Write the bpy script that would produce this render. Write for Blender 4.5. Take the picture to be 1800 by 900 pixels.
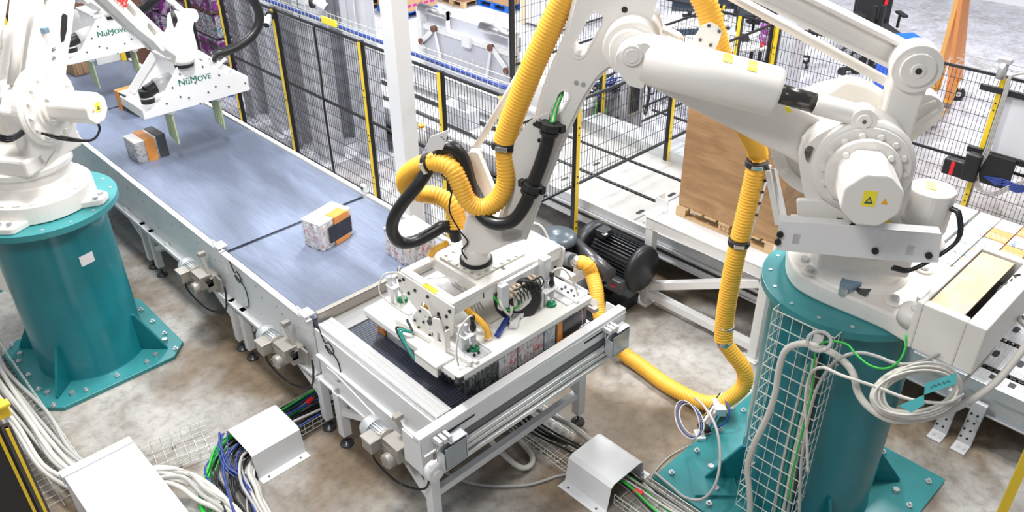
import bpy, math, random
from mathutils import Vector, Matrix
random.seed(7)
C = bpy.context.scene.collection
for o in list(bpy.data.objects): bpy.data.objects.remove(o)
V = Vector
PI = math.pi
# ---------------------------------------------------------------- camera
F_PX, PITCH, ROLL, YAW, CAM_H = 1447.7, 32.2, -0.809, 43.27, 6.2
_p, _y, _r = math.radians(PITCH), math.radians(YAW), math.radians(ROLL)
FW = V((math.sin(_y)*math.cos(_p), math.cos(_y)*math.cos(_p), -math.sin(_p)))
_rt = V((math.cos(_y), -math.sin(_y), 0)); _up = _rt.cross(FW)
RT = _rt*math.cos(_r) + _up*math.sin(_r); UP = -_rt*math.sin(_r) + _up*math.cos(_r)
EYE = V((0, 0, CAM_H))
cd = bpy.data.cameras.new('camera'); cam = bpy.data.objects.new('camera', cd); C.objects.link(cam)
m = Matrix((RT, UP, -FW)).transposed().to_4x4(); m.translation = EYE
cam.matrix_world = m
cd.sensor_width = 36; cd.lens = 36*F_PX/1800; cd.clip_end = 200
bpy.context.scene.camera = cam
# ---------------------------------------------------------------- light
w = bpy.data.worlds.new('hall_light'); bpy.context.scene.world = w; w.use_nodes = True
bg = w.node_tree.nodes['Background']; bg.inputs[0].default_value = (0.86, 0.9, 1.0, 1); bg.inputs[1].default_value = 0.30
def area(name, loc, size, power, col=(1, 1, 1), rot=(0, 0, 0)):
    l = bpy.data.lights.new(name, 'AREA'); l.shape = 'RECTANGLE'; l.size, l.size_y = size; l.energy = power; l.color = col
    o = bpy.data.objects.new(name, l); C.objects.link(o); o.location = loc; o.rotation_euler = rot; return o
area('high_bay_lamp', (3.0, 7.5, 9.5), (1.5, 1.5), 700, (1, .985, .96))
area('high_bay_lamp', (8.5, 2.0, 9.5), (1.8, 1.8), 470, (1, .97, .92))
area('high_bay_lamp', (9.5, 11, 9.5), (2, 2), 800, (.96, .98, 1))
area('high_bay_lamp', (17, 5, 9.5), (2.5, 2.5), 1250, (.98, .98, 1))
area('high_bay_lamp', (15, 17, 9.5), (2.5, 2.5), 1500, (.96, .98, 1))
area('high_bay_lamp', (4, 17, 9.5), (2, 2), 520, (.95, .97, 1))
area('high_bay_lamp', (-1.5, 2.5, 9.5), (2, 2), 380, (1, .98, .95))
vs = bpy.context.scene.view_settings
vs.view_transform = 'Standard'; vs.look = 'None'; vs.exposure = 0.28; vs.gamma = 1; vs.use_curve_mapping = False
# ---------------------------------------------------------------- measuring helpers: a pixel of the photograph on a known plane
def ray(px, py): return FW + RT*((px-900)/F_PX) - UP*((py-450)/F_PX)
def PZ(px, py, z=0.): d = ray(px, py); return EYE + d*((z-CAM_H)/d.z)
def PX(px, py, x): d = ray(px, py); return EYE + d*(x/d.x)
def PY(px, py, y): d = ray(px, py); return EYE + d*(y/d.y)
class Plane:                                   # the upright plane of a robot arm: (r along the arm, w across, z up)
    def __init__(s, base, tool):
        s.B = V((base[0], base[1], 0)); d = V((tool[0]-base[0], tool[1]-base[1], 0)); s.L = d.length
        s.u = d.normalized(); s.n = V((-s.u.y, s.u.x, 0))
        if s.n.dot(s.B) < 0: s.n = -s.n
    def __call__(s, r, w, z): return s.B + s.u*r + s.n*w + V((0, 0, z))
    def rz(s, px, py, w=0):
        d = ray(px, py); P = EYE + d*((s.B + s.n*w - EYE).dot(s.n)/d.dot(s.n)); return ((P-s.B).dot(s.u), P.z)
    def P(s, px, py, w=0): r, z = s.rz(px, py, w); return s(r, w, z)
# ---------------------------------------------------------------- materials
MATS = {}
def new_mat(name):
    m = bpy.data.materials.new(name); m.use_nodes = True; MATS[name] = m
    return m, m.node_tree, m.node_tree.nodes['Principled BSDF']
def mat(name, col, rough=.5, metal=0., var=.0, vscale=6., bump=0., bscale=200., coat=0.):
    m, t, b = new_mat(name)
    b.inputs['Base Color'].default_value = (*col, 1); b.inputs['Roughness'].default_value = rough; b.inputs['Metallic'].default_value = metal
    if coat: b.inputs['Coat Weight'].default_value = coat
    tc = t.nodes.new('ShaderNodeTexCoord')
    if var:
        n = t.nodes.new('ShaderNodeTexNoise'); n.inputs['Scale'].default_value = vscale; n.inputs['Detail'].default_value = 6
        t.links.new(tc.outputs['Object'], n.inputs['Vector'])
        mx = t.nodes.new('ShaderNodeMixRGB'); mx.inputs[1].default_value = (*[c*(1-var) for c in col], 1); mx.inputs[2].default_value = (*[min(1, c*(1+var)) for c in col], 1)
        t.links.new(n.outputs['Fac'], mx.inputs[0]); t.links.new(mx.outputs[0], b.inputs['Base Color'])
    if bump:
        n = t.nodes.new('ShaderNodeTexNoise'); n.inputs['Scale'].default_value = bscale
        bp = t.nodes.new('ShaderNodeBump'); bp.inputs['Strength'].default_value = bump; bp.inputs['Distance'].default_value = .004
        t.links.new(tc.outputs['Object'], n.inputs['Vector']); t.links.new(n.outputs['Fac'], bp.inputs['Height']); t.links.new(bp.outputs[0], b.inputs['Normal'])
    return m
mat('robot_white', (.83, .80, .75), .38, var=.03, vscale=2)
mat('paint_white', (.78, .78, .78), .35, var=.02, vscale=3)
mat('sheet_white', (.78, .785, .79), .45, bump=.05, bscale=120)
mat('panel_grey', (.60, .60, .62), .45, var=.04)
mat('rack_grey', (.36, .36, .39), .5, var=.12, vscale=3)
mat('rack_light', (.66, .67, .72), .5, var=.08, vscale=3)
mat('teal', (.006, .17, .20), .28, var=.16, vscale=3.5, coat=.2)
mat('teal_lit', (.035, .235, .25), .32, var=.18, vscale=4.)  # same teal paint, with the brighter light on top faces put into the colour
mat('hose_yellow', (.93, .50, .055), .42)
mat('hose_black', (.012, .012, .013), .35)
mat('black', (.014, .014, .015), .45)
mat('black_rough', (.02, .02, .022), .7)
mat('fence_black', (.018, .018, .02), .4)
mat('fence_yellow', (.88, .62, .03), .4)
mat('yellow', (.95, .80, .05), .45)
mat('orange', (.88, .30, .03), .45)
mat('orange_light', (.95, .48, .07), .45)
mat('red', (.75, .02, .03), .4)
mat('blue', (.01, .10, .62), .4)
mat('pallet_blue', (.01, .14, .60), .5, var=.1)
mat('cable_blue', (.02, .05, .26), .4)
mat('cable_green', (.02, .42, .04), .4)
mat('cable_white', (.60, .58, .53), .45)
mat('cable_grey', (.42, .41, .39), .45)
mat('dark_teal_cable', (.01, .25, .2), .4)
mat('green_cup', (.0, .20, .07), .3)
mat('steel', (.62, .62, .62), .28, 1., var=.1, vscale=20)
mat('chrome', (.80, .80, .80), .14, 1.)
mat('zinc', (.60, .62, .64), .38, .8, var=.08, vscale=12)
mat('galvanised', (.62, .64, .66), .42, .55, var=.06, vscale=8)
mat('aluminium', (.74, .74, .74), .34, .5, var=.03, vscale=10)
mat('aluminium_dark', (.36, .36, .36), .4, .6)
mat('gear_grey', (.36, .335, .30), .42, .35, var=.08, vscale=10)
mat('dark_steel', (.10, .10, .105), .32, .6)
mat('rod_dark', (.10, .095, .09), .22, .9)
mat('blower_black', (.018, .020, .023), .42, var=.2, vscale=8)
mat('blower_lid', (.10, .125, .145), .3, .2)
mat('cardboard', (.50, .31, .17), .75, var=.08)
mat('cardboard_dark', (.30, .16, .09), .75, var=.1)
mat('pallet_wood', (.62, .43, .24), .75, var=.18, vscale=14)
mat('pallet_wood_dark', (.33, .19, .10), .8, var=.25, vscale=10)
mat('clamp_green', (.42, .50, .30), .5, var=.06)
mat('brown_dark', (.16, .075, .05), .8, var=.3, vscale=9)
mat('wire', (.55, .55, .54), .35, .7)
mat('wire_light', (.72, .74, .68), .4, .3)
mat('paper', (.83, .80, .80), .6)
mat('ink', (.03, .10, .09), .5)
mat('magenta', (.45, .02, .28), .5, var=.3, vscale=9)
mat('chair_black', (.012, .012, .014), .7, var=.2)
mat('silver_light', (.75, .75, .76), .35, .2)
mat('blue_grey', (.17, .26, .34), .45)
mat('glass_dark', (.02, .03, .05), .1)
mat('rubber_grey', (.17, .17, .18), .6)
mat('print_green', (.01, .17, .11), .5)
mat('print_red', (.80, .02, .02), .5)
mat('amber', (.9, .45, .02), .3)
mat('smoke_plastic', (.30, .34, .36), .15, var=.1, vscale=10)
mat('beige', (.82, .66, .48), .5, var=.03)
def ramp(t, fac, stops, interp='LINEAR'):
    r = t.nodes.new('ShaderNodeValToRGB'); r.color_ramp.interpolation = interp
    e = r.color_ramp.elements
    while len(e) < len(stops): e.new(.5)
    for k, (p, c) in enumerate(stops): e[k].position = p; e[k].color = (*c, 1)
    t.links.new(fac, r.inputs[0]); return r
def noise(t, vec, scale, detail=6, rough=.6, dist=0.):
    n = t.nodes.new('ShaderNodeTexNoise'); n.inputs['Scale'].default_value = scale; n.inputs['Detail'].default_value = detail
    n.inputs['Roughness'].default_value = rough; n.inputs['Distortion'].default_value = dist; t.links.new(vec, n.inputs['Vector']); return n
def mixc(t, a, b, f, mode='MIX'):
    x = t.nodes.new('ShaderNodeMixRGB'); x.blend_type = mode
    for s, v in ((1, a), (2, b), (0, f)):
        if isinstance(v, (int, float)): x.inputs[s].default_value = v
        elif isinstance(v, tuple): x.inputs[s].default_value = (*v, 1)
        else: t.links.new(v, x.inputs[s])
    return x.outputs[0]
def mapping(t, scale=(1, 1, 1), out='Object', rot=(0, 0, 0), loc=(0, 0, 0)):
    tc = t.nodes.new('ShaderNodeTexCoord'); mp = t.nodes.new('ShaderNodeMapping'); mp.inputs['Scale'].default_value = scale
    mp.inputs['Rotation'].default_value = rot; mp.inputs['Location'].default_value = loc
    t.links.new(tc.outputs[out], mp.inputs[0]); return mp.outputs[0]
def floor_mat():
    m, t, b = new_mat('concrete'); co = mapping(t)
    big = noise(t, co, .42, 5, .55, .3); med = noise(t, co, 1.7, 8, .62, .6); fine = noise(t, co, 9, 8, .7); spk = noise(t, co, 60, 3)
    stain = ramp(t, big.outputs['Fac'], [(.45, (.40, .385, .36)), (.57, (.20, .15, .10))])
    # the floor colour blends to a paler, cooler grey with distance from the cell
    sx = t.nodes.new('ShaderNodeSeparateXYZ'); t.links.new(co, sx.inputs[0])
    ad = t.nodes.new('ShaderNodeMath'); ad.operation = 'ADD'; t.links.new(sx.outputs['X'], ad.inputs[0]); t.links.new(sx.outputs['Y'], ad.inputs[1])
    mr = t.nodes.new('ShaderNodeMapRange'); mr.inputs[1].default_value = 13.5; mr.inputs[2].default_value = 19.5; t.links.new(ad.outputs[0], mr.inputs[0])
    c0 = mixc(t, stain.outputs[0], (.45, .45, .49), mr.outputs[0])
    r2 = ramp(t, med.outputs['Fac'], [(.30, (.62, .58, .53)), (.52, (1., 1., 1.)), (.72, (1.25, 1.25, 1.27))])
    c1 = mixc(t, c0, r2.outputs[0], .75, 'MULTIPLY')
    r3 = ramp(t, fine.outputs['Fac'], [(.36, (.66, .64, .61)), (.5, (1., 1., 1.)), (.64, (1.16, 1.16, 1.17))])
    c2 = mixc(t, c1, r3.outputs[0], .7, 'MULTIPLY')
    vo = t.nodes.new('ShaderNodeTexVoronoi'); vo.feature = 'DISTANCE_TO_EDGE'; vo.inputs['Scale'].default_value = .16
    wob = mixc(t, co, med.outputs['Color'], .35); t.links.new(wob, vo.inputs['Vector'])
    cr = ramp(t, vo.outputs[0], [(.0, (.55, .5, .45)), (.006, (1, 1, 1))])
    c3 = mixc(t, c2, cr.outputs[0], .45, 'MULTIPLY')
    t.links.new(c3, b.inputs['Base Color'])
    rr = ramp(t, med.outputs['Fac'], [(.3, (.35,)*3), (.7, (.6,)*3)]); t.links.new(rr.outputs[0], b.inputs['Roughness'])
    bp = t.nodes.new('ShaderNodeBump'); bp.inputs['Strength'].default_value = .12; bp.inputs['Distance'].default_value = .01
    t.links.new(spk.outputs['Fac'], bp.inputs['Height']); t.links.new(bp.outputs[0], b.inputs['Normal'])
floor_mat()
def belt_mat():
    m, t, b = new_mat('belt'); co = mapping(t)
    st = noise(t, mapping(t, (1, .25, 1)), 1.3, 4, .5, .4); st2 = noise(t, mapping(t, (12, .8, 1)), 3, 6, .6); fi = noise(t, co, 70, 2)
    d = ramp(t, st.outputs['Fac'], [(.38, (.10, .12, .17)), (.62, (.20, .24, .34))])  # broad paler blue patches: ceiling light reflections painted into the belt colour
    c = mixc(t, d.outputs[0], ramp(t, st2.outputs['Fac'], [(.3, (.78, .78, .8)), (.7, (1.2, 1.2, 1.2))]).outputs[0], .6, 'MULTIPLY')
    c = mixc(t, c, ramp(t, fi.outputs['Fac'], [(.35, (.8,)*3), (.65, (1.15,)*3)]).outputs[0], .5, 'MULTIPLY')
    t.links.new(c, b.inputs['Base Color']); b.inputs['Roughness'].default_value = .42
    b.inputs['Specular IOR Level'].default_value = .6
belt_mat()
def belt_mod():
    m, t, b = new_mat('belt_modular')
    wv = t.nodes.new('ShaderNodeTexWave'); wv.bands_direction = 'Y'; wv.inputs['Scale'].default_value = 10.; wv.inputs['Distortion'].default_value = 0
    t.links.new(mapping(t), wv.inputs['Vector'])
    wx = t.nodes.new('ShaderNodeTexWave'); wx.bands_direction = 'X'; wx.inputs['Scale'].default_value = 6.; t.links.new(mapping(t), wx.inputs['Vector'])
    c = mixc(t, ramp(t, wv.outputs['Fac'], [(.1, (.018, .02, .03)), (.5, (.055, .063, .09))]).outputs[0], ramp(t, wx.outputs['Fac'], [(.02, (.6,)*3), (.15, (1.,)*3)]).outputs[0], .6, 'MULTIPLY')
    t.links.new(c, b.inputs['Base Color']); b.inputs['Roughness'].default_value = .4
    bp = t.nodes.new('ShaderNodeBump'); bp.inputs['Distance'].default_value = .004; bp.inputs['Strength'].default_value = .5
    t.links.new(wv.outputs['Fac'], bp.inputs['Height']); t.links.new(bp.outputs[0], b.inputs['Normal'])
belt_mod()
def ply_mat():
    m, t, b = new_mat('plywood'); n = noise(t, mapping(t, (1.2, 1.2, 5)), 1.6, 8, .6, .6); n2 = noise(t, mapping(t, (1, 1, 18)), 3, 5, .6)
    c = mixc(t, ramp(t, n.outputs['Fac'], [(.35, (.36, .20, .095)), (.65, (.50, .30, .15))]).outputs[0], ramp(t, n2.outputs['Fac'], [(.3, (.85,)*3), (.7, (1.1,)*3)]).outputs[0], .7, 'MULTIPLY')
    t.links.new(c, b.inputs['Base Color']); b.inputs['Roughness'].default_value = .6
ply_mat()
def zinc_plate():
    m, t, b = new_mat('yellow_zinc'); n = noise(t, mapping(t), 2.2, 4, .5, .4)
    t.links.new(ramp(t, n.outputs['Fac'], [(.35, (.62, .46, .28)), (.5, (.56, .43, .24)), (.65, (.52, .37, .38))]).outputs[0], b.inputs['Base Color'])
    b.inputs['Metallic'].default_value = .15; b.inputs['Roughness'].default_value = .5
zinc_plate()
def diamond_mat():
    m, t, b = new_mat('perforated_plate')
    co = mapping(t, (1, 1, 1), rot=(0, 0, PI/4))
    v = t.nodes.new('ShaderNodeTexVoronoi'); v.inputs['Scale'].default_value = 17; v.inputs['Randomness'].default_value = 0; t.links.new(co, v.inputs['Vector'])
    n = noise(t, mapping(t), 1.4, 6)
    c = mixc(t, ramp(t, v.outputs['Distance'], [(.18, (.86, .84, .78)), (.30, (.46, .45, .43))]).outputs[0], ramp(t, n.outputs['Fac'], [(.35, (.72, .70, .68)), (.6, (1.1,)*3)]).outputs[0], .6, 'MULTIPLY')
    t.links.new(c, b.inputs['Base Color']); b.inputs['Metallic'].default_value = .25; b.inputs['Roughness'].default_value = .38
diamond_mat()
def tread_mat():
    m, t, b = new_mat('tread_plate')
    v = t.nodes.new('ShaderNodeTexChecker'); v.inputs['Scale'].default_value = 40; t.links.new(mapping(t, rot=(0, 0, .78)), v.inputs['Vector'])
    n = noise(t, mapping(t), 5, 6); n3 = noise(t, mapping(t), 45, 4)
    c = mixc(t, mixc(t, (.52, .52, .53), (.62, .62, .63), v.outputs['Fac']), ramp(t, n.outputs['Fac'], [(.35, (.68,)*3), (.65, (1.1,)*3)]).outputs[0], .7, 'MULTIPLY')
    c = mixc(t, c, ramp(t, n3.outputs['Fac'], [(.35, (.75,)*3), (.6, (1.05,)*3)]).outputs[0], .7, 'MULTIPLY')
    t.links.new(c, b.inputs['Base Color']); b.inputs['Metallic'].default_value = .45; b.inputs['Roughness'].default_value = .38
tread_mat()
def print_mat(name, stops, scale=(9, 9, 14), dist=1.5, rough=.25, sc=.55):
    m, t, b = new_mat(name); n = noise(t, mapping(t, scale), sc, 5, .65, dist)
    t.links.new(ramp(t, n.outputs['Fac'], stops, 'CONSTANT').outputs[0], b.inputs['Base Color']); b.inputs['Roughness'].default_value = rough
W_, K_, R_, G_ = (.78, .77, .76), (.02, .02, .025), (.70, .10, .14), (.30, .31, .32)
print_mat('print_dark', [(0, K_), (.45, (.05, .06, .06)), (.52, (.17, .19, .18)), (.57, K_), (.64, (.38, .40, .38))], (16, 16, 7), 3.5)
print_mat('print_pink', [(0, (.35, .33, .33)), (.42, W_), (.52, (.62, .56, .54)), (.58, R_), (.62, W_), (.68, (.25, .30, .38))], (12, 12, 8), 2.5)
print_mat('print_top', [(0, (.70, .69, .68)), (.42, W_), (.56, (.88, .87, .86)), (.63, (.60, .50, .50)), (.67, W_)], (8, 8, 8), 1.5)
print_mat('print_blue', [(0, (.28, .36, .44)), (.45, (.55, .60, .66)), (.55, W_), (.62, (.20, .28, .38))], (9, 9, 9))
print_mat('print_cola', [(0, K_), (.56, (.03, .03, .035)), (.64, (.45, .04, .08)), (.67, (.55, .60, .66)), (.70, K_)], (20, 20, 5), 1)
print_mat('print_grey', [(0, (.30, .30, .31)), (.45, (.50, .50, .50)), (.55, (.38, .38, .39)), (.66, (.68, .67, .66))], (10, 10, 20), .5)
mat('suction_white', (.76, .75, .71), .25, var=.04, vscale=4)
mat('plate_beige', (.56, .53, .46), .45, var=.08, vscale=9)
mat('panel_cool', (.54, .55, .61), .4, var=.02)
mat('print_orange', (.75, .29, .06), .35, var=.12, vscale=9)
mat('print_white', (.80, .79, .77), .3, var=.08, vscale=9)
print_mat('print_violet', [(0, (.06, .04, .07)), (.40, (.26, .02, .26)), (.50, (.40, .36, .46)), (.57, (.60, .56, .64)), (.63, (.20, .03, .20)), (.68, (.05, .25, .28))], (3, 3, 5), 1.2)
print_mat('print_mixed', [(0, (.06, .05, .08)), (.38, (.32, .27, .36)), (.47, (.62, .58, .62)), (.55, (.04, .28, .30)), (.60, (.60, .56, .62)), (.68, (.35, .03, .3))], (8, 8, 12), 1.)
# ---------------------------------------------------------------- mesh builder
def catmull(pts, n=8, closed=False):
    P = [V(p) for p in pts]; out = []; N = len(P)
    rng = range(N if closed else N-1)
    for i in rng:
        if closed: a, b, c, d = P[(i-1) % N], P[i], P[(i+1) % N], P[(i+2) % N]
        else:
            b, c = P[i], P[i+1]; a = P[i-1] if i else b*2-c; d = P[i+2] if i+2 < N else c*2-b
        for k in range(n):
            s = k/n; out.append(.5*((2*b)+(c-a)*s+(2*a-5*b+4*c-d)*s*s+(3*b-a-3*c+d)*s**3))
    if not closed: out.append(P[-1])
    return out
def resample(pts, step):
    L = [0]
    for a, b in zip(pts, pts[1:]): L.append(L[-1]+(b-a).length)
    n = max(2, int(L[-1]/step)); out = []; j = 0
    for k in range(n+1):
        s = L[-1]*k/n
        while j < len(L)-2 and L[j+1] < s: j += 1
        f = (s-L[j])/max(1e-9, L[j+1]-L[j]); out.append(pts[j].lerp(pts[j+1], min(1, f)))
    return out
def basis(d):
    d = V(d).normalized(); a = V((0, 0, 1)) if abs(d.z) < .9 else V((1, 0, 0)); x = d.cross(a).normalized(); return x, d.cross(x).normalized(), d
SPLIT = set('label_symbol anchor_bolt rib plate_bolt flange_screw base_bolt gear_bolt motor_bolt mounting_bolt bracket_bolt suction_pad screw plate_screw stand_bolt desk_leg leg air_fitting gear_tooth hinge_pin link_pin plug mounting_block slotted_rail frame_rib side_frame guide_strip upright display_stand caster hand_slot plate_joint batten runner carton_seam bolt_boss flap_rib slot mounting_rail feeler_post orange_stripe wrist_cable connector_cable connector_wire motor_cable wire_bundle rail hanging_wire corner_stop cover_plate back_panel bolt_row can_row machine_leg link_arm tray_foot leg_hole profile sheets casing actuator'.split())
class MB:
    def __init__(s): s.v = []; s.f = []; s.mi = []; s.sm = []; s.cur = 0
    def add(s, vs, fs, smooth=False):
        o = len(s.v); s.v += [tuple(v) for v in vs]
        for f in fs: s.f.append(tuple(i+o for i in f)); s.mi.append(s.cur); s.sm.append(smooth)
    def m(s, i): s.cur = i; return s
    def box(s, c, d, rot=None, z0=False):
        c = V(c); x, y, z = [k/2 for k in d]
        if z0: c = c+V((0, 0, z))
        vs = [V((a*x, b*y, e*z)) for e in (-1, 1) for b in (-1, 1) for a in (-1, 1)]
        if rot is not None:
            R = rot if isinstance(rot, Matrix) else Matrix.Rotation(rot, 3, 'Z'); vs = [R @ v for v in vs]
        s.add([v+c for v in vs], [(0, 2, 3, 1), (4, 5, 7, 6), (0, 1, 5, 4), (2, 6, 7, 3), (0, 4, 6, 2), (1, 3, 7, 5)]); return s
    def bx(s, x0, x1, y0, y1, z0, z1): return s.box(((x0+x1)/2, (y0+y1)/2, (z0+z1)/2), (abs(x1-x0), abs(y1-y0), abs(z1-z0)))
    def bar(s, a, b, w, h=None, up=(0, 0, 1)):
        a, b = V(a), V(b); h = h or w; d = (b-a).normalized(); up = V(up)
        if abs(d.dot(up)) > .98: up = V((1, 0, 0)) if abs(d.x) < .9 else V((0, 1, 0))
        x = d.cross(up).normalized(); y = x.cross(d).normalized()
        vs = [p+x*(i*w/2)+y*(j*h/2) for p in (a, b) for i, j in ((-1, -1), (1, -1), (1, 1), (-1, 1))]
        s.add(vs, [(0, 1, 2, 3), (7, 6, 5, 4), (0, 4, 5, 1), (1, 5, 6, 2), (2, 6, 7, 3), (3, 7, 4, 0)]); return s
    def cyl(s, a, b, r0, r1=None, n=24, cap=True, smooth=True):
        a, b = V(a), V(b); r1 = r0 if r1 is None else r1; x, y, d = basis(b-a)
        vs = [p+(x*math.cos(2*PI*k/n)+y*math.sin(2*PI*k/n))*r for p, r in ((a, r0), (b, r1)) for k in range(n)]
        s.add(vs, [(k, n+k, n+(k+1) % n, (k+1) % n) for k in range(n)], smooth)
        if cap: s.add(vs, [tuple(range(n)), tuple(range(2*n-1, n-1, -1))])
        return s
    def lathe(s, a, axis, prof, n=32, smooth=True, cap=True):   # prof = [(radius, distance along axis)]
        a = V(a); x, y, d = basis(axis)
        vs = [a+d*h+(x*math.cos(2*PI*k/n)+y*math.sin(2*PI*k/n))*r for r, h in prof for k in range(n)]
        fs = [(i*n+k, (i+1)*n+k, (i+1)*n+(k+1) % n, i*n+(k+1) % n) for i in range(len(prof)-1) for k in range(n)]
        s.add(vs, fs, smooth)
        if cap: s.add(vs, [tuple(range(n)), tuple(range(len(prof)*n-1, (len(prof)-1)*n-1, -1))])
        return s
    def tube(s, pts, r, n=10, corr=0., pitch=.03, step=None, cap=True, closed=False, curve=8):
        P = catmull(pts, curve, closed) if len(pts) > 2 and curve else [V(p) for p in pts]
        if corr: P = resample(P, pitch/3.)
        elif step: P = resample(P, step)
        N = len(P); T = []
        for i in range(N):
            a = P[i-1] if i or closed else P[0]; b = P[(i+1) % N] if i < N-1 or closed else P[-1]; T.append((b-a).normalized())
        x, y, _ = basis(T[0]); vs = []
        for i in range(N):
            x = (x-T[i]*x.dot(T[i])).normalized(); y = T[i].cross(x)
            rr = r if not callable(r) else r(i/(N-1))
            if corr: rr = rr*(1+corr*(1, .2, -1)[i % 3]) if corr > 0 else rr
            vs += [P[i]+(x*math.cos(2*PI*k/n)+y*math.sin(2*PI*k/n))*rr for k in range(n)]
        M = N if closed else N-1
        s.add(vs, [(i*n+k, i*n+(k+1) % n, ((i+1) % N)*n+(k+1) % n, ((i+1) % N)*n+k) for i in range(M) for k in range(n)], True)
        if cap and not closed: s.add(vs, [tuple(range(n-1, -1, -1)), tuple((N-1)*n+k for k in range(n))])
        return s
    def prism(s, poly, fn, t0, t1, holes=None):                # fn(a, b, t) -> point; poly = [(a, b)]
        n = len(poly); vs = [fn(a, b, t) for t in (t0, t1) for a, b in poly]
        if not holes:
            s.add(vs, [tuple(range(n)), tuple(range(2*n-1, n-1, -1))]+[(k, k+n, (k+1) % n+n, (k+1) % n) for k in range(n)])
        else:
            from mathutils.geometry import tessellate_polygon
            loops = [poly]+holes; flat = [p for l in loops for p in l]; N = len(flat)
            tris = tessellate_polygon([[V((a, b, 0)) for a, b in l] for l in loops])
            vs = [fn(a, b, t) for t in (t0, t1) for a, b in flat]
            fs = [tuple(t) for t in tris]+[tuple(i+N for i in reversed(t)) for t in tris]; o = 0
            for l in loops:
                n = len(l); fs += [(o+k, o+k+N, o+(k+1) % n+N, o+(k+1) % n) for k in range(n)]; o += n
            s.add(vs, fs)
        return s
    def ball(s, c, r, n=14, sc=(1, 1, 1)):
        c = V(c); vs = []; h = n//2
        for i in range(h+1):
            th = PI*i/h
            vs += [c+V((math.sin(th)*math.cos(2*PI*k/n)*sc[0], math.sin(th)*math.sin(2*PI*k/n)*sc[1], math.cos(th)*sc[2]))*r for k in range(n)]
        s.add(vs, [(i*n+k, (i+1)*n+k, (i+1)*n+(k+1) % n, i*n+(k+1) % n) for i in range(h) for k in range(n)], True); return s
    def pieces(s):
        par = list(range(len(s.v)))
        def fd(a):
            while par[a] != a: par[a] = par[par[a]]; a = par[a]
            return a
        for f in s.f:
            r = fd(f[0])
            for i in f[1:]: par[fd(i)] = r
        comp = {}
        for k, f in enumerate(s.f): comp.setdefault(fd(f[0]), []).append(k)
        bb = []
        for fs in comp.values():
            ids = {i for k in fs for i in s.f[k]}
            bb.append([[min(s.v[i][a] for i in ids)-.0015 for a in range(3)], [max(s.v[i][a] for i in ids)+.0015 for a in range(3)], fs])
        ch = True
        while ch:
            ch = False
            for i in range(len(bb)):
                for j in range(len(bb)-1, i, -1):
                    if all(bb[i][0][a] <= bb[j][1][a] and bb[j][0][a] <= bb[i][1][a] for a in range(3)):
                        bb[i] = [[min(bb[i][0][a], bb[j][0][a]) for a in range(3)], [max(bb[i][1][a], bb[j][1][a]) for a in range(3)], bb[i][2]+bb[j][2]]; del bb[j]; ch = True
        out = []
        for _, _, fs in bb:
            m_ = MB(); mp = {}
            for k in sorted(fs):
                f = []
                for i in s.f[k]:
                    if i not in mp: mp[i] = len(m_.v); m_.v.append(s.v[i])
                    f.append(mp[i])
                m_.f.append(tuple(f)); m_.mi.append(s.mi[k]); m_.sm.append(s.sm[k])
            out.append(m_)
        return out
    def build(s, name, mats, parent=None, **k):
        if name in SPLIT and parent is not None:
            ps = s.pieces()
            if 1 < len(ps) <= 100: return [p.build0(name, mats, parent, **k) for p in ps][0]
        return s.build0(name, mats, parent, **k)
    def build0(s, name, mats, parent=None, bevel=0., seg=2, label=None, fix=True):
        me = bpy.data.meshes.new(name); me.from_pydata(s.v, [], s.f); me.validate()
        ms = mats if isinstance(mats, (list, tuple)) else [mats]
        for x in ms: me.materials.append(MATS[x])
        if len(me.polygons) == len(s.f):
            for p, i, q in zip(me.polygons, s.mi, s.sm): p.material_index = i; p.use_smooth = q
        if fix:
            import bmesh
            bm = bmesh.new(); bm.from_mesh(me); bmesh.ops.remove_doubles(bm, verts=bm.verts, dist=1e-5); bmesh.ops.recalc_face_normals(bm, faces=bm.faces); bm.to_mesh(me); bm.free()
        o = bpy.data.objects.new(name, me); C.objects.link(o)
        if parent is not None:
            o.parent = parent
            o.matrix_parent_inverse = INV.get(parent.name, Matrix())
        if bevel:
            b = o.modifiers.new('soft_edges', 'BEVEL'); b.width = bevel; b.segments = seg; b.limit_method = 'ANGLE'; b.angle_limit = math.radians(35)
            b.harden_normals = False
        if label: o['label'] = label
        return o
INV = {}
def thing(name, label, cat, loc=(0, 0, 0), group=None):
    o = bpy.data.objects.new(name, None); C.objects.link(o); o.location = loc; o.empty_display_size = .1
    o['label'] = label; o['category'] = cat
    if group: o['group'] = group
    INV[o.name] = Matrix.Translation(V(loc)).inverted(); return o
def tag(o, label, cat, group=None, kind=None):
    o['label'] = label; o['category'] = cat
    if group: o['group'] = group
    if kind: o['kind'] = kind
    return o
def struct(o): o['kind'] = 'structure'; return o
def kids(o): return [c for c in C.objects if c.parent is o]
def copy_tree(o, loc=None, label=None, rotz=None):
    allk = {}
    for c in C.objects:
        if c.parent: allk.setdefault(c.parent.name, []).append(c)
    def rec(a, par):
        c = a.copy(); C.objects.link(c)
        if par is not None:
            c.parent = par; c.matrix_parent_inverse = a.matrix_parent_inverse.copy()
        for k in allk.get(a.name, []): rec(k, c)
        return c
    r = rec(o, None)
    if loc is not None: r.location = loc
    if rotz is not None: r.rotation_euler.z = rotz
    if label: r['label'] = label
    return r
def bolts(mb, pts, axis, r=.012, h=.012, n=6):
    for p in pts: mb.cyl(p, V(p)+V(axis).normalized()*h, r, n=n, smooth=False)
    return mb
def circ(c, r, n=24, a0=0, a1=2*PI, end=False): return [(c[0]+r*math.cos(a0+(a1-a0)*k/(n if not end else n-1)), c[1]+r*math.sin(a0+(a1-a0)*k/(n if not end else n-1))) for k in range(n)]
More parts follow.
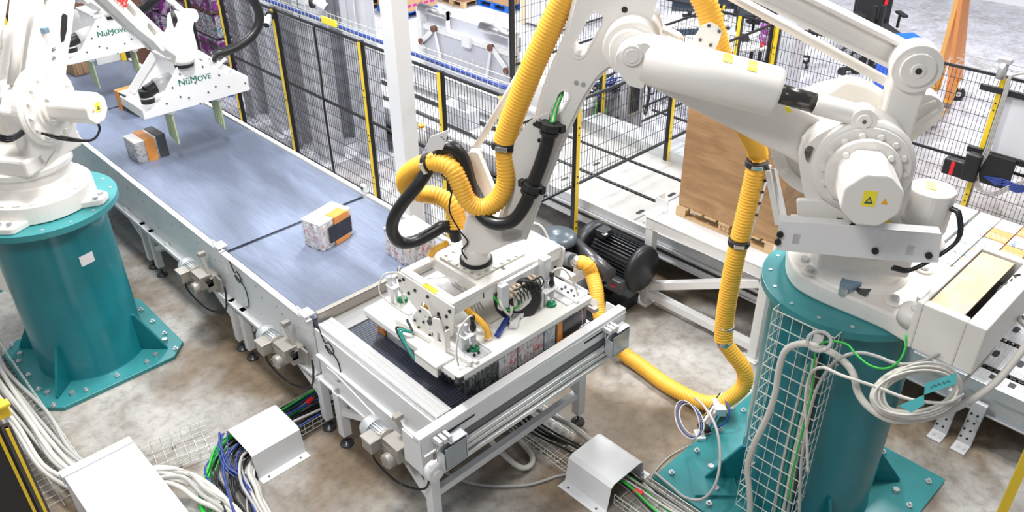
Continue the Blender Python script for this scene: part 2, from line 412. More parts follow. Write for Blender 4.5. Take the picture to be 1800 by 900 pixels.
def text_mesh(mb, txt, size, fn, depth=.002, bold=0.):
    cu = bpy.data.curves.new('lettering', 'FONT'); cu.body = txt; cu.size = size; cu.offset = bold; cu.resolution_u = 3
    ob = bpy.data.objects.new('lettering', cu); C.objects.link(ob)
    dg = bpy.context.evaluated_depsgraph_get(); me = ob.evaluated_get(dg).to_mesh()
    vs = [fn(v.co.x, v.co.y, depth) for v in me.vertices]; fs = [tuple(p.vertices) for p in me.polygons]
    wd = max([v.co.x for v in me.vertices] or [0])
    ob.to_mesh_clear() if False else None
    bpy.data.objects.remove(ob); mb.add(vs, fs); return wd
def rpoly(poly, r, n=4):
    out = []; N = len(poly)
    for i in range(N):
        a, b, c = V((*poly[i-1], 0)), V((*poly[i], 0)), V((*poly[(i+1) % N], 0))
        d1, d2 = a-b, c-b; rr = min(r, d1.length*.45, d2.length*.45); p, q = b+d1.normalized()*rr, b+d2.normalized()*rr
        for k in range(n+1):
            s = k/n; v = p*(1-s)**2+b*2*s*(1-s)+q*s*s; out.append((v.x, v.y))
    return out
XY = lambda a, b, t: V((a, b, t))
def Xf(a, b, t): return V((t, a, b))           # polygon (y, z) swept along x
def Yf(a, b, t): return V((a, t, b))           # polygon (x, z) swept along y
# ================================================================ SETTING
fl = MB().bx(-14, 34, -6, 44, -.1, 0).build('floor', 'concrete'); struct(fl)
wl = MB().bx(25.0, 25.2, -6, 44, 0, 6).build('wall_right', 'dark_steel'); struct(wl)
bs = MB().bx(24.9, 25.0, -6, 44, 0, .30).build('baseboard_right', 'panel_grey'); struct(bs)
# painted steel column between belt and fence
t = thing('building_column', 'square white steel column standing between the grey belt and the mesh fence', 'column', (5.72, 8.05, 0))
MB().bx(5.60, 5.84, 7.93, 8.17, .02, 9).build('shaft', 'paint_white', t, bevel=.012)
mb = MB().bx(5.45, 5.99, 7.78, 8.32, 0, .02)
bolts(mb, [(5.52, 7.85, .02), (5.92, 7.85, .02), (5.52, 8.25, .02), (5.92, 8.25, .02)], (0, 0, 1), .02, .03); mb.build('base_plate', 'rack_light', t)
# ================================================================ CONVEYORS
def foot(mb, x, y, z=.16):
    mb.cyl((x, y, .02), (x, y, z), .013, n=8); mb.lathe((x, y, 0), (0, 0, 1), [(.075, 0), (.07, .018), (.03, .03), (.018, .05)], n=18)
def gear_motor(root, x, y, z):
    """gear motor hanging on the left side of a belt, its shaft along the belt"""
    made = set(C.objects); x0_ = x; x = x+.10
    mo = MB(); mo.lathe((x, y+.16, z), (0, 1, 0), [(.095, 0), (.105, .01), (.105, .22), (.0, .22)], n=28)
    for k in range(26):
        a = 2*PI*k/26; mo.box((x+math.cos(a)*.112, y+.26, z+math.sin(a)*.112), (.022, .17, .006), Matrix.Rotation(-a, 3, 'Y'))
    M_ = mo.build('motor_body', 'zinc', root)
    mb = MB(); mb.lathe((x, y+.345, z), (0, 1, 0), [(.118, 0), (.125, .01), (.125, .10), (.11, .13), (.04, .135)], n=28)
    mb.build('fan_cover', 'galvanised', M_)
    mb = MB(); mb.box((x-.15, y+.20, z+.02), (.13, .17, .15)); mb.box((x-.15, y+.20, z+.10), (.15, .19, .02)); mb.build('terminal_box', 'gear_grey', M_, bevel=.01)
    mb = MB(); mb.lathe((x, y+.17, z), (0, -1, 0), [(.12, 0), (.12, .03), (.085, .05), (.085, .22), (.05, .25)], n=24)
    mb.box((x+.01, y-.02, z+.0), (.17, .26, .19)); mb.lathe((x-.05, y-.02, z-.10), (-1, 0, 0), [(.085, 0), (.085, .09), (.07, .105), (.02, .11)], n=22)
    mb.box((x+.10, y-.05, z-.06), (.18, .20, .22)); bolts(mb, [(x-.16, y-.02+.06*math.cos(a), z-.10+.06*math.sin(a)) for a in (0.5, 2, 3.6, 5.2)], (-1, 0, 0), .01, .01)
    mb.build('gearbox', 'gear_grey', root, bevel=.014)
    MB().cyl((x+.02, y-.17, z+.02), (x+.02, y-.20, z+.02), .035, n=16).build('shaft_cover', 'black', root)
    mb = MB(); mb.bar((x+.08, y+.02, z+.30), (x+.08, y-.16, z+.02), .05, .02); mb.box((x+.10, y+.04, z+.32), (.10, .07, .06)); mb.box((x+.15, y-.16, z-.06), (.03, .24, .2))
    mb.build('torque_bracket', 'gear_grey', root, bevel=.005)
    MB().tube([(x-.15, y+.20, z-.06), (x-.15, y+.16, z-.22), (x-.04, y-.05, z-.46), (x+.08, y-.33, z-.42), (x+.12, y-.40, z-.18), (x+.14, y-.38, z-.02)], .013, 8).build('power_cable', 'hose_black', root)
    for o in set(C.objects)-made:
        for v in o.data.vertices: v.co = V((x+.1, y, z))+(v.co-V((x+.1, y, z)))*.86
def support(root, y, x0=3.0, x1=4.95, ztop=.70, face=-1, brace=True):
    for x in (x0, x1):
        mb = MB(); mb.bx(x-.045, x+.045, y-.045, y+.045, .14, ztop)
        if brace: mb.bar((x, y, .42), (x, y+face*-.55, ztop+.02), .07, .05, (1, 0, 0))
        l = mb.build('leg', 'paint_white', root, bevel=.006)
        mb = MB(); foot(mb, x, y); mb.build('levelling_foot', 'dark_steel', l)
    MB().bx(x0+.045, x1-.045, y-.03, y+.03, .36, .43).build('cross_bar', 'paint_white', root, bevel=.006)
    if x1 - x0 > 1: MB().bar((x0+.05, y, .5), (x0+.6, y, ztop+.05), .05, .05).build('gusset', 'paint_white', root)
def belt_conveyor(label, y0, y1, sup, motor_y=None):
    t = thing('belt_conveyor', label, 'conveyor', (4, (y0+y1)/2, 0), 'infeed belt conveyors in a line')
    MB().bx(3.07, 4.925, y0+.015, y1-.015, 1.345, 1.355).bx(3.07, 4.925, y0+.03, y1-.03, 1.22, 1.23).cyl((3.07, y0+.07, 1.29), (4.925, y0+.07, 1.29), .062, n=20).cyl((3.07, y1-.07, 1.29), (4.925, y1-.07, 1.29), .062, n=20).build('belt', 'belt', t)
    MB().bx(3.07, 4.925, y0+.14, y1-.14, 1.24, 1.342).build('slider_bed', 'galvanised', t)
    mb = MB(); mb.bx(3.035, 3.05, y0, y1, .68, 1.37); mb.bx(2.985, 3.05, y0, y1, 1.362, 1.375); mb.bx(2.94, 3.05, y0, y1, .68, .70); mb.bx(2.94, 2.955, y0, y1, .68, .74)
    s = mb.build('side_panel', 'sheet_white', t)
    mb = MB()
    for k in range(int((y1-y0)/.42)):
        yy = y0+.2+.42*k
        for dz in (.05, .0): bolts(mb, [(3.035, yy+dz*2, 1.12+dz*(k % 3))], (-1, 0, 0), .012, .008)
        bolts(mb, [(3.035, yy+.12, .84)], (-1, 0, 0), .01, .008)
    mb.build('bolt_row', 'zinc', s)
    mb = MB(); mb.bx(4.94, 4.955, y0, y1, .68, 1.37); mb.bx(4.94, 5.0, y0, y1, 1.362, 1.375); mb.bx(4.94, 5.05, y0, y1, .68, .70); mb.build('side_panel', 'sheet_white', t)
    for y, f, b in sup: support(t, y, face=f, brace=b)
    if motor_y: gear_motor(t, 2.72, motor_y, .94)
    # bearing plate at the near end
    mb = MB(); mb.bx(3.02, 3.035, y0+.02, y0+.25, 1.05, 1.42); mb.bx(2.98, 3.10, y0+.02, y0+.16, 1.40, 1.42); bolts(mb, [(3.02, y0+.06+.06*i, 1.14+.08*j) for i in range(3) for j in range(3)], (-1, 0, 0), .01, .01)
    mb.build('bearing_plate', 'paint_white', t, bevel=.004)
    return t
c_near = belt_conveyor('blue-grey flat belt conveyor nearest the gripper, with white sides', 6.12, 7.90, [(7.70, 1, False), (6.06, -1, True)], 6.42)
c_mid = belt_conveyor('long blue-grey belt conveyor under the nearer hovering clamp gripper', 7.93, 13.15, [(7.95, -1, True), (10.2, 1, True), (10.48, -1, True), (12.9, 1, False)], 8.27)
c_far = belt_conveyor('dark belt conveyor at the far end of the line, behind the clamp grippers', 13.18, 15.4, [(13.4, -1, True), (15.2, 1, True)])
# sensor wires on the side panels
def wire_thing(nm, label, pts, r=.006, m_='hose_black', cat='cable', group=None, **k):
    o = MB().tube(pts, r, 6, **k).build(nm, m_); return tag(o, label, cat, group)
def sensor(label, x, y, z, face):
    t = thing('photo_sensor', label, 'sensor', (x, y, z), None)
    MB().box((x, y, z+.055), (.05, .09, .09)).build('housing', 'paint_white', t, bevel=.008)
    MB().cyl((x-face*.025, y, z+.06), (x-face*.035, y, z+.06), .022, n=14).build('lens', 'glass_dark', t)
    MB().bx(x-.03, x+.03, y-.06, y+.06, z, z+.012).build('bracket', 'zinc', t)
sensor('small white photo sensor on the far belt edge, by the gap between two belts', 4.98, 7.99, 1.375, 1)
sensor('small white photo sensor on the far belt edge, beside the farther gripper', 4.98, 13.5, 1.375, 1)
# ---------------------------------------------------------------- discharge conveyor under the vacuum gripper
t = thing('layer_conveyor', 'layer forming conveyor with dark modular belt under the vacuum gripper', 'conveyor', (4.1, 5.1, 0))
y0, y1 = 4.2, 6.06
MB().bx(3.22, 4.80, y0+.05, y1-.02, 1.318, 1.33).cyl((3.22, y0+.1, 1.26), (4.80, y0+.1, 1.26), .068, n=20).bx(3.22, 4.80, y0+.1, y1, 1.19, 1.20).build('modular_belt', 'belt_modular', t)
MB().bx(3.22, 4.80, y1-.28, y1-.03, 1.33, 1.345).build('transfer_plate', 'aluminium_dark', t)
MB().bx(3.08, 4.95, y1-.02, y1+.02, 1.25, 1.46).bx(3.08, 4.95, y1-.02, y1+.035, 1.455, 1.463).build('stop_plate', 'gear_grey', t)
def profile_rail(x0, x1):
    mb = MB(); n = 3; wd = (x1-x0)/n
    for k in range(n):
        mb.bx(x0+wd*k+.004, x0+wd*(k+1)-.004, y0-.02, y1-.05, 1.30, 1.378)
    mb.bx(x0, x1, y0-.02, y1-.05, 1.29, 1.368); return mb.build('guide_rail', 'aluminium', t, bevel=.004)
profile_rail(3.04, 3.21); profile_rail(4.82, 4.97)
for x in (3.03, 4.96):
    mb = MB(); mb.bx(x-.008, x+.008, y0, y1, .70, 1.31); mb.bx(x-.07, x, y0, y1, .70, .72); mb.bx(x-.045, x, y0, y1, .98, 1.0) if x < 4 else None
    mb.build('side_panel', 'paint_white', t)
MB().tube([(2.985, y1-.2, .96), (2.985, y1-.42, .955), (2.98, 4.9, .82), (2.98, 4.7, .8)], .012, 8).build('cable_duct', 'silver_light', t)
for y, br in ((5.73, 1), (4.27, 0)):
    for x in (3.0, 4.95):
        mb = MB(); mb.bx(x-.05, x+.05, y-.05, y+.05, .14, .72); l = mb.build('leg', 'paint_white', t, bevel=.006)
        mb = MB(); foot(mb, x, y); mb.build('levelling_foot', 'dark_steel', l)
    MB().bx(3.05, 4.9, y-.035, y+.035, .38, .46).build('cross_bar', 'paint_white', t, bevel=.006)
MB().bar((3.0, 5.70, .46), (3.0, 5.2, .70), .07, .05, (1, 0, 0)).build('brace', 'paint_white', t)
MB().bar((3.0, 4.30, .30), (3.0, 4.85, .72), .06, .05, (1, 0, 0)).build('brace', 'paint_white', t)
MB().bar((4.95, 4.30, .42), (4.95, 4.75, .72), .06, .05, (1, 0, 0)).build('brace', 'paint_white', t)
# front beam with end plates, slots, rails and bearing housings
mb = MB(); mb.bx(2.76, 5.36, 4.055, 4.15, 1.345, 1.40); mb.bx(2.76, 5.36, 4.055, 4.068, 1.20, 1.345)
mb.build('front_beam', 'paint_white', t, bevel=.008)
for x in (2.76, 5.34):
    MB().bx(x, x+.016, 4.055, 4.30, 1.0, 1.36).build('end_plate', 'paint_white', t, bevel=.004)
mb = MB(); mb.bx(2.98, 3.35, 4.052, 4.056, 1.285, 1.305); mb.bx(4.75, 5.15, 4.052, 4.056, 1.285, 1.305); mb.build('slot', 'black', t)
mb = MB()
for k, (yy, zz) in enumerate(((4.04, 1.06), (4.04, 1.0))): mb.bx(2.95, 5.28, yy-.02, yy+.02, zz, zz+.045)
mb.bx(2.93, 5.30, 4.0, 4.05, .93, .975)
mb.build('slotted_rail', 'aluminium', t, bevel=.004)
MB().bx(2.95, 5.28, 4.07, 4.10, .95, 1.19).build('back_panel', 'rubber_grey', t)
for x, dx in ((2.90, 1), (5.02, 1)):
    b = MB().bx(x, x+.26, 3.93, 4.03, 1.02, 1.03).bx(x, x+.012, 3.93, 4.03, 1.02, 1.22).bx(x+.25, x+.262, 3.93, 4.03, 1.02, 1.28).bx(x, x+.262, 4.015, 4.03, 1.02, 1.28).bar((x, 3.98, 1.22), (x+.08, 3.98, 1.29), .1, .01, (0, 1, 0)).bx(x+.08, x+.26, 3.93, 4.03, 1.285, 1.295).build('sensor_guard', 'galvanised', t, bevel=.003)
    MB().bx(x+.02, x+.24, 3.928, 3.936, 1.04, 1.26).build('guard_window', 'smoke_plastic', b)
    mb = MB(); [mb.box((x+.0+.05*k, 4.0, 1.33), (.035, .10, .05)) for k in range(3)]; mb.build('mounting_block', 'aluminium', b, bevel=.004)
MB().cyl((2.86, 3.99, .99), (2.86, 4.08, .99), .085, n=26).cyl((2.86, 3.975, .99), (2.86, 3.99, .99), .04, n=18).box((2.90, 4.03, 1.03), (.16, .06, .09)).build('end_pulley', 'silver_light', t, bevel=.003)
MB().cyl((5.30, 3.99, 1.02), (5.30, 4.08, 1.02), .055, n=26).cyl((5.30, 3.98, 1.02), (5.30, 3.99, 1.02), .028, n=18).build('end_pulley', 'aluminium_dark', t, bevel=.003)
MB().box((5.1, 4.42, 1.40), (.12, .14, .07)).box((5.12, 4.28, 1.40), (.07, .1, .05)).cyl((5.16, 4.34, 1.38), (5.16, 4.30, 1.44), .05, n=16).build('pneumatic_valve', 'gear_grey', t, bevel=.008)
gear_motor(t, 2.72, 4.55, .92)
MB().bx(2.9, 2.985, y0, y0+.12, .72, 1.0).build('bearing_plate', 'aluminium', t)
# wires looped on the panels
for k, (yy, zz, lab) in enumerate(((7.62, 1.12, 'thin black sensor wire looped on the white side panel at the first belt joint'), (5.78, 1.16, 'thin black sensor wire looped on the frame corner beside the layer conveyor'))):
    X0 = 3.015
    wire_thing('sensor_wire', lab, [(X0, yy+.18, zz+.24), (X0, yy+.10, zz+.08), (X0, yy+.02, zz+.12), (X0, yy-.05, zz+.05), (X0, yy+.03, zz-.02), (X0, yy+.10, zz+.04), (X0, yy-.08, zz-.02), (X0, yy-.12, zz-.12), (X0, yy-.1, zz-.28), (X0, yy-.02, zz-.34)], .006)
# ================================================================ MESH FENCES
def fence(name, label, a, b, z0, z1, posts, mid=(), pw=.07, face=(0, -1), mesh=True, sp=.055, hs=.22, ph=None, group='black mesh safety fences'):
    a, b = V((*a, 0)), V((*b, 0)); L = (b-a).length; d = (b-a)/L
    t = thing(name, label, 'fence', a, group)
    fc = V((*face, 0))
    for s in posts:
        p = a+d*s; mb = MB().m(0); mb.box(p+V((0, 0, (ph or z1)/2)), (pw, pw, (ph or z1)), math.atan2(d.y, d.x)); mb.m(1)
        q = p+fc*(pw/2+.004); mb.box(q+V((0, 0, (ph or z1)/2)), (pw*.92 if abs(fc.y) > .5 else .008, .008 if abs(fc.y) > .5 else pw*.92, (ph or z1)-.02)); mb.m(0)
        for zz in (.4, .5, 1.1, 1.2, 1.8, 1.9): mb.box(q+fc*.006+V((0, 0, zz)), (.02 if abs(fc.y) > .5 else .01, .01 if abs(fc.y) > .5 else .02, .02))
        mb.m(0).box(p+V((0, 0, .006)), (.16, .16, .012)); mb.build('post', ['fence_black', 'fence_yellow'], t)
    fr = MB()
    off = -fc*.0
    for zz in (z0, z1-.02, *mid): fr.bar(a+off+V((0, 0, zz)), b+off+V((0, 0, zz)), .03, .035)
    fr.build('rail', 'fence_black', t)
    if mesh:
        mb = MB(); n = int(L/sp)
        for k in range(n+1):
            p = a+d*(L*k/n)+off; mb.bar(p+V((0, 0, z0)), p+V((0, 0, z1-.02)), .0055)
        zz = z0+hs
        while zz < z1-.05: mb.bar(a+off+V((0, 0, zz)), b+off+V((0, 0, zz)), .006); zz += hs
        mb.build('wire_mesh', 'fence_black', t)
    return t
fence('safety_fence', 'black mesh safety fence with yellow posts running along the far side of the grey belt', (6.3, 6.8), (6.3, 16.2), .12, 2.62, [.0, 1.17, 2.93, 5.32, 7.2, 8.6], (1.42,), face=(-1, 0))
fence('safety_fence', 'black mesh fence panels crossing above the perforated steel conveyor', (6.35, 6.65), (12.1, 6.65), 1.06, 2.28, [1.10, 3.15, 5.75], (), face=(0, -1))
fence('safety_fence', 'black mesh fence with one yellow post on the right side, behind the big robot', (12.1, 6.6), (12.1, 1.6), .12, 2.28, [3.45, .05], (1.0,), face=(-1, 0))
fence('safety_fence', 'tall black mesh fence beside the white press, behind the yellow hose', (9.35, 9.9), (12.6, 9.9), .2, 2.62, [.04], (1.45,), face=(1, 0), sp=.07)
fence('safety_fence', 'black mesh fence behind the grey electrical post', (9.4, 8.4), (13.6, 8.4), .35, 2.0, [.6, 3.9], (.62,), sp=.08)
fence('safety_fence', 'black mesh fence in front of the workbench and screens', (12.1, 6.75), (12.1, 8.9), .15, 2.28, [.50], (), sp=.08, face=(-1, 0))
# near corner posts
t = thing('fence_post', 'black and yellow fence post with light curtain, bottom left corner of the picture', 'post', (.30, 5.6, 0))
MB().m(0).bx(-.08, .30, 5.50, 5.62, 0, 2.25).m(1).bx(.262, .282, 5.488, 5.499, 0, 2.22).bx(-.095, -.082, 5.50, 5.62, 0, 2.25).m(2).bx(.30, .36, 5.47, 5.53, 0, 2.2).build('upright', ['black', 'fence_yellow', 'dark_steel'], t)
MB().box((.33, 5.58, 2.29), (.13, .11, .1)).box((.36, 5.52, 2.36), (.1, .07, .03)).build('cap', 'fence_yellow', t, bevel=.008)
MB().bx(.322, .342, 5.46, 5.49, .2, 2.2).build('light_strip', 'fence_yellow', t)
t2 = thing('fence_post', 'plain yellow fence post cutting the bottom right corner of the picture', 'post', (6.55, .70, 0))
Pq = PZ(1790, 836, 1.0)
MB().box((Pq.x, Pq.y, 1.15), (.07, .07, 2.3), .2).build('post', 'fence_yellow', t2); MB().box((Pq.x, Pq.y, .006), (.17, .17, .012)).build('base_plate', 'black', t2)
t2.location = (Pq.x, Pq.y, 0); INV[t2.name] = Matrix.Translation(t2.location).inverted()
for c in C.objects:
    if c.parent is t2: c.matrix_parent_inverse = INV[t2.name]
# cable tray with blue cables on top of the belt-side fence
t = thing('cable_tray', 'zinc wire cable tray running on top of the belt-side fence', 'cable tray', (6.36, 12, 2.62))
mb = MB()
for xx, zz in ((6.32, 2.66), (6.42, 2.66), (6.52, 2.66), (6.52, 2.74), (6.32, 2.74)): mb.bar((xx, 6.9, zz), (xx, 16, zz), .006)
for k in range(92): yy = 6.9+.1*k; mb.bar((6.32, yy, 2.655), (6.52, yy, 2.655), .003); mb.bar((6.52, yy, 2.66), (6.52, yy, 2.80 if k % 2 else 2.75), .005); mb.bar((6.32, yy, 2.66), (6.32, yy, 2.74), .005)
mb.build('wire_basket', 'wire_light', t)
for k in range(4):
    tag(MB().tube([(6.35+.012*k+.003*math.sin(j*1.7+k*2), 6.75+j*.9, 2.675+.014*(k % 2)) for j in range(11)], .013, 6, curve=3).build('data_cable', 'cable_blue'), 'thin blue cable lying in the wire tray on top of the belt-side fence', 'cable', 'blue cables in the fence tray')
wire_thing('drop_cable', 'black cable tied down the mesh fence below the second camera', [(6.27, 10.9, 2.6), (6.27, 10.9, 2.3), (6.26, 10.88, 1.8), (6.27, 10.93, 1.2), (6.27, 10.9, .1)], .018)
def camera_dev(label, c, d, big=False):
    c = V(c); d = V(d).normalized(); t = thing('security_camera', label, 'camera', c)
    if big: MB().box(c+V((.14, .16, .02)), (.24, .26, .26)).build('housing', 'paint_white', t, bevel=.03)
    MB().cyl(c-d*.02, c+d*.02, .09 if big else .07, n=20).build('mount', 'black', t)
    MB().cyl(c, c+d*.10, .04, n=16).lathe(c+d*.07, d+V((0, 0, -.5)), [(.045, 0), (.065, .03), (.065, .15), (.055, .16)], n=22).build('camera_body', 'paint_white', t)
    e = c+d*.07+(d+V((0, 0, -.5))).normalized()*.158; MB().cyl(e, e+(d+V((0, 0, -.5))).normalized()*.006, .05, n=20).build('lens', 'glass_dark', t)
camera_dev('small white camera on the top of the third yellow post, pointing down left', (6.22, 12.12, 2.52), (-.6, -.5, -.1))
camera_dev('white round camera with grey housing on the fence top, pointing right', (6.42, 11.1, 2.88), (.5, -.8, 0), True)
MB_t = MB().box((6.33, 10.55, 2.72), (.03, .38, .09)).build('warning_tag', 'yellow'); tag(MB_t, 'yellow tag on the cable tray beside the second camera', 'tag')
# ================================================================ PEDESTALS
def pedestal(label, c, R, RF, h, half, cut, hth=.07, angs=(45, 135, 225, 315), cxy=None, plate_c=None, gr=.31, gh=.5):
    cx, cy = c; px_, py_ = plate_c or c
    t = thing('robot_pedestal', label, 'pedestal', (cx, cy, 0), None)
    a, k = half, cut
    poly = [(px_-a+k, py_-a), (px_+a-k, py_-a), (px_+a, py_-a+k), (px_+a, py_+a-k), (px_+a-k, py_+a), (px_-a+k, py_+a), (px_-a, py_+a-k), (px_-a, py_-a+k)]
    b = MB().prism(poly, XY, 0, .05).build('base_plate', 'teal_lit', t, bevel=.006)
    mb = MB()
    for i in range(-2, 3):
        for s in (-1, 1):
            if abs(i) < 2: pts = [(px_+i*a*.42, py_+s*(a-.1)), (px_+s*(a-.1), py_+i*a*.42)]
            else: pts = [(px_+i*a*.42, py_+s*(a-.1))]
            for x, y in pts: mb.cyl((x, y, .05), (x, y, .075), .03, n=6, smooth=False).cyl((x, y, .05), (x, y, .10), .014, n=8)
    for an in angs:
        for s in (-.14, .14):
            q = math.radians(an); x = cx+math.cos(q)*(R+gr*.75)-math.sin(q)*s; y = cy+math.sin(q)*(R+gr*.75)+math.cos(q)*s
            mb.cyl((x, y, .05), (x, y, .09), .032, n=6, smooth=False)
    mb.build('anchor_bolt', 'zinc', b)
    MB().lathe((cx, cy, .05), (0, 0, 1), [(R+.015, 0), (R, .02), (R, h-hth-.05)], n=72, cap=False).build('column', 'teal', t)
    mb = MB().lathe((cx, cy, h-hth), (0, 0, 1), [(RF-.05, -.03), (RF-.03, 0), (RF, .0), (RF, hth), (.2, hth)], n=80, smooth=False, cap=True)
    f = mb.build('top_flange', 'teal_lit', t, bevel=.004)
    mb = MB()
    for k2 in range(16):
        q = 2*PI*k2/16+.1; mb.cyl((cx+math.cos(q)*(RF-.07), cy+math.sin(q)*(RF-.07), h), (cx+math.cos(q)*(RF-.07), cy+math.sin(q)*(RF-.07), h+.006), .016, n=10)
    mb.build('flange_screw', 'zinc', f)
    for an in angs:
        q = math.radians(an); d = V((math.cos(q), math.sin(q), 0)); n = V((-d.y, d.x, 0)); o = V((cx, cy, .05))
        fn = lambda r_, z_, w_, d=d, n=n, o=o: o+d*r_+n*w_+V((0, 0, z_))
        MB().prism([(R-.03, 0), (R+gr, 0), (R+gr, .03), (R+.04, gh), (R-.03, gh)], fn, -.014, .014).build('gusset', 'teal', t, bevel=.003)
    return t
pl_ = pedestal('teal round robot pedestal on the left, beside the long conveyor', (1.69, 9.15), .585, .76, 2.05, .83, .2)
q = PZ(127, 471, 1.4); 
# name plate follows the drum's curve
def wrap_plate(name, label, c, R, a0, a1, z0, z1, m_, parent=None, sk=0):
    n = 8; pts = []; mb = MB()
    for r_ in (R+.001, R+.004):
        for k in range(n+1):
            a = math.radians(a0+(a1-a0)*k/n)
            for z, s in ((z0, 0), (z1, 0)): pts.append(V((c[0]+r_*math.cos(a), c[1]+r_*math.sin(a), z+sk*(k/n))))
    N = 2*(n+1); fs = []
    for k in range(n):
        i = 2*k; fs += [(i, i+2, i+3, i+1), (N+i, N+i+1, N+i+3, N+i+2), (i, N+i, N+i+2, i+2), (i+1, i+3, N+i+3, N+i+1)]
    fs += [(0, 1, N+1, N), (2*n, N+2*n, N+2*n+1, 2*n+1)]
    mb.add(pts, fs); return mb.build(name, m_, parent)
wrap_plate('name_plate', None, (1.69, 9.15), .585, -85, -70, 1.46, 1.58, 'paper', pl_)
pr_ = pedestal('teal round robot pedestal on the right, in the foreground', (5.87, 2.17), .60, .71, 2.37, 1.0, .0001, plate_c=(5.87, 2.2), gr=.34, gh=.45)
for an, cc in ((225, 1), (135, 1)):
    q = math.radians(an); d = V((math.cos(q), math.sin(q), 0))
    MB().box(V((5.87, 2.17, .065))+d*.86, (.42, .46, .03), q).build('foot_plate', 'teal_lit', pr_, bevel=.004)
wrap_plate('warning_plate', None, (5.87, 2.17), .715, -173, -167, 2.17, 2.28, 'paper', pr_)
# ================================================================ ROBOT PARTS
def wx_disc(mb, pl, c, R, w0, w1, n=40):
    return mb.cyl(pl(c[0], w0, c[1]), pl(c[0], w1, c[1]), R, n=n)
def link(pl, a, b, r0, r1, w0, w1):                # rounded link between two pivots in the arm plane
    ax, ay = a; bx_, by = b; an = math.atan2(by-ay, bx_-ax)
    return circ(a, r0, 9, an+PI/2, an+3*PI/2, True)+circ(b, r1, 9, an-PI/2, an+PI/2, True)
def pprism(mb, pl, poly, w0, w1, holes=None):
    return mb.prism(poly, lambda a, b, t: pl(a, t, b), w0, w1, holes)
def slot(c, d, L, r):                               # elongated hole around c along direction d
    an = math.atan2(d[1], d[0]); p = (c[0]-math.cos(an)*L/2, c[1]-math.sin(an)*L/2); q = (c[0]+math.cos(an)*L/2, c[1]+math.sin(an)*L/2)
    return circ(p, r, 7, an+PI/2, an+3*PI/2, True)+circ(q, r, 7, an-PI/2, an+PI/2, True)
def motor(pl, root, c, w0, w1, R, name='drive_motor', sticker=True, drop=0):
    n = 8; poly = [(c[0]+R*math.cos(2*PI*(k+.5)/n), c[1]+R*math.sin(2*PI*(k+.5)/n)) for k in range(n)]
    mb = MB(); wx_disc(mb, pl, c, R*1.25, w0, w0-.05)
    M_ = mb.build(name, 'robot_white', root, bevel=.01)
    mb = MB(); pprism(mb, pl, rpoly(poly, R*.12, 2), w0-.04, w1); mb.build('motor_casing', 'robot_white', M_, bevel=.012)
    mb = MB(); bolts(mb, [pl(c[0]+R*1.02*math.cos(a), w0-.04, c[1]+R*1.02*math.sin(a)) for a in (.8, 2.35, 3.9, 5.5)], -pl.n, .02, .05); mb.build('motor_bolt', 'robot_white', M_)
    if sticker:
        mb = MB(); z = .30*R
        pprism(mb, pl, [(c[0]-.10*R*1.2, c[1]-z*.7), (c[0]+.30*R, c[1]-z*.7), (c[0]+.30*R, c[1]+z*1.2), (c[0]-.10*R*1.2, c[1]+z*1.2)], w1-.002, w1-.0005)
        s = mb.build('warning_sticker', 'yellow', M_)
        mb = MB(); mb2 = pprism(mb, pl, [(c[0]-.05*R, c[1]-.1*R), (c[0]+.23*R, c[1]-.1*R), (c[0]+.09*R, c[1]+.16*R)], w1-.0035, w1-.002, [[(c[0]+.02*R, c[1]-.05*R), (c[0]+.16*R, c[1]-.05*R), (c[0]+.09*R, c[1]+.08*R)]])
        pprism(mb, pl, circ((c[0]+.09*R, c[1]-.015*R), .02*R, 8), w1-.0035, w1-.002); mb.build('warning_symbol', 'ink', s)
        mb = MB(); pprism(mb, pl, [(c[0]-.28*R, c[1]-.08*R), (c[0]-.5*R, c[1]-.08*R), (c[0]-.39*R, c[1]+.14*R)], w1-.002, w1-.0005); mb.build('hot_symbol', 'amber', s)
    return M_
def hub(pl, root, c, R, w0, w1, name='shoulder_gear'):
    mb = MB(); a = pl(c[0], w0, c[1]); H = w0-w1
    mb.lathe(a, -pl.n, [(R, 0), (R, H*.55), (R*.93, H*.7), (R*.90, H*.7), (R*.90, H*.82), (R*.60, H*.86), (R*.55, H), (R*.2, H)], n=56, smooth=False)
    h = mb.build(name, 'robot_white', root, bevel=.006)
    mb = MB(); bolts(mb, [pl(c[0]+R*.76*math.cos(2*PI*k/14), w0-H*.83, c[1]+R*.76*math.sin(2*PI*k/14)) for k in range(14)], -pl.n, R*.065, R*.08); mb.build('gear_bolt', 'robot_white', h)
    return h
# ================================================================ BIG ROBOT (right)
PR = Plane((5.87, 2.17), (4.07, 4.82)); rz = PR.rz
rob = thing('palletising_robot', 'large white four-axis robot on the right teal pedestal holding the vacuum gripper', 'robot', (5.87, 2.17, 2.37))
zb = 2.37
# base casting
out = [(5.92, 2.80), (5.60, 2.62), (5.45, 2.45), (5.42, 2.25), (5.44, 1.70), (5.385, 1.45), (5.385, 1.045), (6.475, 1.045), (6.475, 1.5), (6.36, 1.75), (6.36, 2.4), (6.2, 2.75)]
MB().prism(rpoly(out, .10), XY, zb+.001, zb+.16).build('base_casting', 'robot_white', rob, bevel=.02)
mb = MB(); x0, x1, y0, y1 = 5.36, 6.50, 1.02, 1.50
for b_ in ((x0, x1, y0, y0+.13), (x0, x1, y1-.05, y1), (x0, x0+.08, y0+.131, y1-.051), (x1-.08, x1, y0+.131, y1-.051)): mb.bx(*b_, zb+.004, zb+.40)
cb = mb.build('connection_box', 'robot_white', rob, bevel=.012)
MB().bx(5.45, 6.40, 1.20, 1.44, 2.745, 2.755).build('cover_plate', 'yellow_zinc', cb, label='yellow iridescent zinc cover plate', bevel=.002)
mb = MB()
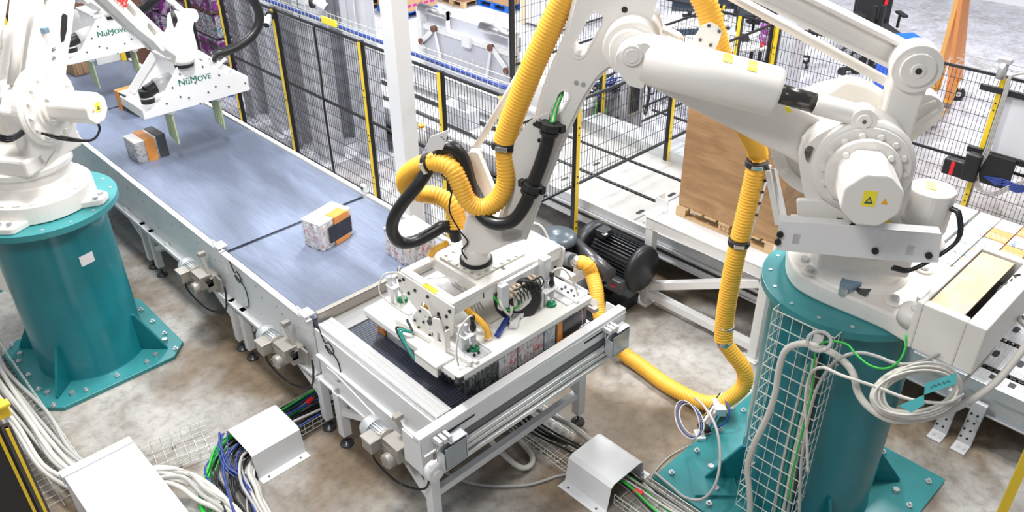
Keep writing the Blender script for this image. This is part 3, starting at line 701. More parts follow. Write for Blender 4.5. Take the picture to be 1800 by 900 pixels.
for k in range(5): mb.tube([(5.8+.06*k, 1.13, 2.70), (5.95+.07*k, 1.15-.01*k, 2.76), (6.2, 1.14, 2.72+.01*k), (6.35, 1.16, 2.66)], .012, 6)
mb.build('connector_cable', 'black', cb)
MB().bx(5.5, 6.4, 1.09, 1.45, zb+.16, zb+.19).build('box_floor', 'dark_steel', cb)
MB().tube([(5.60, 1.13, 2.74), (5.68, 1.14, 2.76), (5.80, 1.16, 2.70)], .008, 6).build('earth_wire', 'cable_green', cb)
# stepped ring and turret
mb = MB(); mb.lathe((5.87, 2.17, zb+.15), (0, 0, 1), [(.42, 0), (.40, .03), (.35, .05), (.34, .22), (.36, .24), (.36, .30)], n=56, smooth=False); mb.build('rotation_housing', 'robot_white', rob, bevel=.01)
mb = MB()
for x, y, r_ in ((5.62, 2.48, .07), (5.52, 2.38, .07), (5.60, 1.72, .07), (6.2, 1.75, .07), (6.2, 2.5, .07)): mb.cyl((x, y, zb+.16), (x, y, zb+.18), r_, n=20)
mb.build('bolt_boss', 'robot_white', rob, bevel=.006)
mb = MB()
for x, y in ((5.62, 2.48), (5.52, 2.38), (5.60, 1.72), (6.2, 1.75), (5.44, 2.05), (5.75, 1.58)): mb.cyl((x, y, zb+.15), (x, y, zb+.21), .036, n=8, smooth=False)
mb.build('base_bolt', 'zinc', rob)
mb = MB(); mb.lathe((5.45, 1.52, 2.62), (-.3, -.2, 1), [(.10, -.1), (.10, 0), (.07, .03), (.03, .035)], n=24); mb.build('level_boss', 'robot_white', rob)
MB().cyl((5.44, 1.516, 2.655), (5.438, 1.514, 2.665), .03, n=6, smooth=False).build('boss_bolt', 'zinc', rob)
MB().prism([tuple(PZ(*p, 2.55))[:2] for p in ((1449, 484), (1459, 477), (1532, 510), (1522, 519))], XY, 2.531, 2.56).build('stop_bar', 'dark_steel', rob, bevel=.004)
mb = MB(); mb.prism([tuple(PZ(*p, 2.60))[:2] for p in ((1477, 496), (1484, 478), (1502, 464), (1516, 446), (1541, 461), (1524, 478), (1514, 498), (1498, 506))], XY, 2.565, 2.60); mb.build('lock_bracket', 'blue_grey', rob, bevel=.004, label='blue-grey painted bracket')
mb = MB(); wx = [(-.30, 2.66), (.45, 2.66), (.62, 2.95), (.66, 3.35), (.60, 3.72), (.40, 3.98), (.05, 4.0), (-.12, 3.75), (-.16, 3.2), (-.36, 3.05)]
hc = rz(1517, 297, -.5)
H = (hc[0], hc[1])
MB().prism([(-.32, -.34), (.36, -.34), (.36, .36), (-.32, .36)], lambda a, b, t: PR(a, b, t), 2.66, 2.92).build('turret_floor', 'robot_white', rob, bevel=.03)
o1 = [rz(*p, -.42) for p in ((1432, 392), (1412, 340), (1406, 288), (1418, 255), (1440, 236), (1478, 218), (1505, 200), (1530, 203), (1560, 214), (1590, 232), (1604, 262), (1606, 310), (1597, 356), (1582, 385), (1576, 400))]
MB_ = MB(); pprism(MB_, PR, rpoly(o1, .06), -.20, -.42, [slot(rz(1424, 272, -.42), (.35, 1), .07, .035)]); MB_.build('near_cheek', 'robot_white', rob, bevel=.02)
mb = MB(); pprism(mb, PR, rpoly([(a, b) for a, b in o1], .06), .22, .38); mb.build('far_cheek', 'robot_white', rob, bevel=.02)
hub(PR, rob, H, .345, -.40, -.54)
mc = rz(1527, 345, -1.0)
motor(PR, rob, (H[0]+.01, H[1]), -.54, -.98, .20)
# crescent guard of the far gear and flap
fc = rz(1500, 215, .42)
gt = rz(1492, 142, .4); GC = (gt[0], gt[1]-.50)
mb = MB(); pprism(mb, PR, circ(GC, .50, 40), .34, .46, [circ(GC, .40, 32)]); mb.build('far_gear_rim', 'robot_white', rob, bevel=.015)
mb = MB(); pprism(mb, PR, circ(GC, .41, 40), .38, .44)
for k in range(10):
    q = 2*PI*k/10; c_ = (GC[0]+.44*math.cos(q), GC[1]+.44*math.sin(q)); mb.cyl(PR(c_[0], .30, c_[1]), PR(c_[0], .36, c_[1]), .03, n=10)
mb.build('far_gear_disc', 'robot_white', rob, bevel=.01)
fl_ = [rz(*p, .10) for p in ((1560, 300), (1596, 246), (1648, 205), (1657, 186), (1650, 168), (1630, 158), (1590, 160), (1540, 200))]
mb = MB(); pprism(mb, PR, rpoly(fl_, .05), .02, .20); mb.build('rear_flap', 'robot_white', rob, bevel=.03)
for a, b in (((1590, 200), (1645, 178)), ((1600, 225), (1648, 192))):
    MB().bar(PR.P(*a, .015), PR.P(*b, .015), .03, .03).build('flap_rib', 'robot_white', rob, bevel=.01)
# bell crank up to the parallel beam
bc = [rz(*p, -.20) for p in ((1548, 215), (1562, 160), (1577, 108), (1590, 92), (1612, 86), (1634, 96), (1640, 118), (1636, 145), (1618, 190), (1600, 250), (1570, 260))]
mb = MB(); pprism(mb, PR, rpoly(bc, .05), -.20, -.02); mb.build('bell_crank', 'robot_white', rob, bevel=.02)
bp = rz(1614, 124, -.26)
mb = MB(); wx_disc(mb, PR, bp, .165, -.06, -.24, 36); wx_disc(mb, PR, bp, .115, -.24, -.265, 30); wx_disc(mb, PR, bp, .05, -.26, -.275, 20); bcp = mb.build('pivot_cap', 'robot_white', rob, bevel=.006)
mb = MB(); wx_disc(mb, PR, bp, .022, -.262, -.28, 12); mb.build('pivot_bolt', 'rod_dark', bcp)
# thick parallel beam: I section from the bell crank up over the frame
A_ = rz(1602, 108, .0); B_ = rz(1330, -28, .0); d_ = (B_[0]-A_[0], B_[1]-A_[1]); L_ = math.hypot(*d_); d_ = (d_[0]/L_, d_[1]/L_); n_ = (-d_[1], d_[0])
E_ = (A_[0]+d_[0]*2.05, A_[1]+d_[1]*2.05)
def off(p, s): return (p[0]+n_[0]*s, p[1]+n_[1]*s)
mb = MB(); pprism(mb, PR, [off(A_, -.078), off(A_, .078), off(E_, .078), off(E_, -.078)], -.02, .05)
for s in (-.078, .078): pprism(mb, PR, [off(A_, s-.018), off(A_, s+.018), off(E_, s+.018), off(E_, s-.018)], -.09, .11)
mb.build('parallel_beam', 'robot_white', rob, bevel=.02)
# long thin tie rods
r0, r1 = PR.P(1588, 160, .18), PR.P(1302, 2, .18); MB().cyl(r0, r1+(r1-r0)*.12, .036, n=18).ball(r0, .06).build('tie_rod', 'robot_white', rob)
# lower arm
la = [rz(*p, -.15) for p in ((1086, 92), (1096, 66), (1120, 60), (1160, 75), (1300, 140), (1400, 190), (1445, 212), (1510, 250), (1560, 290), (1520, 350), (1440, 320), (1395, 282), (1345, 258), (1212, 190), (1140, 152), (1104, 132))]
mb = MB(); pprism(mb, PR, rpoly(la, .08), -.17, .15); mb.build('lower_arm', 'robot_white', rob, bevel=.04, seg=3)
mb = MB(); pprism(mb, PR, [rz(*p, -.175) for p in ((1379, 188), (1388, 188), (1392, 197), (1383, 198))], -.178, -.17); mb.build('arm_sticker', 'yellow', rob)
# balancing cylinder with rod
ca, cb_ = rz(1132, 102, -.42), rz(1366, 163, -.42); p0, p1 = PR(ca[0], -.42, ca[1]), PR(cb_[0], -.42, cb_[1]); ax = (p1-p0).normalized()
mb = MB(); mb.lathe(p0, ax, [(.155, 0), (.172, .015), (.172, (p1-p0).length-.03), (.160, (p1-p0).length), (.06, (p1-p0).length)], n=56); bal = mb.build('balance_cylinder', 'robot_white', rob)
rod0 = p1-ax*.05; re = PR.P(1432, 180, -.42); rend = PR.P(1516, 205, -.42); ax2 = (rend-p1).normalized()
MB().cyl(rod0, p1+ax2*((re-p1).length), .068, n=32).build('piston_rod', 'rod_dark', bal)
mb = MB(); mb.cyl(p1+ax2*(re-p1).length, rend, .075, n=32); c2 = rz(1516, 205, -.42); wx_disc(mb, PR, c2, .085, -.36, -.50, 28); wx_disc(mb, PR, c2, .05, -.50, -.515, 20); mb.build('rod_end', 'robot_white', bal, bevel=.006)
mb = MB(); wx_disc(mb, PR, c2, .014, -.51, -.52, 10); mb.build('rod_end_bolt', 'rod_dark', bal)
cl = [rz(*p, -.36) for p in ((1087, 82), (1103, 68), (1140, 60), (1150, 72), (1134, 142), (1108, 135), (1085, 102))]
mb = MB(); pprism(mb, PR, rpoly(cl, .03), -.30, -.54); pc = rz(1111, 97, -.54); wx_disc(mb, PR, pc, .072, -.53, -.56, 30); wx_disc(mb, PR, pc, .05, -.56, -.567, 24); mb.build('cylinder_clevis', 'robot_white', bal, bevel=.012)
for (xa, xb, w_) in ((1272, 1290, 0), (1318, 1334, 1)):
    mb = MB(); n = 6; pts = []
    f0, f1 = ((xa-1140)/245, (xb-1140)/245)
    for rr in (.1735, .176):
        for k in range(n+1):
            a = math.radians((58+30*k/n) if not w_ else (52+34*k/n))
            uu = ax; sd = -PR.n; upv = uu.cross(sd).normalized(); upv = upv if upv.z > 0 else -upv
            for f in (f0, f1):
                pts.append(p0+ax*((p1-p0).length*f)+(sd*math.cos(a)+upv*math.sin(a))*rr)
    N = 2*(n+1); fs = []
    for k in range(n): i = 2*k; fs += [(i, i+1, i+3, i+2), (N+i, N+i+2, N+i+3, N+i+1), (i, i+2, N+i+2, N+i), (i+1, N+i+1, N+i+3, i+3)]
    fs += [(0, N, N+1, 1), (2*n, 2*n+1, N+2*n+1, N+2*n)]
    mb.add(pts, fs); mb.build('cylinder_sticker', 'yellow', bal)
# upper arm, elbow to wrist
ua_near = [rz(*p, -.13) for p in ((1022, -40), (996, 64), (960, 149), (944, 205), (925, 250), (905, 310), (884, 372), (868, 425), (920, 424), (951, 341), (980, 267), (1004, 213), (1024, 172), (1045, 140), (1066, 118), (1092, 112), (1120, 96), (1145, 40), (1165, -40))]
s1 = slot(rz(1033, 62, -.13), tuple(V(rz(1049, 28, -.13))-V(rz(1013, 92, -.13))), .25, .055); s2 = slot(rz(985, 182, -.13), tuple(V(rz(994, 166, -.13))-V(rz(975, 200, -.13))), .13, .045)
mb = MB(); pprism(mb, PR, rpoly(ua_near, .05, 3), -.13, -.10, [s1, s2]); mb.build('upper_arm', 'robot_white', rob, bevel=.012)
mb = MB(); pprism(mb, PR, rpoly(ua_near, .05, 3), .10, .13, [s1, s2]); mb.build('upper_arm_far_web', 'robot_white', rob, bevel=.012)
mb = MB()
nn = len(ua_near)
for i in list(range(0, 7))+list(range(8, 15)):
    a, b = ua_near[i], ua_near[i+1]; mb.bar(PR(a[0], 0, a[1]), PR(b[0], 0, b[1]), .05, .22, PR.n)
mb.build('upper_arm_flange', 'robot_white', rob, bevel=.01)
for s_, L in ((s1, 0), (s2, 0)):
    mb = MB(); pprism(mb, PR, [((a-sum(p[0] for p in s_)/len(s_))*1.14+sum(p[0] for p in s_)/len(s_), (b-sum(p[1] for p in s_)/len(s_))*1.14+sum(p[1] for p in s_)/len(s_)) for a, b in s_], -.136, .12, [s_]); mb.build('slot_rim', 'robot_white', rob, bevel=.004)
ec = rz(1110, 80, -.22); mb = MB(); wx_disc(mb, PR, ec, .20, -.30, .2, 40); wx_disc(mb, PR, ec, .15, -.33, -.30, 40); mb.build('elbow_joint', 'robot_white', rob, bevel=.02)
mb = MB()
for p in ((1013, 145), (1025, 148)): c_ = rz(*p, -.13); wx_disc(mb, PR, c_, .018, -.13, -.138, 12)
mb.build('plug', 'zinc', rob)
mb = MB(); c_ = rz(1098, 17, -.13); wx_disc(mb, PR, c_, .022, -.128, -.134, 14); mb.build('screw_hole', 'black', rob)
# cover plate carrying the cable hose
cp = [rz(*p, -.19) for p in ((932, 212), (966, 196), (962, 236), (952, 282), (936, 320), (925, 345), (905, 378), (892, 380), (893, 330), (898, 282), (904, 250), (920, 226))]
mb = MB(); pprism(mb, PR, rpoly(cp, .03), -.17, -.185); cpo = mb.build('hose_plate', 'robot_white', rob, bevel=.004)
mb = MB(); bolts(mb, [PR.P(*p, -.186) for p in ((948, 246), (934, 312), (908, 372), (940, 218))], -PR.n, .016, .012); mb.build('plate_bolt', 'black', cpo)
# elbow link on the far side
el = [rz(*p, .28) for p in ((1120, 45), (1140, 30), (1164, 44), (1200, 60), (1205, 90), (1130, 110))]
mb = MB(); pprism(mb, PR, rpoly(el, .04), .20, .32); mb.build('elbow_link', 'robot_white', rob, bevel=.02)
# thin rod down to the wrist and wrist levers
ra, rb = PR.P(1002, -20, .22), PR.P(832, 268, .22)
MB().cyl(ra+(ra-rb)*.2, rb, .030, n=16).build('wrist_rod', 'robot_white', rob)
wl_ = [rz(*p, .12) for p in ((826, 262), (842, 262), (858, 300), (880, 352), (896, 384), (872, 412), (822, 400), (818, 372), (822, 320))]
mb = MB(); pprism(mb, PR, rpoly(wl_, .03), .06, .14, [[rz(*p, .12) for p in ((838, 310), (866, 362), (850, 388), (830, 380), (828, 340))]]); mb.build('wrist_lever', 'robot_white', rob, bevel=.012)
wc = PR(3.2, 0, 0); TX, TY = 4.07, 4.80
ws = [rz(*p, -.08) for p in ((822, 372), (852, 366), (884, 384), (905, 392), (928, 396), (925, 418), (892, 428), (852, 446), (818, 446), (812, 420))]
mb = MB(); pprism(mb, PR, rpoly(ws, .04), -.13, .10); mb.build('wrist_housing', 'robot_white', rob, bevel=.04, seg=3)
mb = MB(); mb.lathe(PZ(837, 452, 2.24)-V((0, 0, .02)), (0, 0, 1), [(.115, 0), (.125, .02), (.125, .10), (.11, .16)], n=36); mb.build('wrist_cone', 'robot_white', rob)
fl0 = PZ(837, 456, 2.19)
mb = MB(); mb.lathe((fl0.x, fl0.y, 2.155), (0, 0, 1), [(.15, 0), (.15, .055), (.135, .07)], n=36); tf = mb.build('tool_flange', 'black', rob)
mb = MB(); bolts(mb, [(fl0.x+.13*math.cos(a), fl0.y+.13*math.sin(a), 2.185) for a in (-2.2,)], (-.6, -.8, 0), .022, .012, 12); mb.build('zero_mark', 'silver_light', tf)
# bracket with four bolts that holds the hose over the arm
bk = [rz(*p, -.20) for p in ((1211, 80), (1233, 46), (1248, 39), (1262, 46), (1270, 56), (1262, 78), (1252, 98), (1205, 92))]
mb = MB(); pprism(mb, PR, rpoly(bk, .02), -.20, -.185); bko = mb.build('hose_bracket', 'robot_white', rob, bevel=.003)
mb = MB(); bolts(mb, [PR.P(*p, -.201) for p in ((1246, 45), (1264, 55), (1231, 70), (1249, 79))], -PR.n, .012, .01); mb.build('bracket_bolt', 'dark_steel', bko)
# second motor on the turret and long channel plate in front
mt = PZ(1640, 330, 3.42); mb = MB(); mb.lathe((mt.x, mt.y, 2.95), (0, 0, 1), [(.19, 0), (.19, .04), (.15, .06), (.15, .14)], n=28); mb.prism(rpoly([(mt.x+.17*math.cos(2*PI*(k+.5)/8), mt.y+.17*math.sin(2*PI*(k+.5)/8)) for k in range(8)], .03, 2), XY, 3.08, 3.42)
m2 = mb.build('turret_motor', 'robot_white', rob, bevel=.012)
mb = MB().box((mt.x+.02, mt.y+.02, 3.423), (.13, .07, .004), .4); mb.build('motor_sticker', 'yellow', m2)
for k in range(2):
    a_ = V((mt.x-.05+.03*k, mt.y-.165, 3.33)); MB().tube([a_, a_+V((-.02, -.07, -.02)), a_+V((-.08, -.12, -.20)), a_+V((-.26, .05, -.42)), a_+V((-.38, .15, -.40))], .014, 8).build('motor_cable', 'hose_black', m2)
sup_ = [(-.42, 2.92), (-.05, 2.92), (-.05, 3.2), (-.42, 3.08)]
mb = MB(); pprism(mb, PR, rpoly(sup_, .03), -.46, .2); mb.build('turret_shelf', 'robot_white', rob, bevel=.02)
cw = -.62; ch = [rz(*p, cw) for p in ((1370, 390), (1445, 392), (1655, 412), (1650, 462), (1600, 462), (1364, 440))]
mb = MB(); pprism(mb, PR, ch, cw, cw+.012); mb.bar(PR(ch[0][0], cw+.05, ch[0][1]), PR(ch[2][0], cw+.05, ch[2][1]), .1, .012, PR.n.cross(V((PR.u*(ch[2][0]-ch[0][0])+V((0, 0, ch[2][1]-ch[0][1])))).normalized()))
cpl = mb.build('channel_plate', 'paint_white', rob, bevel=.004)
mb = MB()
for p in ((1371, 411), (1367, 424), (1538, 440), (1632, 448)): mb.cyl(PR.P(*p, cw-.001), PR.P(*p, cw-.001)-PR.n*.02, .024, n=14)
mb.build('plate_bolt', 'black', cpl)
for p in ((1400, 420), (1600, 440)):
    a_ = PR.P(*p, cw); MB().bar(a_, a_+PR.n*.3, .05, .08).build('plate_bracket', 'robot_white', rob)
lab = [rz(*p, -.46) for p in ((1535, 385), (1568, 387), (1566, 403), (1533, 402))]
lpn = [rz(*p, -.45) for p in ((1400, 352), (1580, 358), (1582, 412), (1404, 404))]
mb = MB(); pprism(mb, PR, rpoly(lpn, .03), -.40, -.45); lp = mb.build('label_panel', 'robot_white', rob, bevel=.008)
mb = MB()
for q4_ in (((1534, 386), (1568, 388), (1567, 396), (1533, 394)), ((1502, 383), (1518, 384), (1517, 394), (1501, 393))): pprism(mb, PR, [rz(*p, -.455) for p in q4_], -.456, -.452)
mb.build('warning_label', 'yellow', lp)
mb = MB()
for q4_ in (((1471, 383), (1482, 384), (1482, 389), (1471, 388)), ((1540, 398), (1549, 399), (1549, 402), (1540, 401)), ((1552, 399), (1562, 400), (1562, 403), (1552, 402)), ((1473, 391), (1484, 392), (1484, 393), (1473, 392))): pprism(mb, PR, [rz(*p, -.455) for p in q4_], -.457, -.452)
pprism(mb, PR, [rz(*p, -.457) for p in ((1537, 393), (1541, 387), (1545, 394))], -.458, -.452); mb.build('label_symbol', 'ink', lp)
mb = MB()
for k in range(4): mb.tube([PR.P(1492, 375, -.5-.02*k), PR.P(1500, 392, -.58), PR.P(1490+4*k, 400, -.6), PR.P(1515, 402, -.6)], .012, 6)
mb.build('motor_cable', 'hose_black', rob)
# rubber cylinder on the right of the turret
# ================================================================ LEFT ROBOTS
PLn = Plane((1.69, 9.15), (4.1, 10.75)); lz = PLn.rz
lr = thing('palletising_robot', 'white robot on the left teal pedestal with red letters on its arm', 'robot', (1.69, 9.15, 2.05), 'robots with clamp grippers')
z0 = 2.05; cx, cy = 1.69, 9.15
star = []
for k in range(4):
    q = PI/4+k*PI/2
    for da, rr in ((-.38, .50), (-.13, .72), (.13, .72), (.38, .50)): star.append((cx+rr*math.cos(q+da), cy+rr*math.sin(q+da)))
MB().prism(rpoly(star, .05), XY, z0+.001, z0+.07).build('base_casting', 'robot_white', lr, bevel=.012)
MB().lathe((cx, cy, z0+.07), (0, 0, 1), [(.56, -.06), (.55, .13), (.50, .15), (.44, .17), (.42, .26), (.40, .27), (.40, .36), (.44, .38), (.44, .44), (.36, .47), (.34, .52)], n=64, smooth=False).build('rotation_housing', 'robot_white', lr, bevel=.008)
mb = MB()
for k in range(20):
    q = 2*PI*k/20; mb.box((cx+math.cos(q)*.50, cy+math.sin(q)*.50, z0+.215), (.05, .09, .02), q)
mb.build('gear_tooth', 'robot_white', lr, bevel=.004)
mb = MB()
for k in range(4):
    for da in (-.11, .06):
        q = PI/4+k*PI/2+da; mb.cyl((cx+math.cos(q)*.65, cy+math.sin(q)*.65, z0+.07), (cx+math.cos(q)*.65, cy+math.sin(q)*.65, z0+.10), .03, n=8, smooth=False)
mb.build('base_bolt', 'zinc', lr)
Hl = lz(82, 185, -.42)
ck = [lz(*p, -.36) for p in ((62, 300), (48, 250), (20, 200), (28, 168), (50, 140), (92, 132), (112, 130), (122, 142), (128, 165), (134, 215), (133, 240), (100, 258), (84, 300))]
mb = MB(); pprism(mb, PLn, rpoly(ck, .05), -.38, -.20); mb.build('near_cheek', 'robot_white', lr, bevel=.025)
mb = MB(); pprism(mb, PLn, rpoly(ck, .05), .18, .34); mb.build('far_cheek', 'robot_white', lr, bevel=.025)
mb = MB(); mb.prism([(-.40, -.38), (.42, -.38), (.42, .34), (-.40, .34)], lambda a, b, t: PLn(a, b, t), 2.56, 2.74); mb.build('turret_floor', 'robot_white', lr, bevel=.03)
hub(PLn, lr, Hl, .40, -.37, -.50)
motor(PLn, lr, (Hl[0]+.02, Hl[1]), -.48, -.98, .16)
k_ = lz(116, 138, -.38); mb = MB(); wx_disc(mb, PLn, k_, .03, -.385, -.375, 14); mb.build('lifting_eye', 'rod_dark', lr)
a_ = PLn(Hl[0]+.04, -.92, Hl[1]-.15)
for k in range(2): MB().tube([a_+V((0, .03*k, 0)), a_+V((0, .02, -.10)), a_+V((-.12, -.02, -.16)), a_+V((-.36, .0, -.05-.03*k)), a_+V((-.50, .1, .0))], .012, 8).build('motor_cable', 'hose_black', lr)
lar = [lz(*p, -.15) for p in ((64, -60), (56, 40), (47, 78), (40, 130), (50, 180), (90, 200), (110, 160), (116, 100), (124, 50), (136, -60))]
s3 = [lz(*p, -.15) for p in ((105, 28), (108, 23), (115, 27), (114, 52), (109, 72), (104, 74), (103, 60))]
s4 = [lz(*p, -.15) for p in ((75, -20), (89, -20), (87, 8), (80, 12), (74, 6))]
mb = MB(); pprism(mb, PLn, rpoly(lar, .03), -.17, .13, [s4]); mb.build('lower_arm', 'robot_white', lr, bevel=.02)
mb = MB(); pprism(mb, PLn, s3, -.176, -.165); mb.build('arm_recess', 'rod_dark', lr)
bkx = PLn.P(79, 53, -.2); MB().box(bkx, (.06, .06, .06), .6).build('sensor_block', 'blue_grey', lr, bevel=.006)
mb = MB(); st_ = PLn.P(96, 86, -.176)
for p in ((94, 86), (94, 101)): 
    for dx, dy, L in ((0, 0, 5), (2, 3, 5), (0, 4, 4)): mb.bar(PLn.P(p[0]-L/2, p[1]+dy, -.176), PLn.P(p[0]+L/2+dx, p[1]+dy-3, -.176), .008, .004)
mb.build('arm_marking', 'ink', lr)
MB().cyl(PLn.P(47, -30, -.26), PLn.P(22, 150, -.26), .05, n=20).build('balance_rod', 'robot_white', lr)
MB().cyl(PLn.P(8, -30, -.1), PLn.P(-14, 110, -.1), .05, n=16).build('tie_rod', 'robot_white', lr)
wxl = [lz(*p, -.1) for p in ((18, 150), (34, 140), (44, 160), (30, 182), (12, 175))]
mb = MB(); pprism(mb, PLn, rpoly(wxl, .03), -.34, .1); mb.build('crank', 'robot_white', lr, bevel=.02)
for k in range(3): MB().tube([PLn.P(-6, 236+4*k, -.3), PLn.P(14, 240+4*k, -.42), PLn.P(30, 236+3*k, -.42), PLn.P(44, 226+3*k, -.40)], .016, 7).build('turret_cable', 'hose_black', lr)
# upper arm
uw = -.10
uo = [lz(*p, uw) for p in ((140, -45), (214, 25), (242, 52), (268, 72), (284, 90), (306, 84), (300, 62), (286, 56), (256, 28), (226, -2), (200, -45))]
mb = MB(); pprism(mb, PLn, rpoly(uo, .02), -.11, .09, [slot(lz(231, 19, uw), tuple(V(lz(239, 28, uw))-V(lz(225, 12, uw))), .16, .035), slot(lz(267, 53, uw), tuple(V(lz(273, 61, uw))-V(lz(261, 46, uw))), .16, .035)]); mb.build('upper_arm', 'robot_white', lr, bevel=.015)
mb = MB(); pprism(mb, PLn, uo[:5]+uo[5:], .02, .06); mb.build('arm_web', 'robot_white', lr)
MB().cyl(PLn.P(292, -6, -.02), PLn.P(330, 27, -.02), .038, n=16).build('wrist_rod', 'robot_white', lr)
e2 = lz(331, 27, -.02); mb = MB(); wx_disc(mb, PLn, e2, .085, -.12, .08, 28); mb.build('wrist_pivot', 'robot_white', lr, bevel=.008)
wy = [lz(*p, -.06) for p in ((309, 24), (322, 18), (336, 32), (333, 50), (337, 66), (342, 84), (338, 100), (306, 102), (282, 86), (276, 76), (284, 66), (300, 64), (308, 48))]
mb = MB(); pprism(mb, PLn, rpoly(wy, .03), -.12, .07); mb.build('wrist_housing', 'robot_white', lr, bevel=.03, seg=3)
fq = PZ(323, 111, 2.62)
MB().lathe((fq.x, fq.y, 2.63), (0, 0, 1), [(.13, 0), (.14, .05), (.12, .14)], n=28).build('wrist_cone', 'robot_white', lr)
MB().lathe((fq.x, fq.y, 2.585), (0, 0, 1), [(.125, 0), (.125, .055), (.11, .06)], n=28).build('tool_flange', 'black', lr)
mb = MB()
for k in range(3): mb.tube([PLn.P(300, 12, .02), PLn.P(303+3*k, 30, -.08), PLn.P(307+2*k, 48, -.05), PLn.P(309, 60, 0)], .014, 6)
mb.build('wrist_cable', 'hose_black', lr)
# red letters on the arm
pa, pb = PLn.P(172, -30, uw-.02), PLn.P(221, 12, uw-.02)
ex = (pb-pa).normalized(); ey = PLn.n.cross(ex); ey = ey if ey.z > 0 else -ey
Ltxt = (pb-pa).length; so = PLn.P(200, 2, -.113)
mb = MB(); wd = text_mesh(MB(), 'ABB', 1, lambda a, b, d: V((a, b, d)))
hgt = .135
mb = MB()
for dx_ in (-.006, 0, .006): text_mesh(mb, 'ABB', hgt*1.35, lambda a, b, d: pb+ex*((a-wd*hgt*1.35)*1.08+dx_)+ey*(b-.02)-PLn.n*(.013+abs(dx_)*.1))
mb.build('lettering', 'print_red', lr, label='red lettering', fix=False)
# second robot of the pair
SH = V((.17, 3.0, 0))
copy_tree(lr, lr.location+SH, 'white robot at the left edge, the farther of the two with clamp grippers')
p2_ = copy_tree(pl_, pl_.location+SH, 'teal pedestal under the farther left robot, mostly hidden behind the nearer one')
# ================================================================ DRINKS CASES
def case(label, c, d, rz_=0., faces=('print_dark', 'print_top'), band=None, group=None, name='drinks_case', sleeve=True):
    """shrink-wrapped tray: printed block with rounded bottles showing at the sides, wrap band"""
    t = thing(name, label, 'case of drinks', (0, 0, 0), group)
    w_, l_, h_ = d
    mb = MB().m(0); mb.box((0, 0, h_*.475), (w_*.97, l_*.97, h_*.95)).m(1).box((0, 0, h_*.97), (w_*.985, l_*.985, h_*.06))
    mb.m(0)
    nx, ny = max(2, round(w_/.12)), max(2, round(l_/.12))
    for i in range(nx):
        for s in (-1, 1): mb.cyl(((i+.5)/nx*w_-w_/2, s*(l_*.5-w_/nx*.36), .01), ((i+.5)/nx*w_-w_/2, s*(l_*.5-w_/nx*.36), h_*.93), w_/nx*.40, n=8, cap=True)
    for j in range(ny):
        for s in (-1, 1): mb.cyl((s*(w_*.5-l_/ny*.36), (j+.5)/ny*l_-l_/2, .01), (s*(w_*.5-l_/ny*.36), (j+.5)/ny*l_-l_/2, h_*.93), l_/ny*.40, n=8)
    mb.build('pack', faces, t, bevel=.006)
    if band:
        col, f0, f1, ax_ = band
        mb = MB(); e = .012
        if ax_ == 'x': mb.box(((f0+f1)/2*w_-w_/2, 0, h_/2), ((f1-f0)*w_, l_+e*2.2, h_+e))
        else: mb.box((0, (f0+f1)/2*l_-l_/2, h_/2), (w_+e*2.2, (f1-f0)*l_, h_+e))
        mb.build('wrap_band', col, t, bevel=.006)
    t.location = c; t.rotation_euler.z = rz_
    return t
ZB = 1.356
# cases travelling along the belts
q = PZ(298, 277, ZB)
c1 = case('case on the belt with grey, orange and dark stripes, below the nearer clamp gripper', (3.50, 11.03, ZB), (.43, .36, .31), .03, ('print_grey', 'print_white'), ('print_orange', .33, .64, 'x'))
MB().box((.155, 0, .16), (.125, .385, .325)).build('end_wrap', 'dark_steel', c1, bevel=.006)
c2 = case('white topped case with dark window and orange stripe, alone on the middle belt', (4.04, 7.34, ZB), (.50, .30, .34), .22, ('print_pink', 'print_top'))
MB().box((.035, -.165, .165), (.34, .02, .20)).build('dark_window', 'print_cola', c2, bevel=.004)
mb = MB(); mb.box((.07, -.16, .30), (.22, .028, .07)); mb.box((.05, -.16, .035), (.22, .028, .06)); mb.box((.06, -.10, .342), (.2, .14, .012)); mb.build('orange_stripe', 'print_orange', c2)
q = PZ(721, 472, ZB)
case('white and pink printed case at the belt edge behind the black hose', (q.x+.20, q.y+.24, ZB), (.42, .40, .33), -.05, ('print_pink', 'print_top'))
q = PZ(240, 212, ZB)
case('dark striped case held at the left end of the nearer clamp gripper', (q.x+.22, q.y+.42, ZB+.0), (.36, .62, .30), .1, ('print_dark', 'print_pink'), ('print_orange', .78, .95, 'y'))
q = PZ(148, 131, ZB)
case('small brown case under the farther clamp gripper', (q.x, q.y+.2, ZB), (.34, .40, .26), .1, ('cardboard', 'cardboard_dark'))
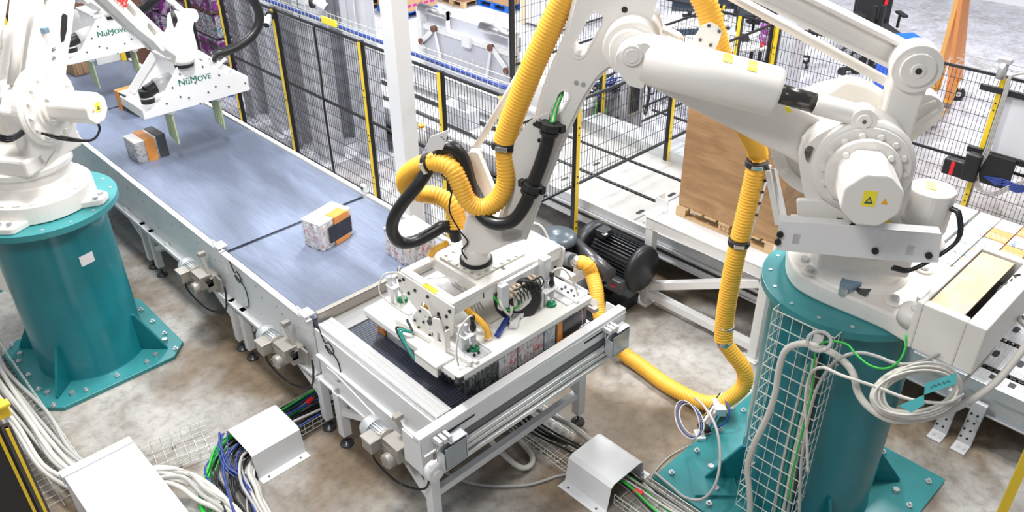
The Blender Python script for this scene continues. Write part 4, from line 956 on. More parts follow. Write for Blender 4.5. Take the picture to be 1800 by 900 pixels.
# layer of cases under the vacuum gripper
xs = [3.42, 3.78, 4.02, 4.36, 4.52, 4.93]; ys = [4.20, 4.60, 5.00, 5.42]
look = [[('print_dark', 'print_top', 'dark printed'), ('print_pink', 'print_top', 'red and white printed'), ('print_pink', 'print_top', 'wide red and white printed'), ('print_blue', 'print_top', 'narrow blue-grey printed'), ('print_cola', 'print_top', 'orange framed black printed')],
        [('print_pink', 'print_top', 'pink and white printed')], [('print_blue', 'print_top', 'blue and white printed')]]
rows = ['front', 'second', 'third']
for j in range(3):
    for i in range(5):
        lk = look[j][i] if j == 0 else look[j][0]
        if j > 0 and i > 0 and i < 4: continue
        pos = ['first from left', 'second from left', 'third from left', 'fourth from left', 'last on the right'][i]
        lb = (lk[2]+' case in front under suction plate, '+pos) if j == 0 else (lk[2]+' case, '+rows[j]+' row under the suction plate, '+('left' if i == 0 else 'right')+' edge')
        c = case(lb, ((xs[i]+xs[i+1])/2, (ys[j]+ys[j+1])/2, ZB-.025), (xs[i+1]-xs[i]-.01, ys[j+1]-ys[j]-.01, .27), 0, lk[:2], None, 'cases of the layer under the suction plate')
        if j == 0 and i == 4:
            MB().box((-.0, -.197, .135), (.40, .016, .26)).build('orange_frame', 'print_orange', c)
            MB().box((.03, -.204, .135), (.32, .018, .20)).build('dark_window', 'print_cola', c)
q = case('case with an orange corner at the back left under the suction plate', (3.52, 5.50, ZB-.025), (.20, .12, .27), 0, ('print_orange', 'print_orange'), None, 'cases of the layer under the suction plate')
# ================================================================ VACUUM GRIPPER
g = thing('vacuum_gripper', 'large white vacuum gripper with square suction plate holding a layer of cases', 'gripper', (4.07, 4.82, 1.62))
px0, px1, py0, py1 = 3.27, 4.94, 4.14, 5.52
cor = rpoly([(px0, py0), (px1, py0), (px1, py1), (px0, py1)], .03, 3)
MB().prism(cor, XY, 1.635, 1.70).build('suction_plate', 'suction_white', g, bevel=.008)
mb = MB()
for k in range(34): x = px0+.05+(px1-px0-.1)*k/33; mb.ball((x, py0+.015, 1.628), .016, 8); mb.ball((x, py1-.03, 1.628), .016, 8)
for k in range(28): y = py0+.05+(py1-py0-.1)*k/27; mb.ball((px0+.015, y, 1.628), .016, 8)
mb.build('suction_pad', 'rack_grey', g)
MB().bx(px0+.06, px1-.06, py0+.05, py1-.05, 1.60, 1.636).build('foam_layer', 'panel_grey', g)
MB().box((px0+.02, py0+.02, 1.665), (.055, .055, .05)).build('corner_guard', 'black', g)
# upper frame
fz = 2.12; fx0, fx1, fy0, fy1 = 3.52, 4.86, 4.48, 5.22
mb = MB(); fn = XY
o = [(fx0, fy0), (fx1, fy0), (fx1, fy1), (fx0, fy1)]
hol = [[(3.60, 4.55), (3.86, 4.55), (3.86, 5.13), (3.60, 5.13)], [(4.56, 4.9), (4.78, 4.9), (4.78, 5.13), (4.56, 5.13)], [(4.10, 4.56), (4.22, 4.56), (4.22, 4.80), (4.10, 4.80)]]
mb.prism(rpoly(o, .02, 2), fn, fz, fz+.035, hol); up = mb.build('upper_frame', 'robot_white', g, bevel=.004)
mb = MB()
for a in ((fx0, fx1, fy0-.0, fy0+.03), (fx0, fx1, fy1-.03, fy1)): mb.bx(*a, fz-.09, fz+.0)
for x in (fx0, 3.86, 4.52, fx1-.02): mb.bx(x, x+.02, fy0, fy1, fz-.08, fz)
mb.build('frame_rib', 'robot_white', g, bevel=.004)
MB().bx(3.90, 4.50, 4.60, 5.12, fz+.035, fz+.055).build('mounting_plate', 'plate_beige', g, bevel=.004)
mb = MB(); bolts(mb, [(3.96+.09*k, 4.63, fz+.055) for k in range(6)]+[(3.96+.09*k, 5.09, fz+.055) for k in range(6)]+[(3.93, 4.7+.1*k, fz+.055) for k in range(4)], (0, 0, 1), .016, .01); mb.build('mounting_bolt', 'zinc', up)
def side_plate(x, s):
    fnx = lambda a, b, t: V((t, a, b))
    p = [(5.24, 2.14), (5.24, 1.98), (4.92, 1.80), (4.66, 1.74), (4.50, 1.80), (4.44, 2.14)]
    mb = MB(); mb.prism(rpoly(p, .03, 2), fnx, x, x+.015, [circ((4.86, 1.93), .05, 12), circ((4.68, 1.88), .035, 10)])
    o = mb.build('side_plate', 'robot_white', g, bevel=.002)
    mb = MB(); bolts(mb, [(x, y, z) for y, z in ((5.2, 2.06), (5.08, 1.98), (4.98, 2.06), (5.14, 2.10), (4.75, 1.80), (4.66, 1.97), (4.55, 1.88), (4.55, 2.0), (4.50, 2.08), (4.60, 1.80), (4.80, 2.08))], (-1, 0, 0), .016, .014); mb.build('plate_bolt', 'black', o)
side_plate(3.505, -1); side_plate(4.86, 1)
# linkage brackets standing on the suction plate
for x, lab in ((3.44, 0), (4.70, 1)):
    mb = MB(); fnx = lambda a, b, t: V((t, a, b))
    mb.prism(rpoly([(4.50, 1.70), (4.98, 1.70), (4.98, 1.80), (4.84, 1.99), (4.72, 1.99), (4.55, 1.78)], .03, 2), fnx, x, x+.014, [circ((4.77, 1.90), .018, 8), circ((4.72, 1.80), .018, 8)])
    mb.prism(rpoly([(4.44, 1.70), (4.60, 1.70), (4.60, 2.02), (4.50, 2.06), (4.44, 1.90)], .02, 2), fnx, x-.06, x-.046, [[(4.50, 1.80), (4.55, 1.80), (4.55, 1.90), (4.50, 1.90)]])
    mb.bx(x-.046, x+.0, 4.44, 4.455, 1.70, 1.95)
    b_ = mb.build('hinge_bracket', 'robot_white', g, bevel=.003)
    mb = MB(); bolts(mb, [(x-.001, y, z) for y, z in ((4.58, 1.75), (4.72, 1.74), (4.88, 1.74), (4.93, 1.79), (4.80, 1.84), (4.84, 1.94), (4.70, 1.94), (4.64, 1.84))], (-1, 0, 0), .013, .012)
    bolts(mb, [(x+.1+.05*i, 4.25+.08*j, 1.72) for i in range(2) for j in range(3)], (0, 0, 1), .014, .014)
    mb.build('bracket_bolt', 'black', b_)
    mb = MB(); mb.cyl((x-.05, 4.66, 1.93), (x+.16, 4.66, 1.93), .028, n=14); mb.cyl((x-.03, 4.64, 1.80), (x+.1, 4.64, 1.80), .02, n=12); mb.build('hinge_pin', 'dark_steel', g)
    mb = MB(); mb.bar((x+.06, 4.16, 1.715), (x+.06, 5.1, 1.715), .04, .03); mb.bar((x+.24, 4.20, 1.715), (x+.24, 4.9, 1.715), .012, .05); mb.bx(x-.04, x+.26, 4.20, 4.72, 1.70, 1.712)
    mb.build('mounting_rail', 'silver_light', g, bevel=.003)
MB().bar((3.44, 4.17, 1.735), (3.36, 5.12, 1.735), .03, .045).build('cross_bar', 'robot_white', g, bevel=.003)
MB().box((3.30, 4.50, 1.71), (.20, .30, .035)).box((3.21, 4.50, 1.66), (.02, .30, .10)).build('limit_bracket', 'robot_white', g, bevel=.006)
MB().bx(4.92, 5.10, 4.5, 5.0, 1.70, 1.712).build('end_bracket', 'robot_white', g)
# green cup feelers on posts
def feeler(x, y, k):
    mb = MB(); mb.lathe((x, y, 1.701), (0, 0, 1), [(.052, 0), (.052, .015), (.042, .03), (.020, .028)], n=22); c = mb.build('suction_cup', 'green_cup', g)
    MB().cyl((x, y, 1.715), (x, y, 1.80), .012, n=10).cyl((x, y, 1.80), (x, y, 1.88), .026, n=14).build('plunger', 'rack_light', g)
    MB().cyl((x, y, 1.88), (x, y, 2.02), .018, n=12).cyl((x, y, 1.93), (x, y, 1.96), .03, n=12).cyl((x, y, 2.02), (x, y, 2.06), .024, n=12).build('feeler_rod', 'hose_black', g)
    MB().bx(x-.12, x-.08, y+.02, y+.06, 1.70, 2.0).bx(x-.06, x-.03, y+.02, y+.06, 1.70, 1.98).bx(x-.13, x+.05, y-.05, y+.07, 1.90, 1.91).build('feeler_post', 'silver_light', g, bevel=.003)
    e = V((x, y, 2.06)); MB().tube([e, e+V((-.05*k, -.02, .03)), e+V((-.16*k, -.02, -.04)), e+V((-.24*k, -.06, -.20)), e+V((-.26*k, -.1, -.33))], .009, 6).build('air_line', 'cable_white', g)
q = PZ(833, 615, 1.70); feeler(q.x, q.y, 1)
q = PZ(969, 536, 1.70); feeler(q.x, q.y, -1)
q = PZ(708, 528, 1.70); feeler(q.x, q.y, .2)
# vacuum chamber, valve terminal and wires
MB().cyl((3.66, 5.00, 1.95), (3.95, 4.80, 1.95), .13, n=26).build('silencer', 'paint_white', g)
MB().cyl((4.18, 4.44, 1.90), (4.66, 4.52, 1.90), .125, n=26).build('vacuum_tank', 'robot_white', g)
mb = MB(); mb.lathe((4.30, 4.52, 1.86), (-.7, -1, .1), [(.20, 0), (.22, .04), (.22, .12), (.20, .14)], n=32); mb.build('rotary_tank', 'black', g)
mb = MB(); mb.bx(4.02, 4.62, 4.43, 4.47, 1.92, 2.13); mb.bx(4.0, 4.09, 4.39, 4.45, 1.88, 2.13); mb.bx(4.5, 4.6, 4.36, 4.44, 1.96, 2.20); mb.build('valve_terminal', 'silver_light', g, bevel=.006)
mb = MB()
for k in range(7):
    for j in range(2): mb.cyl((4.12+.05*k, 4.43, 2.05-.06*j), (4.12+.05*k, 4.38, 2.05-.06*j), .014, n=8)
mb.build('air_fitting', 'beige', g)
mb = MB()
for k in range(8):
    x = 4.14+.04*k; mb.tube([(x, 4.38, 2.04), (x+.02, 4.33, 2.07), (x+.04, 4.33, 1.98), (4.30+.01*k, 4.40, 1.86)], .006, 5)
    mb.tube([(x, 4.38, 2.0), (x-.02, 4.31, 1.98), (x+.02, 4.34, 1.90), (4.34, 4.42, 1.84)], .006, 5)
mb.build('valve_wire', 'black', g)
mb = MB(); [mb.tube([(3.84+.03*k, 4.9, 2.0), (3.80+.03*k, 4.80, 2.06), (3.86+.02*k, 4.70, 1.95), (3.82+.04*k, 4.62, 1.80)], .010, 6) for k in range(5)]; mb.build('wire_bundle', 'cable_grey', g)
MB().tube([(3.97, 4.46, 2.02), (4.02, 4.38, 1.90), (4.14, 4.36, 1.86), (4.22, 4.36, 1.95)], .010, 6).build('earth_wire', 'cable_green', g)
MB().tube([(4.02, 4.46, 2.0), (3.98, 4.36, 1.95), (4.05, 4.34, 1.84), (4.10, 4.36, 1.90)], .012, 6).build('air_hose', 'cable_white', g)
MB().tube([(3.86, 4.30, 1.72), (4.1, 4.42, 1.74), (4.45, 4.60, 1.76), (4.72, 4.72, 1.80)], .016, 7).tube([(3.86, 4.33, 1.72), (4.1, 4.45, 1.72), (4.5, 4.62, 1.74)], .012, 7).build('blue_hose', 'cable_blue', g)
MB().bar((4.05, 4.30, 1.73), (4.22, 4.42, 1.73), .07, .035).bar((4.2, 4.36, 1.73), (4.75, 4.62, 1.73), .03, .03).build('slide_rail', 'silver_light', g, bevel=.004)
MB().bx(3.95, 4.75, 4.50, 5.1, 1.70, 1.72).build('centre_plate', 'plate_beige', g)
mb = MB(); q = PZ(898, 571, 1.70); mb.lathe((q.x, q.y, 1.70), (0, 0, 1), [(.035, 0), (.03, .02), (.018, .03), (.018, .05), (.008, .055), (.008, .22)], n=14); mb.build('vacuum_port', 'chrome', g)
for pts in ([(810, 527, 1.98), (822, 545, 1.92), (845, 565, 1.82), (856, 580, 1.76), (858, 596, 1.70)], [(926, 488, 2.0), (936, 505, 1.90), (942, 522, 1.80), (941, 543, 1.70)], [(785, 428, 2.35), (766, 438, 2.25), (756, 452, 2.12), (750, 470, 2.0)]):
    P_ = [PZ(*p) for p in pts]; MB().tube(P_, .030, 14, corr=.07, pitch=.02).build('suction_hose', 'hose_yellow', g)
    MB().cyl(P_[-1], P_[-1]+V((0, 0, .02)), .036, n=16).build('hose_collar', 'beige', g)
P_ = [(3.62, 5.0, 1.80), (3.70, 4.95, 2.0), (3.80, 4.95, 2.03), (3.88, 4.98, 1.9)]
MB().tube(P_, .030, 14, corr=.07, pitch=.02).build('suction_hose', 'hose_yellow', g)
MB().box((3.54, 4.80, 2.13), (.05, .18, .05), .0).build('yellow_tag', 'yellow', g)
for k, (c_, dz) in enumerate((('dark_teal_cable', 0), ('dark_teal_cable', .012), ('hose_black', .02))):
    MB().tube([(3.40, 5.0, 1.76+dz), (3.34, 4.86, 1.75), (3.26, 4.90+.04*k, 1.77), (3.22, 4.74, 1.66-dz), (3.24, 4.60+.03*k, 1.58), (3.30, 4.55, 1.60)], .011, 6).build('control_cable', c_, g)
MB().tube([(3.54, 5.22, 2.12), (3.44, 5.35, 2.08), (3.36, 5.33, 1.92), (3.46, 5.12, 1.76), (3.52, 5.08, 1.74)], .008, 6).build('air_line', 'cable_white', g)
MB().tube([(4.60, 4.98, 2.20), (4.88, 4.85, 2.24), (4.93, 4.72, 2.1), (4.90, 4.66, 1.92)], .010, 6).build('air_line', 'cable_white', g)
# ================================================================ HOSES OF THE BIG ROBOT
def hw(pts): return [PR.P(*p) for p in pts]
def hose(label, pts, r, yellow=True, ex=None):
    t = thing('air_hose', label, 'hose', pts[0])
    if yellow: MB().tube(pts, r, 22, corr=.055, pitch=.027).build('corrugated_tube', 'hose_yellow', t)
    else: MB().tube(pts, r, 18, step=.02).build('corrugated_tube', 'hose_black', t)
    return t
def clamp(t, c, d, R, m_='black', bolt=True):
    c, d = V(c), V(d).normalized(); MB().cyl(c-d*.028, c+d*.028, R, n=28).build('hose_clamp', m_, t, bevel=.005)
    x, y, _ = basis(d); s = -PR.n-d*(-PR.n).dot(d); s.normalize()
    if bolt: MB().bar(c+s*R-s.cross(d)*.05, c+s*R+s.cross(d)*.05, .035, .03, s).build('clamp_buckle', 'chrome', t, bevel=.003)
h1 = hw([(1012, -40, .0), (985, 10, -.02), (962, 60, -.05), (935, 120, -.08), (912, 178, -.10), (893, 228, -.12), (886, 255, -.13)])
t = hose('wide yellow corrugated hose hanging in loops from the robot arm to the vacuum gripper', h1, .092)
h2 = hw([(886, 255, -.13), (889, 285, -.15), (890, 318, -.17), (876, 350, -.20), (848, 366, -.22), (822, 352, -.22), (807, 320, -.20), (793, 295, -.17), (768, 285, -.13), (737, 292, -.08), (714, 310, -.02), (716, 330, .05), (738, 340, .10), (768, 344, .10), (794, 360, .08), (804, 385, .05), (806, 402, .02)])
MB().tube(h2, .078, 22, corr=.075, pitch=.03).build('lower_tube', 'hose_yellow', t)
clamp(t, h2[0], h2[1]-h1[-2], .105); clamp(t, PR.P(754, 287, -.11), PR.P(768, 285, -.13)-PR.P(738, 291, -.08), .09)
mb = MB(); pprism(mb, PR, rpoly([rz(*p, -.16) for p in ((741, 272), (757, 240), (790, 228), (778, 264), (771, 263))], .01, 2), -.16, -.145)
hp = mb.build('hanger_plate', 'paint_white', t, bevel=.003)
pprism(MB(), PR, [(0, 0), (1, 0), (1, 1)], 0, 1)
mb = MB(); bolts(mb, [PR.P(*p, -.162) for p in ((748, 262), (752, 268), (776, 240), (780, 244))], -PR.n, .008, .008); mb.build('plate_screw', 'rack_grey', hp)
b1 = hw([(968, 222, -.24), (962, 252, -.25), (950, 290, -.26), (935, 328, -.27), (924, 358, -.28), (904, 386, -.30), (878, 394, -.30), (852, 384, -.26), (836, 358, -.18), (826, 320, -.12), (815, 282, -.10), (800, 262, -.10), (784, 258, -.10), (770, 274, -.10), (752, 300, -.14), (732, 328, -.2), (706, 360, -.24), (692, 385, -.24), (690, 408, -.22), (704, 426, -.18), (730, 424, -.12), (758, 410, -.06), (780, 398, .0), (796, 404, .04), (802, 420, .06)])
tb = hose('thick black cable hose looping beside the yellow hose from the arm to the gripper', b1, .056, False)
for p, q_ in ((0, 1), (3, 4)):
    c_, d_ = b1[p], (b1[q_]-b1[p]).normalized(); mb = MB(); mb.cyl(c_-d_*.03, c_+d_*.03, .085, n=10, smooth=False); mb.cyl(c_+d_*.04, c_+d_*.07, .078, n=10, smooth=False)
    for s in (-1, 1): mb.box(c_+d_.cross(PR.n)*.085*s, (.05, .05, .06))
    mb.build('hose_clamp', 'black', tb, bevel=.004)
for k, m_ in enumerate(('cable_green', 'cable_white', 'cable_green')):
    MB().tube(hw([(968+3*k, 216, -.24), (975+2*k, 190, -.16), (984+2*k, 166, -.10), (992, 140, .0)]), .012, 6).build('inner_cable', m_, tb)
wire_thing('tie_wire', 'thin black wire hanging from the hose clamp to the tool flange', hw([(776, 306, -.15), (794, 330, -.2), (790, 370, -.22), (808, 405, -.2), (822, 425, -.15), (812, 440, -.15), (820, 455, -.14)]), .008)
# supply hose: over the arm, down the stand, along the floor, to the blower
X_ = lambda px, py, x: PX(px, py, x)
up_ = [PR.P(1206, -60, .25), PR.P(1232, -10, .25), PR.P(1246, 22, .24), PR.P(1256, 60, .22), PR.P(1266, 100, .22), PR.P(1290, 180, .24)]
dn = [V((6.42, 3.12, 3.05)), V((6.40, 3.10, 2.6)), V((6.42, 3.10, 2.1)), V((6.42, 3.12, 1.6)), V((6.44, 3.16, 1.1))]
def vline(px, py, z, D=6.9):                    # point on the hose's upright run
    return PZ(px, py, z)
dn = [PZ(1330, 262, 3.0), PZ(1328, 300, 2.80), PZ(1317, 350, 2.52), PZ(1303, 410, 2.18), PZ(1291, 460, 1.88), PZ(1280, 520, 1.50), PZ(1273, 570, 1.17), PZ(1272, 600, .98)]
lo = [dn[-1], PZ(1288, 622, .85), PZ(1308, 650, .68), PZ(1308, 676, .50), PZ(1290, 695, .36), PZ(1270, 708, .26)]
t = thing('air_hose', 'yellow corrugated supply hose clamped upright beside the plywood crate', 'hose', dn[-1])
MB().tube(up_[:5]+[up_[5]]+dn, .088, 22, corr=.075, pitch=.03).build('corrugated_tube', 'hose_yellow', t)
MB().tube(lo, .078, 22, corr=.075, pitch=.03).build('lower_tube', 'hose_yellow', t)
clamp(t, PZ(1330, 287, 2.87), V((0, 0, 1)), .105); clamp(t, PZ(1299, 425, 2.10), V((0, 0, 1)), .105); clamp(t, PZ(1274, 574, 1.14), V((0, 0, 1)), .094, 'steel', False); clamp(t, PZ(1273, 600, .98), V((0, 0, 1)), .088, 'steel', False)
fl_h = [PZ(1262, 700, .12), PZ(1236, 706, .10), PZ(1205, 694, .10), PZ(1165, 672, .10), PZ(1125, 640, .10), PZ(1092, 618, .12), PZ(1062, 590, .3), PZ(1050, 560, .7), PY(1046, 532, 4.72), PY(1040, 500, 4.95), PZ(1028, 470, 1.28)]
bl_out = V((0, 0, 0))
# ================================================================ BLOWER
b = thing('vacuum_blower', 'black vacuum blower with finned motor and round filter housing on the floor', 'blower', (6.7, 5.6, 0))
MB().bx(6.25, 7.12, 5.20, 5.42, .0, .16).bx(6.25, 7.12, 5.70, 5.92, .0, .16).bx(6.25, 6.4, 5.3, 5.8, .03, .12).bx(6.95, 7.10, 5.3, 5.8, .03, .12).build('base_frame', 'blower_black', b, bevel=.008)
mb = MB(); mb.lathe((6.39, 5.95, .40), (0, 0, 1), [(.16, 0), (.20, .05), (.20, .52), (.215, .53)], n=40); mb.bar((6.39, 5.95, .0), (6.39, 5.95, .45), .12, .12); mb.build('filter_housing', 'blower_black', b)
mb = MB(); mb.lathe((6.39, 5.95, .93), (0, 0, 1), [(.225, 0), (.235, .02), (.235, .05), (.22, .08), (.17, .115), (.12, .12), (.11, .13), (.02, .135)], n=44); mb.build('filter_lid', 'blower_lid', b)
mc_ = V((6.98, 5.45, .64))
mb = MB(); mb.lathe(mc_+V((0, .32, 0)), (0, -1, 0), [(.20, 0), (.24, .03), (.24, .62), (.20, .66), (.05, .67)], n=36)
for k in range(40):
    a = 2*PI*k/40; mb.box(mc_+V((math.cos(a)*.26, -.02, math.sin(a)*.26)), (.07, .58, .010), Matrix.Rotation(-a, 3, 'Y'))
mb.build('finned_motor', 'blower_black', b)
mb = MB(); mb.lathe(mc_+V((0, -.32, 0)), (0, -1, 0), [(.30, 0), (.30, .05), (.27, .10), (.08, .12)], n=36); mb.build('fan_cover', 'blower_black', b)
mb = MB(); mb.lathe(mc_+V((-.02, .36, .0)), (0, 1, 0), [(.30, 0), (.33, .03), (.33, .13), (.28, .17)], n=36); mb.build('impeller_housing', 'blower_black', b)
mb = MB(); mb.cyl((6.62, 5.88, .80), (6.50, 5.20, .72), .10, n=22); mb.build('outlet_silencer', 'dark_steel', b)
mb = MB().box((6.66, 5.20, .52), (.16, .22, .18)); tb_ = mb.build('terminal_box', 'dark_steel', b, bevel=.015)
MB().box((6.575, 5.20, .53), (.006, .09, .03)).build('red_label', 'red', tb_)
MB().box((6.86, 5.62, .99), (.16, .14, .10)).build('small_box', 'blower_black', b, bevel=.01)
MB().box((6.80, 5.55, 1.02), (.05, .05, .012)).build('label', 'paper', b)
o0, o1 = V((6.30, 5.76, .80)), PZ(1024, 463, .92)
MB().cyl(o0, o0+(o1-o0)*.5, .09, n=24).build('outlet_pipe', 'rubber_grey', b)
MB().cyl(o0+(o1-o0)*.45, o1, .080, n=26).build('outlet_collar', 'steel', b)
b2_ = [o1-(o1-o0)*.15, o1+V((.02, -.05, .0)), PZ(1040, 482, .80), PZ(1048, 510, .70), PZ(1052, 545, .55), PZ(1068, 590, .34), PZ(1092, 618, .14), PZ(1125, 642, .095), PZ(1165, 672, .092), PZ(1205, 695, .092), PZ(1238, 708, .10), PZ(1262, 708, .14), PZ(1276, 704, .20)]
t = thing('air_hose', 'yellow corrugated hose from the blower, under the conveyor corner and across the floor', 'hose', b2_[7])
MB().tube(b2_, .082, 22, corr=.075, pitch=.03).build('corrugated_tube', 'hose_yellow', t)
# pipe junction lying by the right pedestal plate
t = thing('vacuum_valve', 'chrome pipe valve lying at the edge of the right teal base plate', 'valve', PZ(1250, 725, .1))
p0, p1 = PZ(1272, 700, .22), PZ(1238, 752, .16)
mb = MB(); mb.cyl(p0, p1, .075, n=24, cap=False); mb.cyl(p1, p1+(p0-p1).normalized()*.015, .082, n=24, cap=False); mb.build('pipe', 'chrome', t)
MB().cyl(p1+(p0-p1)*.05, p0, .070, n=24).build('pipe_bore', 'black', t)
MB().box(PZ(1264, 716, .25), (.18, .12, .10), .8).box(PZ(1282, 712, .14), (.2, .05, .06), .8).build('actuator', 'aluminium', t, bevel=.008)
MB().box(PZ(1230, 765, .07), (.14, .10, .05), .9).build('silencer', 'aluminium', t, bevel=.01)
MB().tube([PZ(1275, 705, .33), PZ(1282, 720, .3), PZ(1276, 740, .2), PZ(1262, 752, .12)], .010, 6).build('valve_wire', 'cable_blue', t)
# vertical support stand of aluminium profiles holding the hose clamps
s = thing('hose_stand', 'slim aluminium profile stand with bolts holding the upright yellow hose', 'stand', PZ(1352, 440, 2.05))
mb = MB()
for a_, b_ in (((1352, 290, 2.85), (1312, 430, 2.05)), ((1350, 300, 2.85), (1368, 395, 2.35)), ((1360, 296, 2.85), (1380, 392, 2.4))): mb.bar(PZ(*a_), PZ(*b_), .035, .05)
mb.build('profile', 'aluminium', s, bevel=.004)
mb = MB()
for k in range(5): c_ = PZ(1349-5*k, 298+20*k, 2.83-.1*k); mb.cyl(c_, c_-FW*.03, .014, n=8)
mb.build('stand_bolt', 'black', s)
# ================================================================ TABLE WITH PLYWOOD CRATE
t = thing('steel_stand', 'white welded steel table frame with a diagonal brace, carrying the plywood crate', 'table', (7.9, 4.4, 0))
tx0, tx1, ty0, ty1, tz = 7.16, 9.85, 3.50, 5.22, 1.25
def leg(x, y):
    o = MB().bx(x-.055, x+.055, y-.055, y+.055, 0, tz-.14).build('leg', 'paint_white', t, bevel=.006)
    MB().bx(x-.12, x+.10, y-.10, y+.12, 0, .018).cyl((x-.08, y+.08, .018), (x-.08, y+.08, .035), .018, n=6, smooth=False).cyl((x-.08, y-.07, .018), (x-.08, y-.07, .035), .018, n=6, smooth=False).build('foot_plate', 'paint_white', o, bevel=.003)
for x in (tx0+.06, tx1-.06):
    for y in (ty0+.06, ty1-.06): leg(x, y)
mb = MB(); mb.bx(tx0, tx0+.12, ty0, ty1, tz-.14, tz-.005).bx(tx1-.12, tx1, ty0, ty1, tz-.14, tz-.005).bx(tx0, tx1, ty0, ty0+.12, tz-.14, tz-.005).bx(tx0, tx1, ty1-.12, ty1, tz-.14, tz-.005); mb.build('top_frame', 'paint_white', t, bevel=.006)
MB().bx(tx0, tx1, ty0, ty1, tz-.005, tz+.01).build('top_plate', 'paint_white', t)
MB().bx(tx0+.01, tx0+.11, ty0+.1, ty1-.1, .10, .20).build('lower_bar', 'paint_white', t, bevel=.006)
MB().bar((tx0+.06, ty1-.1, .26), (tx0+.06, ty0+.12, 1.03), .10, .10, (1, 0, 0)).build('diagonal_brace', 'paint_white', t, bevel=.006)
for y in (ty1-.10, ty0+.0):
    mb = MB(); mb.bx(tx0+.01, tx0+.32, y, y+.16, tz+.01, tz+.02); mb.bx(tx0+.22, tx0+.23, y-.05, y+.14, tz+.01, tz+.18); mb.bx(tx0+.22, tx0+.40, y+.13 if y > 4 else y-.05, y+.14 if y > 4 else y-.04, tz+.01, tz+.18)
    bolts(mb, [(tx0+.05+.05*i, y+.04+.07*j, tz+.02) for i in range(2) for j in range(2)], (0, 0, 1), .011, .008); mb.build('corner_stop', 'paint_white', t, bevel=.003)
def pallet(label, c, d, m_, h=.14, name='pallet', group=None, runners=True, rz_=0):
    t = thing(name, label, 'pallet', (0, 0, 0), group); lx, ly = d
    n = 7; mb = MB()
    for k in range(n): mb.box((0, -ly/2+ly*(k+.5)/n, h-.012), (lx, ly/n*.82, .022))
    mb.build('deck_board', m_, t, bevel=.003)
    for k in (-1, 0, 1):
        mb = MB()
        for j in (-1, 0, 1): mb.box((k*(lx/2-.06), j*(ly/2-.07), h/2), (.11, .14, h-.045))
        mb.box((k*(lx/2-.06), 0, .011), (.11, ly, .022)); mb.build('runner', m_, t, bevel=.003)
    t.location = c; t.rotation_euler.z = rz_; return t
pt = pallet('wooden pallet under the plywood crate on the white steel table', (8.02, 4.32, tz+.012), (1.16, 1.36), 'pallet_wood')
mb = MB()
for k, ch_ in enumerate('52XL9'): pass
text_mesh(mb, '52XL9', .10, lambda a, b_, d: V((-.583-d, .05-a, .045+b_))); mb.build('stamp', 'cardboard_dark', pt, fix=False)
cr = thing('plywood_crate', 'tall plywood crate standing on a wooden pallet behind the yellow hose', 'crate', (8.0, 4.32, tz+.155))
zc = tz+.156
for nm, a in (('panel', (7.46, 7.48, 3.66, 4.98)), ('panel', (8.58, 8.60, 3.66, 4.98)), ('panel', (7.48, 8.58, 3.66, 3.68)), ('panel', (7.48, 8.58, 4.96, 4.98))): MB().bx(*a, zc, 2.66).build(nm, 'plywood', cr)
MB().bx(7.48, 8.58, 3.68, 4.96, 2.60, 2.62).build('lid', 'plywood', cr)
mb = MB(); [mb.bx(8.59, 8.60, y, y+.05, zc, 2.6) for y in (3.7, 4.2, 4.7)]; mb.build('batten', 'pallet_wood', cr)
# sensor on the stand leg
t = thing('limit_sensor', 'grey sensor post with a blue connector beside the right leg of the white table', 'sensor', PZ(1345, 600, .1))
lp_ = (7.30, 3.28)
MB().box((lp_[0], lp_[1], .42), (.10, .10, .84)).build('post', 'panel_grey', t, bevel=.006)
MB().box((lp_[0], lp_[1], .90), (.14, .22, .12)).box((lp_[0]-.02, lp_[1]-.02, 1.0), (.16, .2, .02), .3).build('housing', 'panel_grey', t, bevel=.012)
MB().cyl((lp_[0]-.02, lp_[1]+.05, 1.0), (lp_[0]-.02, lp_[1]+.05, 1.16), .04, n=14).build('connector', 'blue', t)
MB().cyl((lp_[0], lp_[1]+.02, 0), (lp_[0], lp_[1]+.02, .08), .06, n=14).build('foot', 'black', t)
# ================================================================ CHAIN CONVEYOR (behind)
t = thing('pallet_conveyor', 'wide pallet conveyor with perforated steel plates and black chain slots behind the crate', 'conveyor', (8.6, 7, 0))
cx0, cx1, cz = 7.62, 9.55, .74; cy0, cy1 = 3.3, 8.35
lanes = [(cx0+.05, 8.30), (8.38, 9.05), (9.13, cx1-.05)]
for a_, b_ in lanes:
    MB().bx(a_, b_, cy0, cy1, cz-.01, cz).build('cover_plate', 'perforated_plate', t)
mb = MB()
for a_, b_ in ((8.30, 8.38), (9.05, 9.13)):
    mb.bx(a_+.005, b_-.005, cy0, cy1, cz-.06, cz-.012)
    k = cy0
    while k < cy1: mb.bx(a_+.015, b_-.015, k, k+.05, cz-.02, cz+.004); k += .075
mb.build('chain', 'black', t)
mb = MB(); mb.bx(cx0, cx0+.05, cy0, cy1, cz-.10, cz+.03); mb.bx(cx0-.01, cx0+.02, cy0, cy1, cz-.30, cz-.10); mb.bx(cx0-.03, cx0+.05, cy0, cy1, cz-.30, cz-.28); mb.bx(cx0-.04, cx0+.02, cy0, cy1, cz-.13, cz-.10)
mb.build('side_frame', 'galvanised', t)
MB().bx(cx0-.025, cx0-.012, cy0, cy1, cz-.20, cz-.17).build('rubber_strip', 'black', t)
mb = MB(); mb.bx(cx1-.05, cx1+.02, cy0, cy1, cz-.3, cz+.16); mb.bx(cx1-.0, cx1+.35, cy0, cy1, cz+.14, cz+.16); mb.build('side_frame', 'galvanised', t)
mb = MB()
for y in (5.9, 7.3):
    for a_ in (7.95, 8.65): mb.prism(slot((a_, y), (1, 0), .10, .028), XY, cz, cz+.003)
mb.build('hand_slot', 'black', t)
mb = MB()
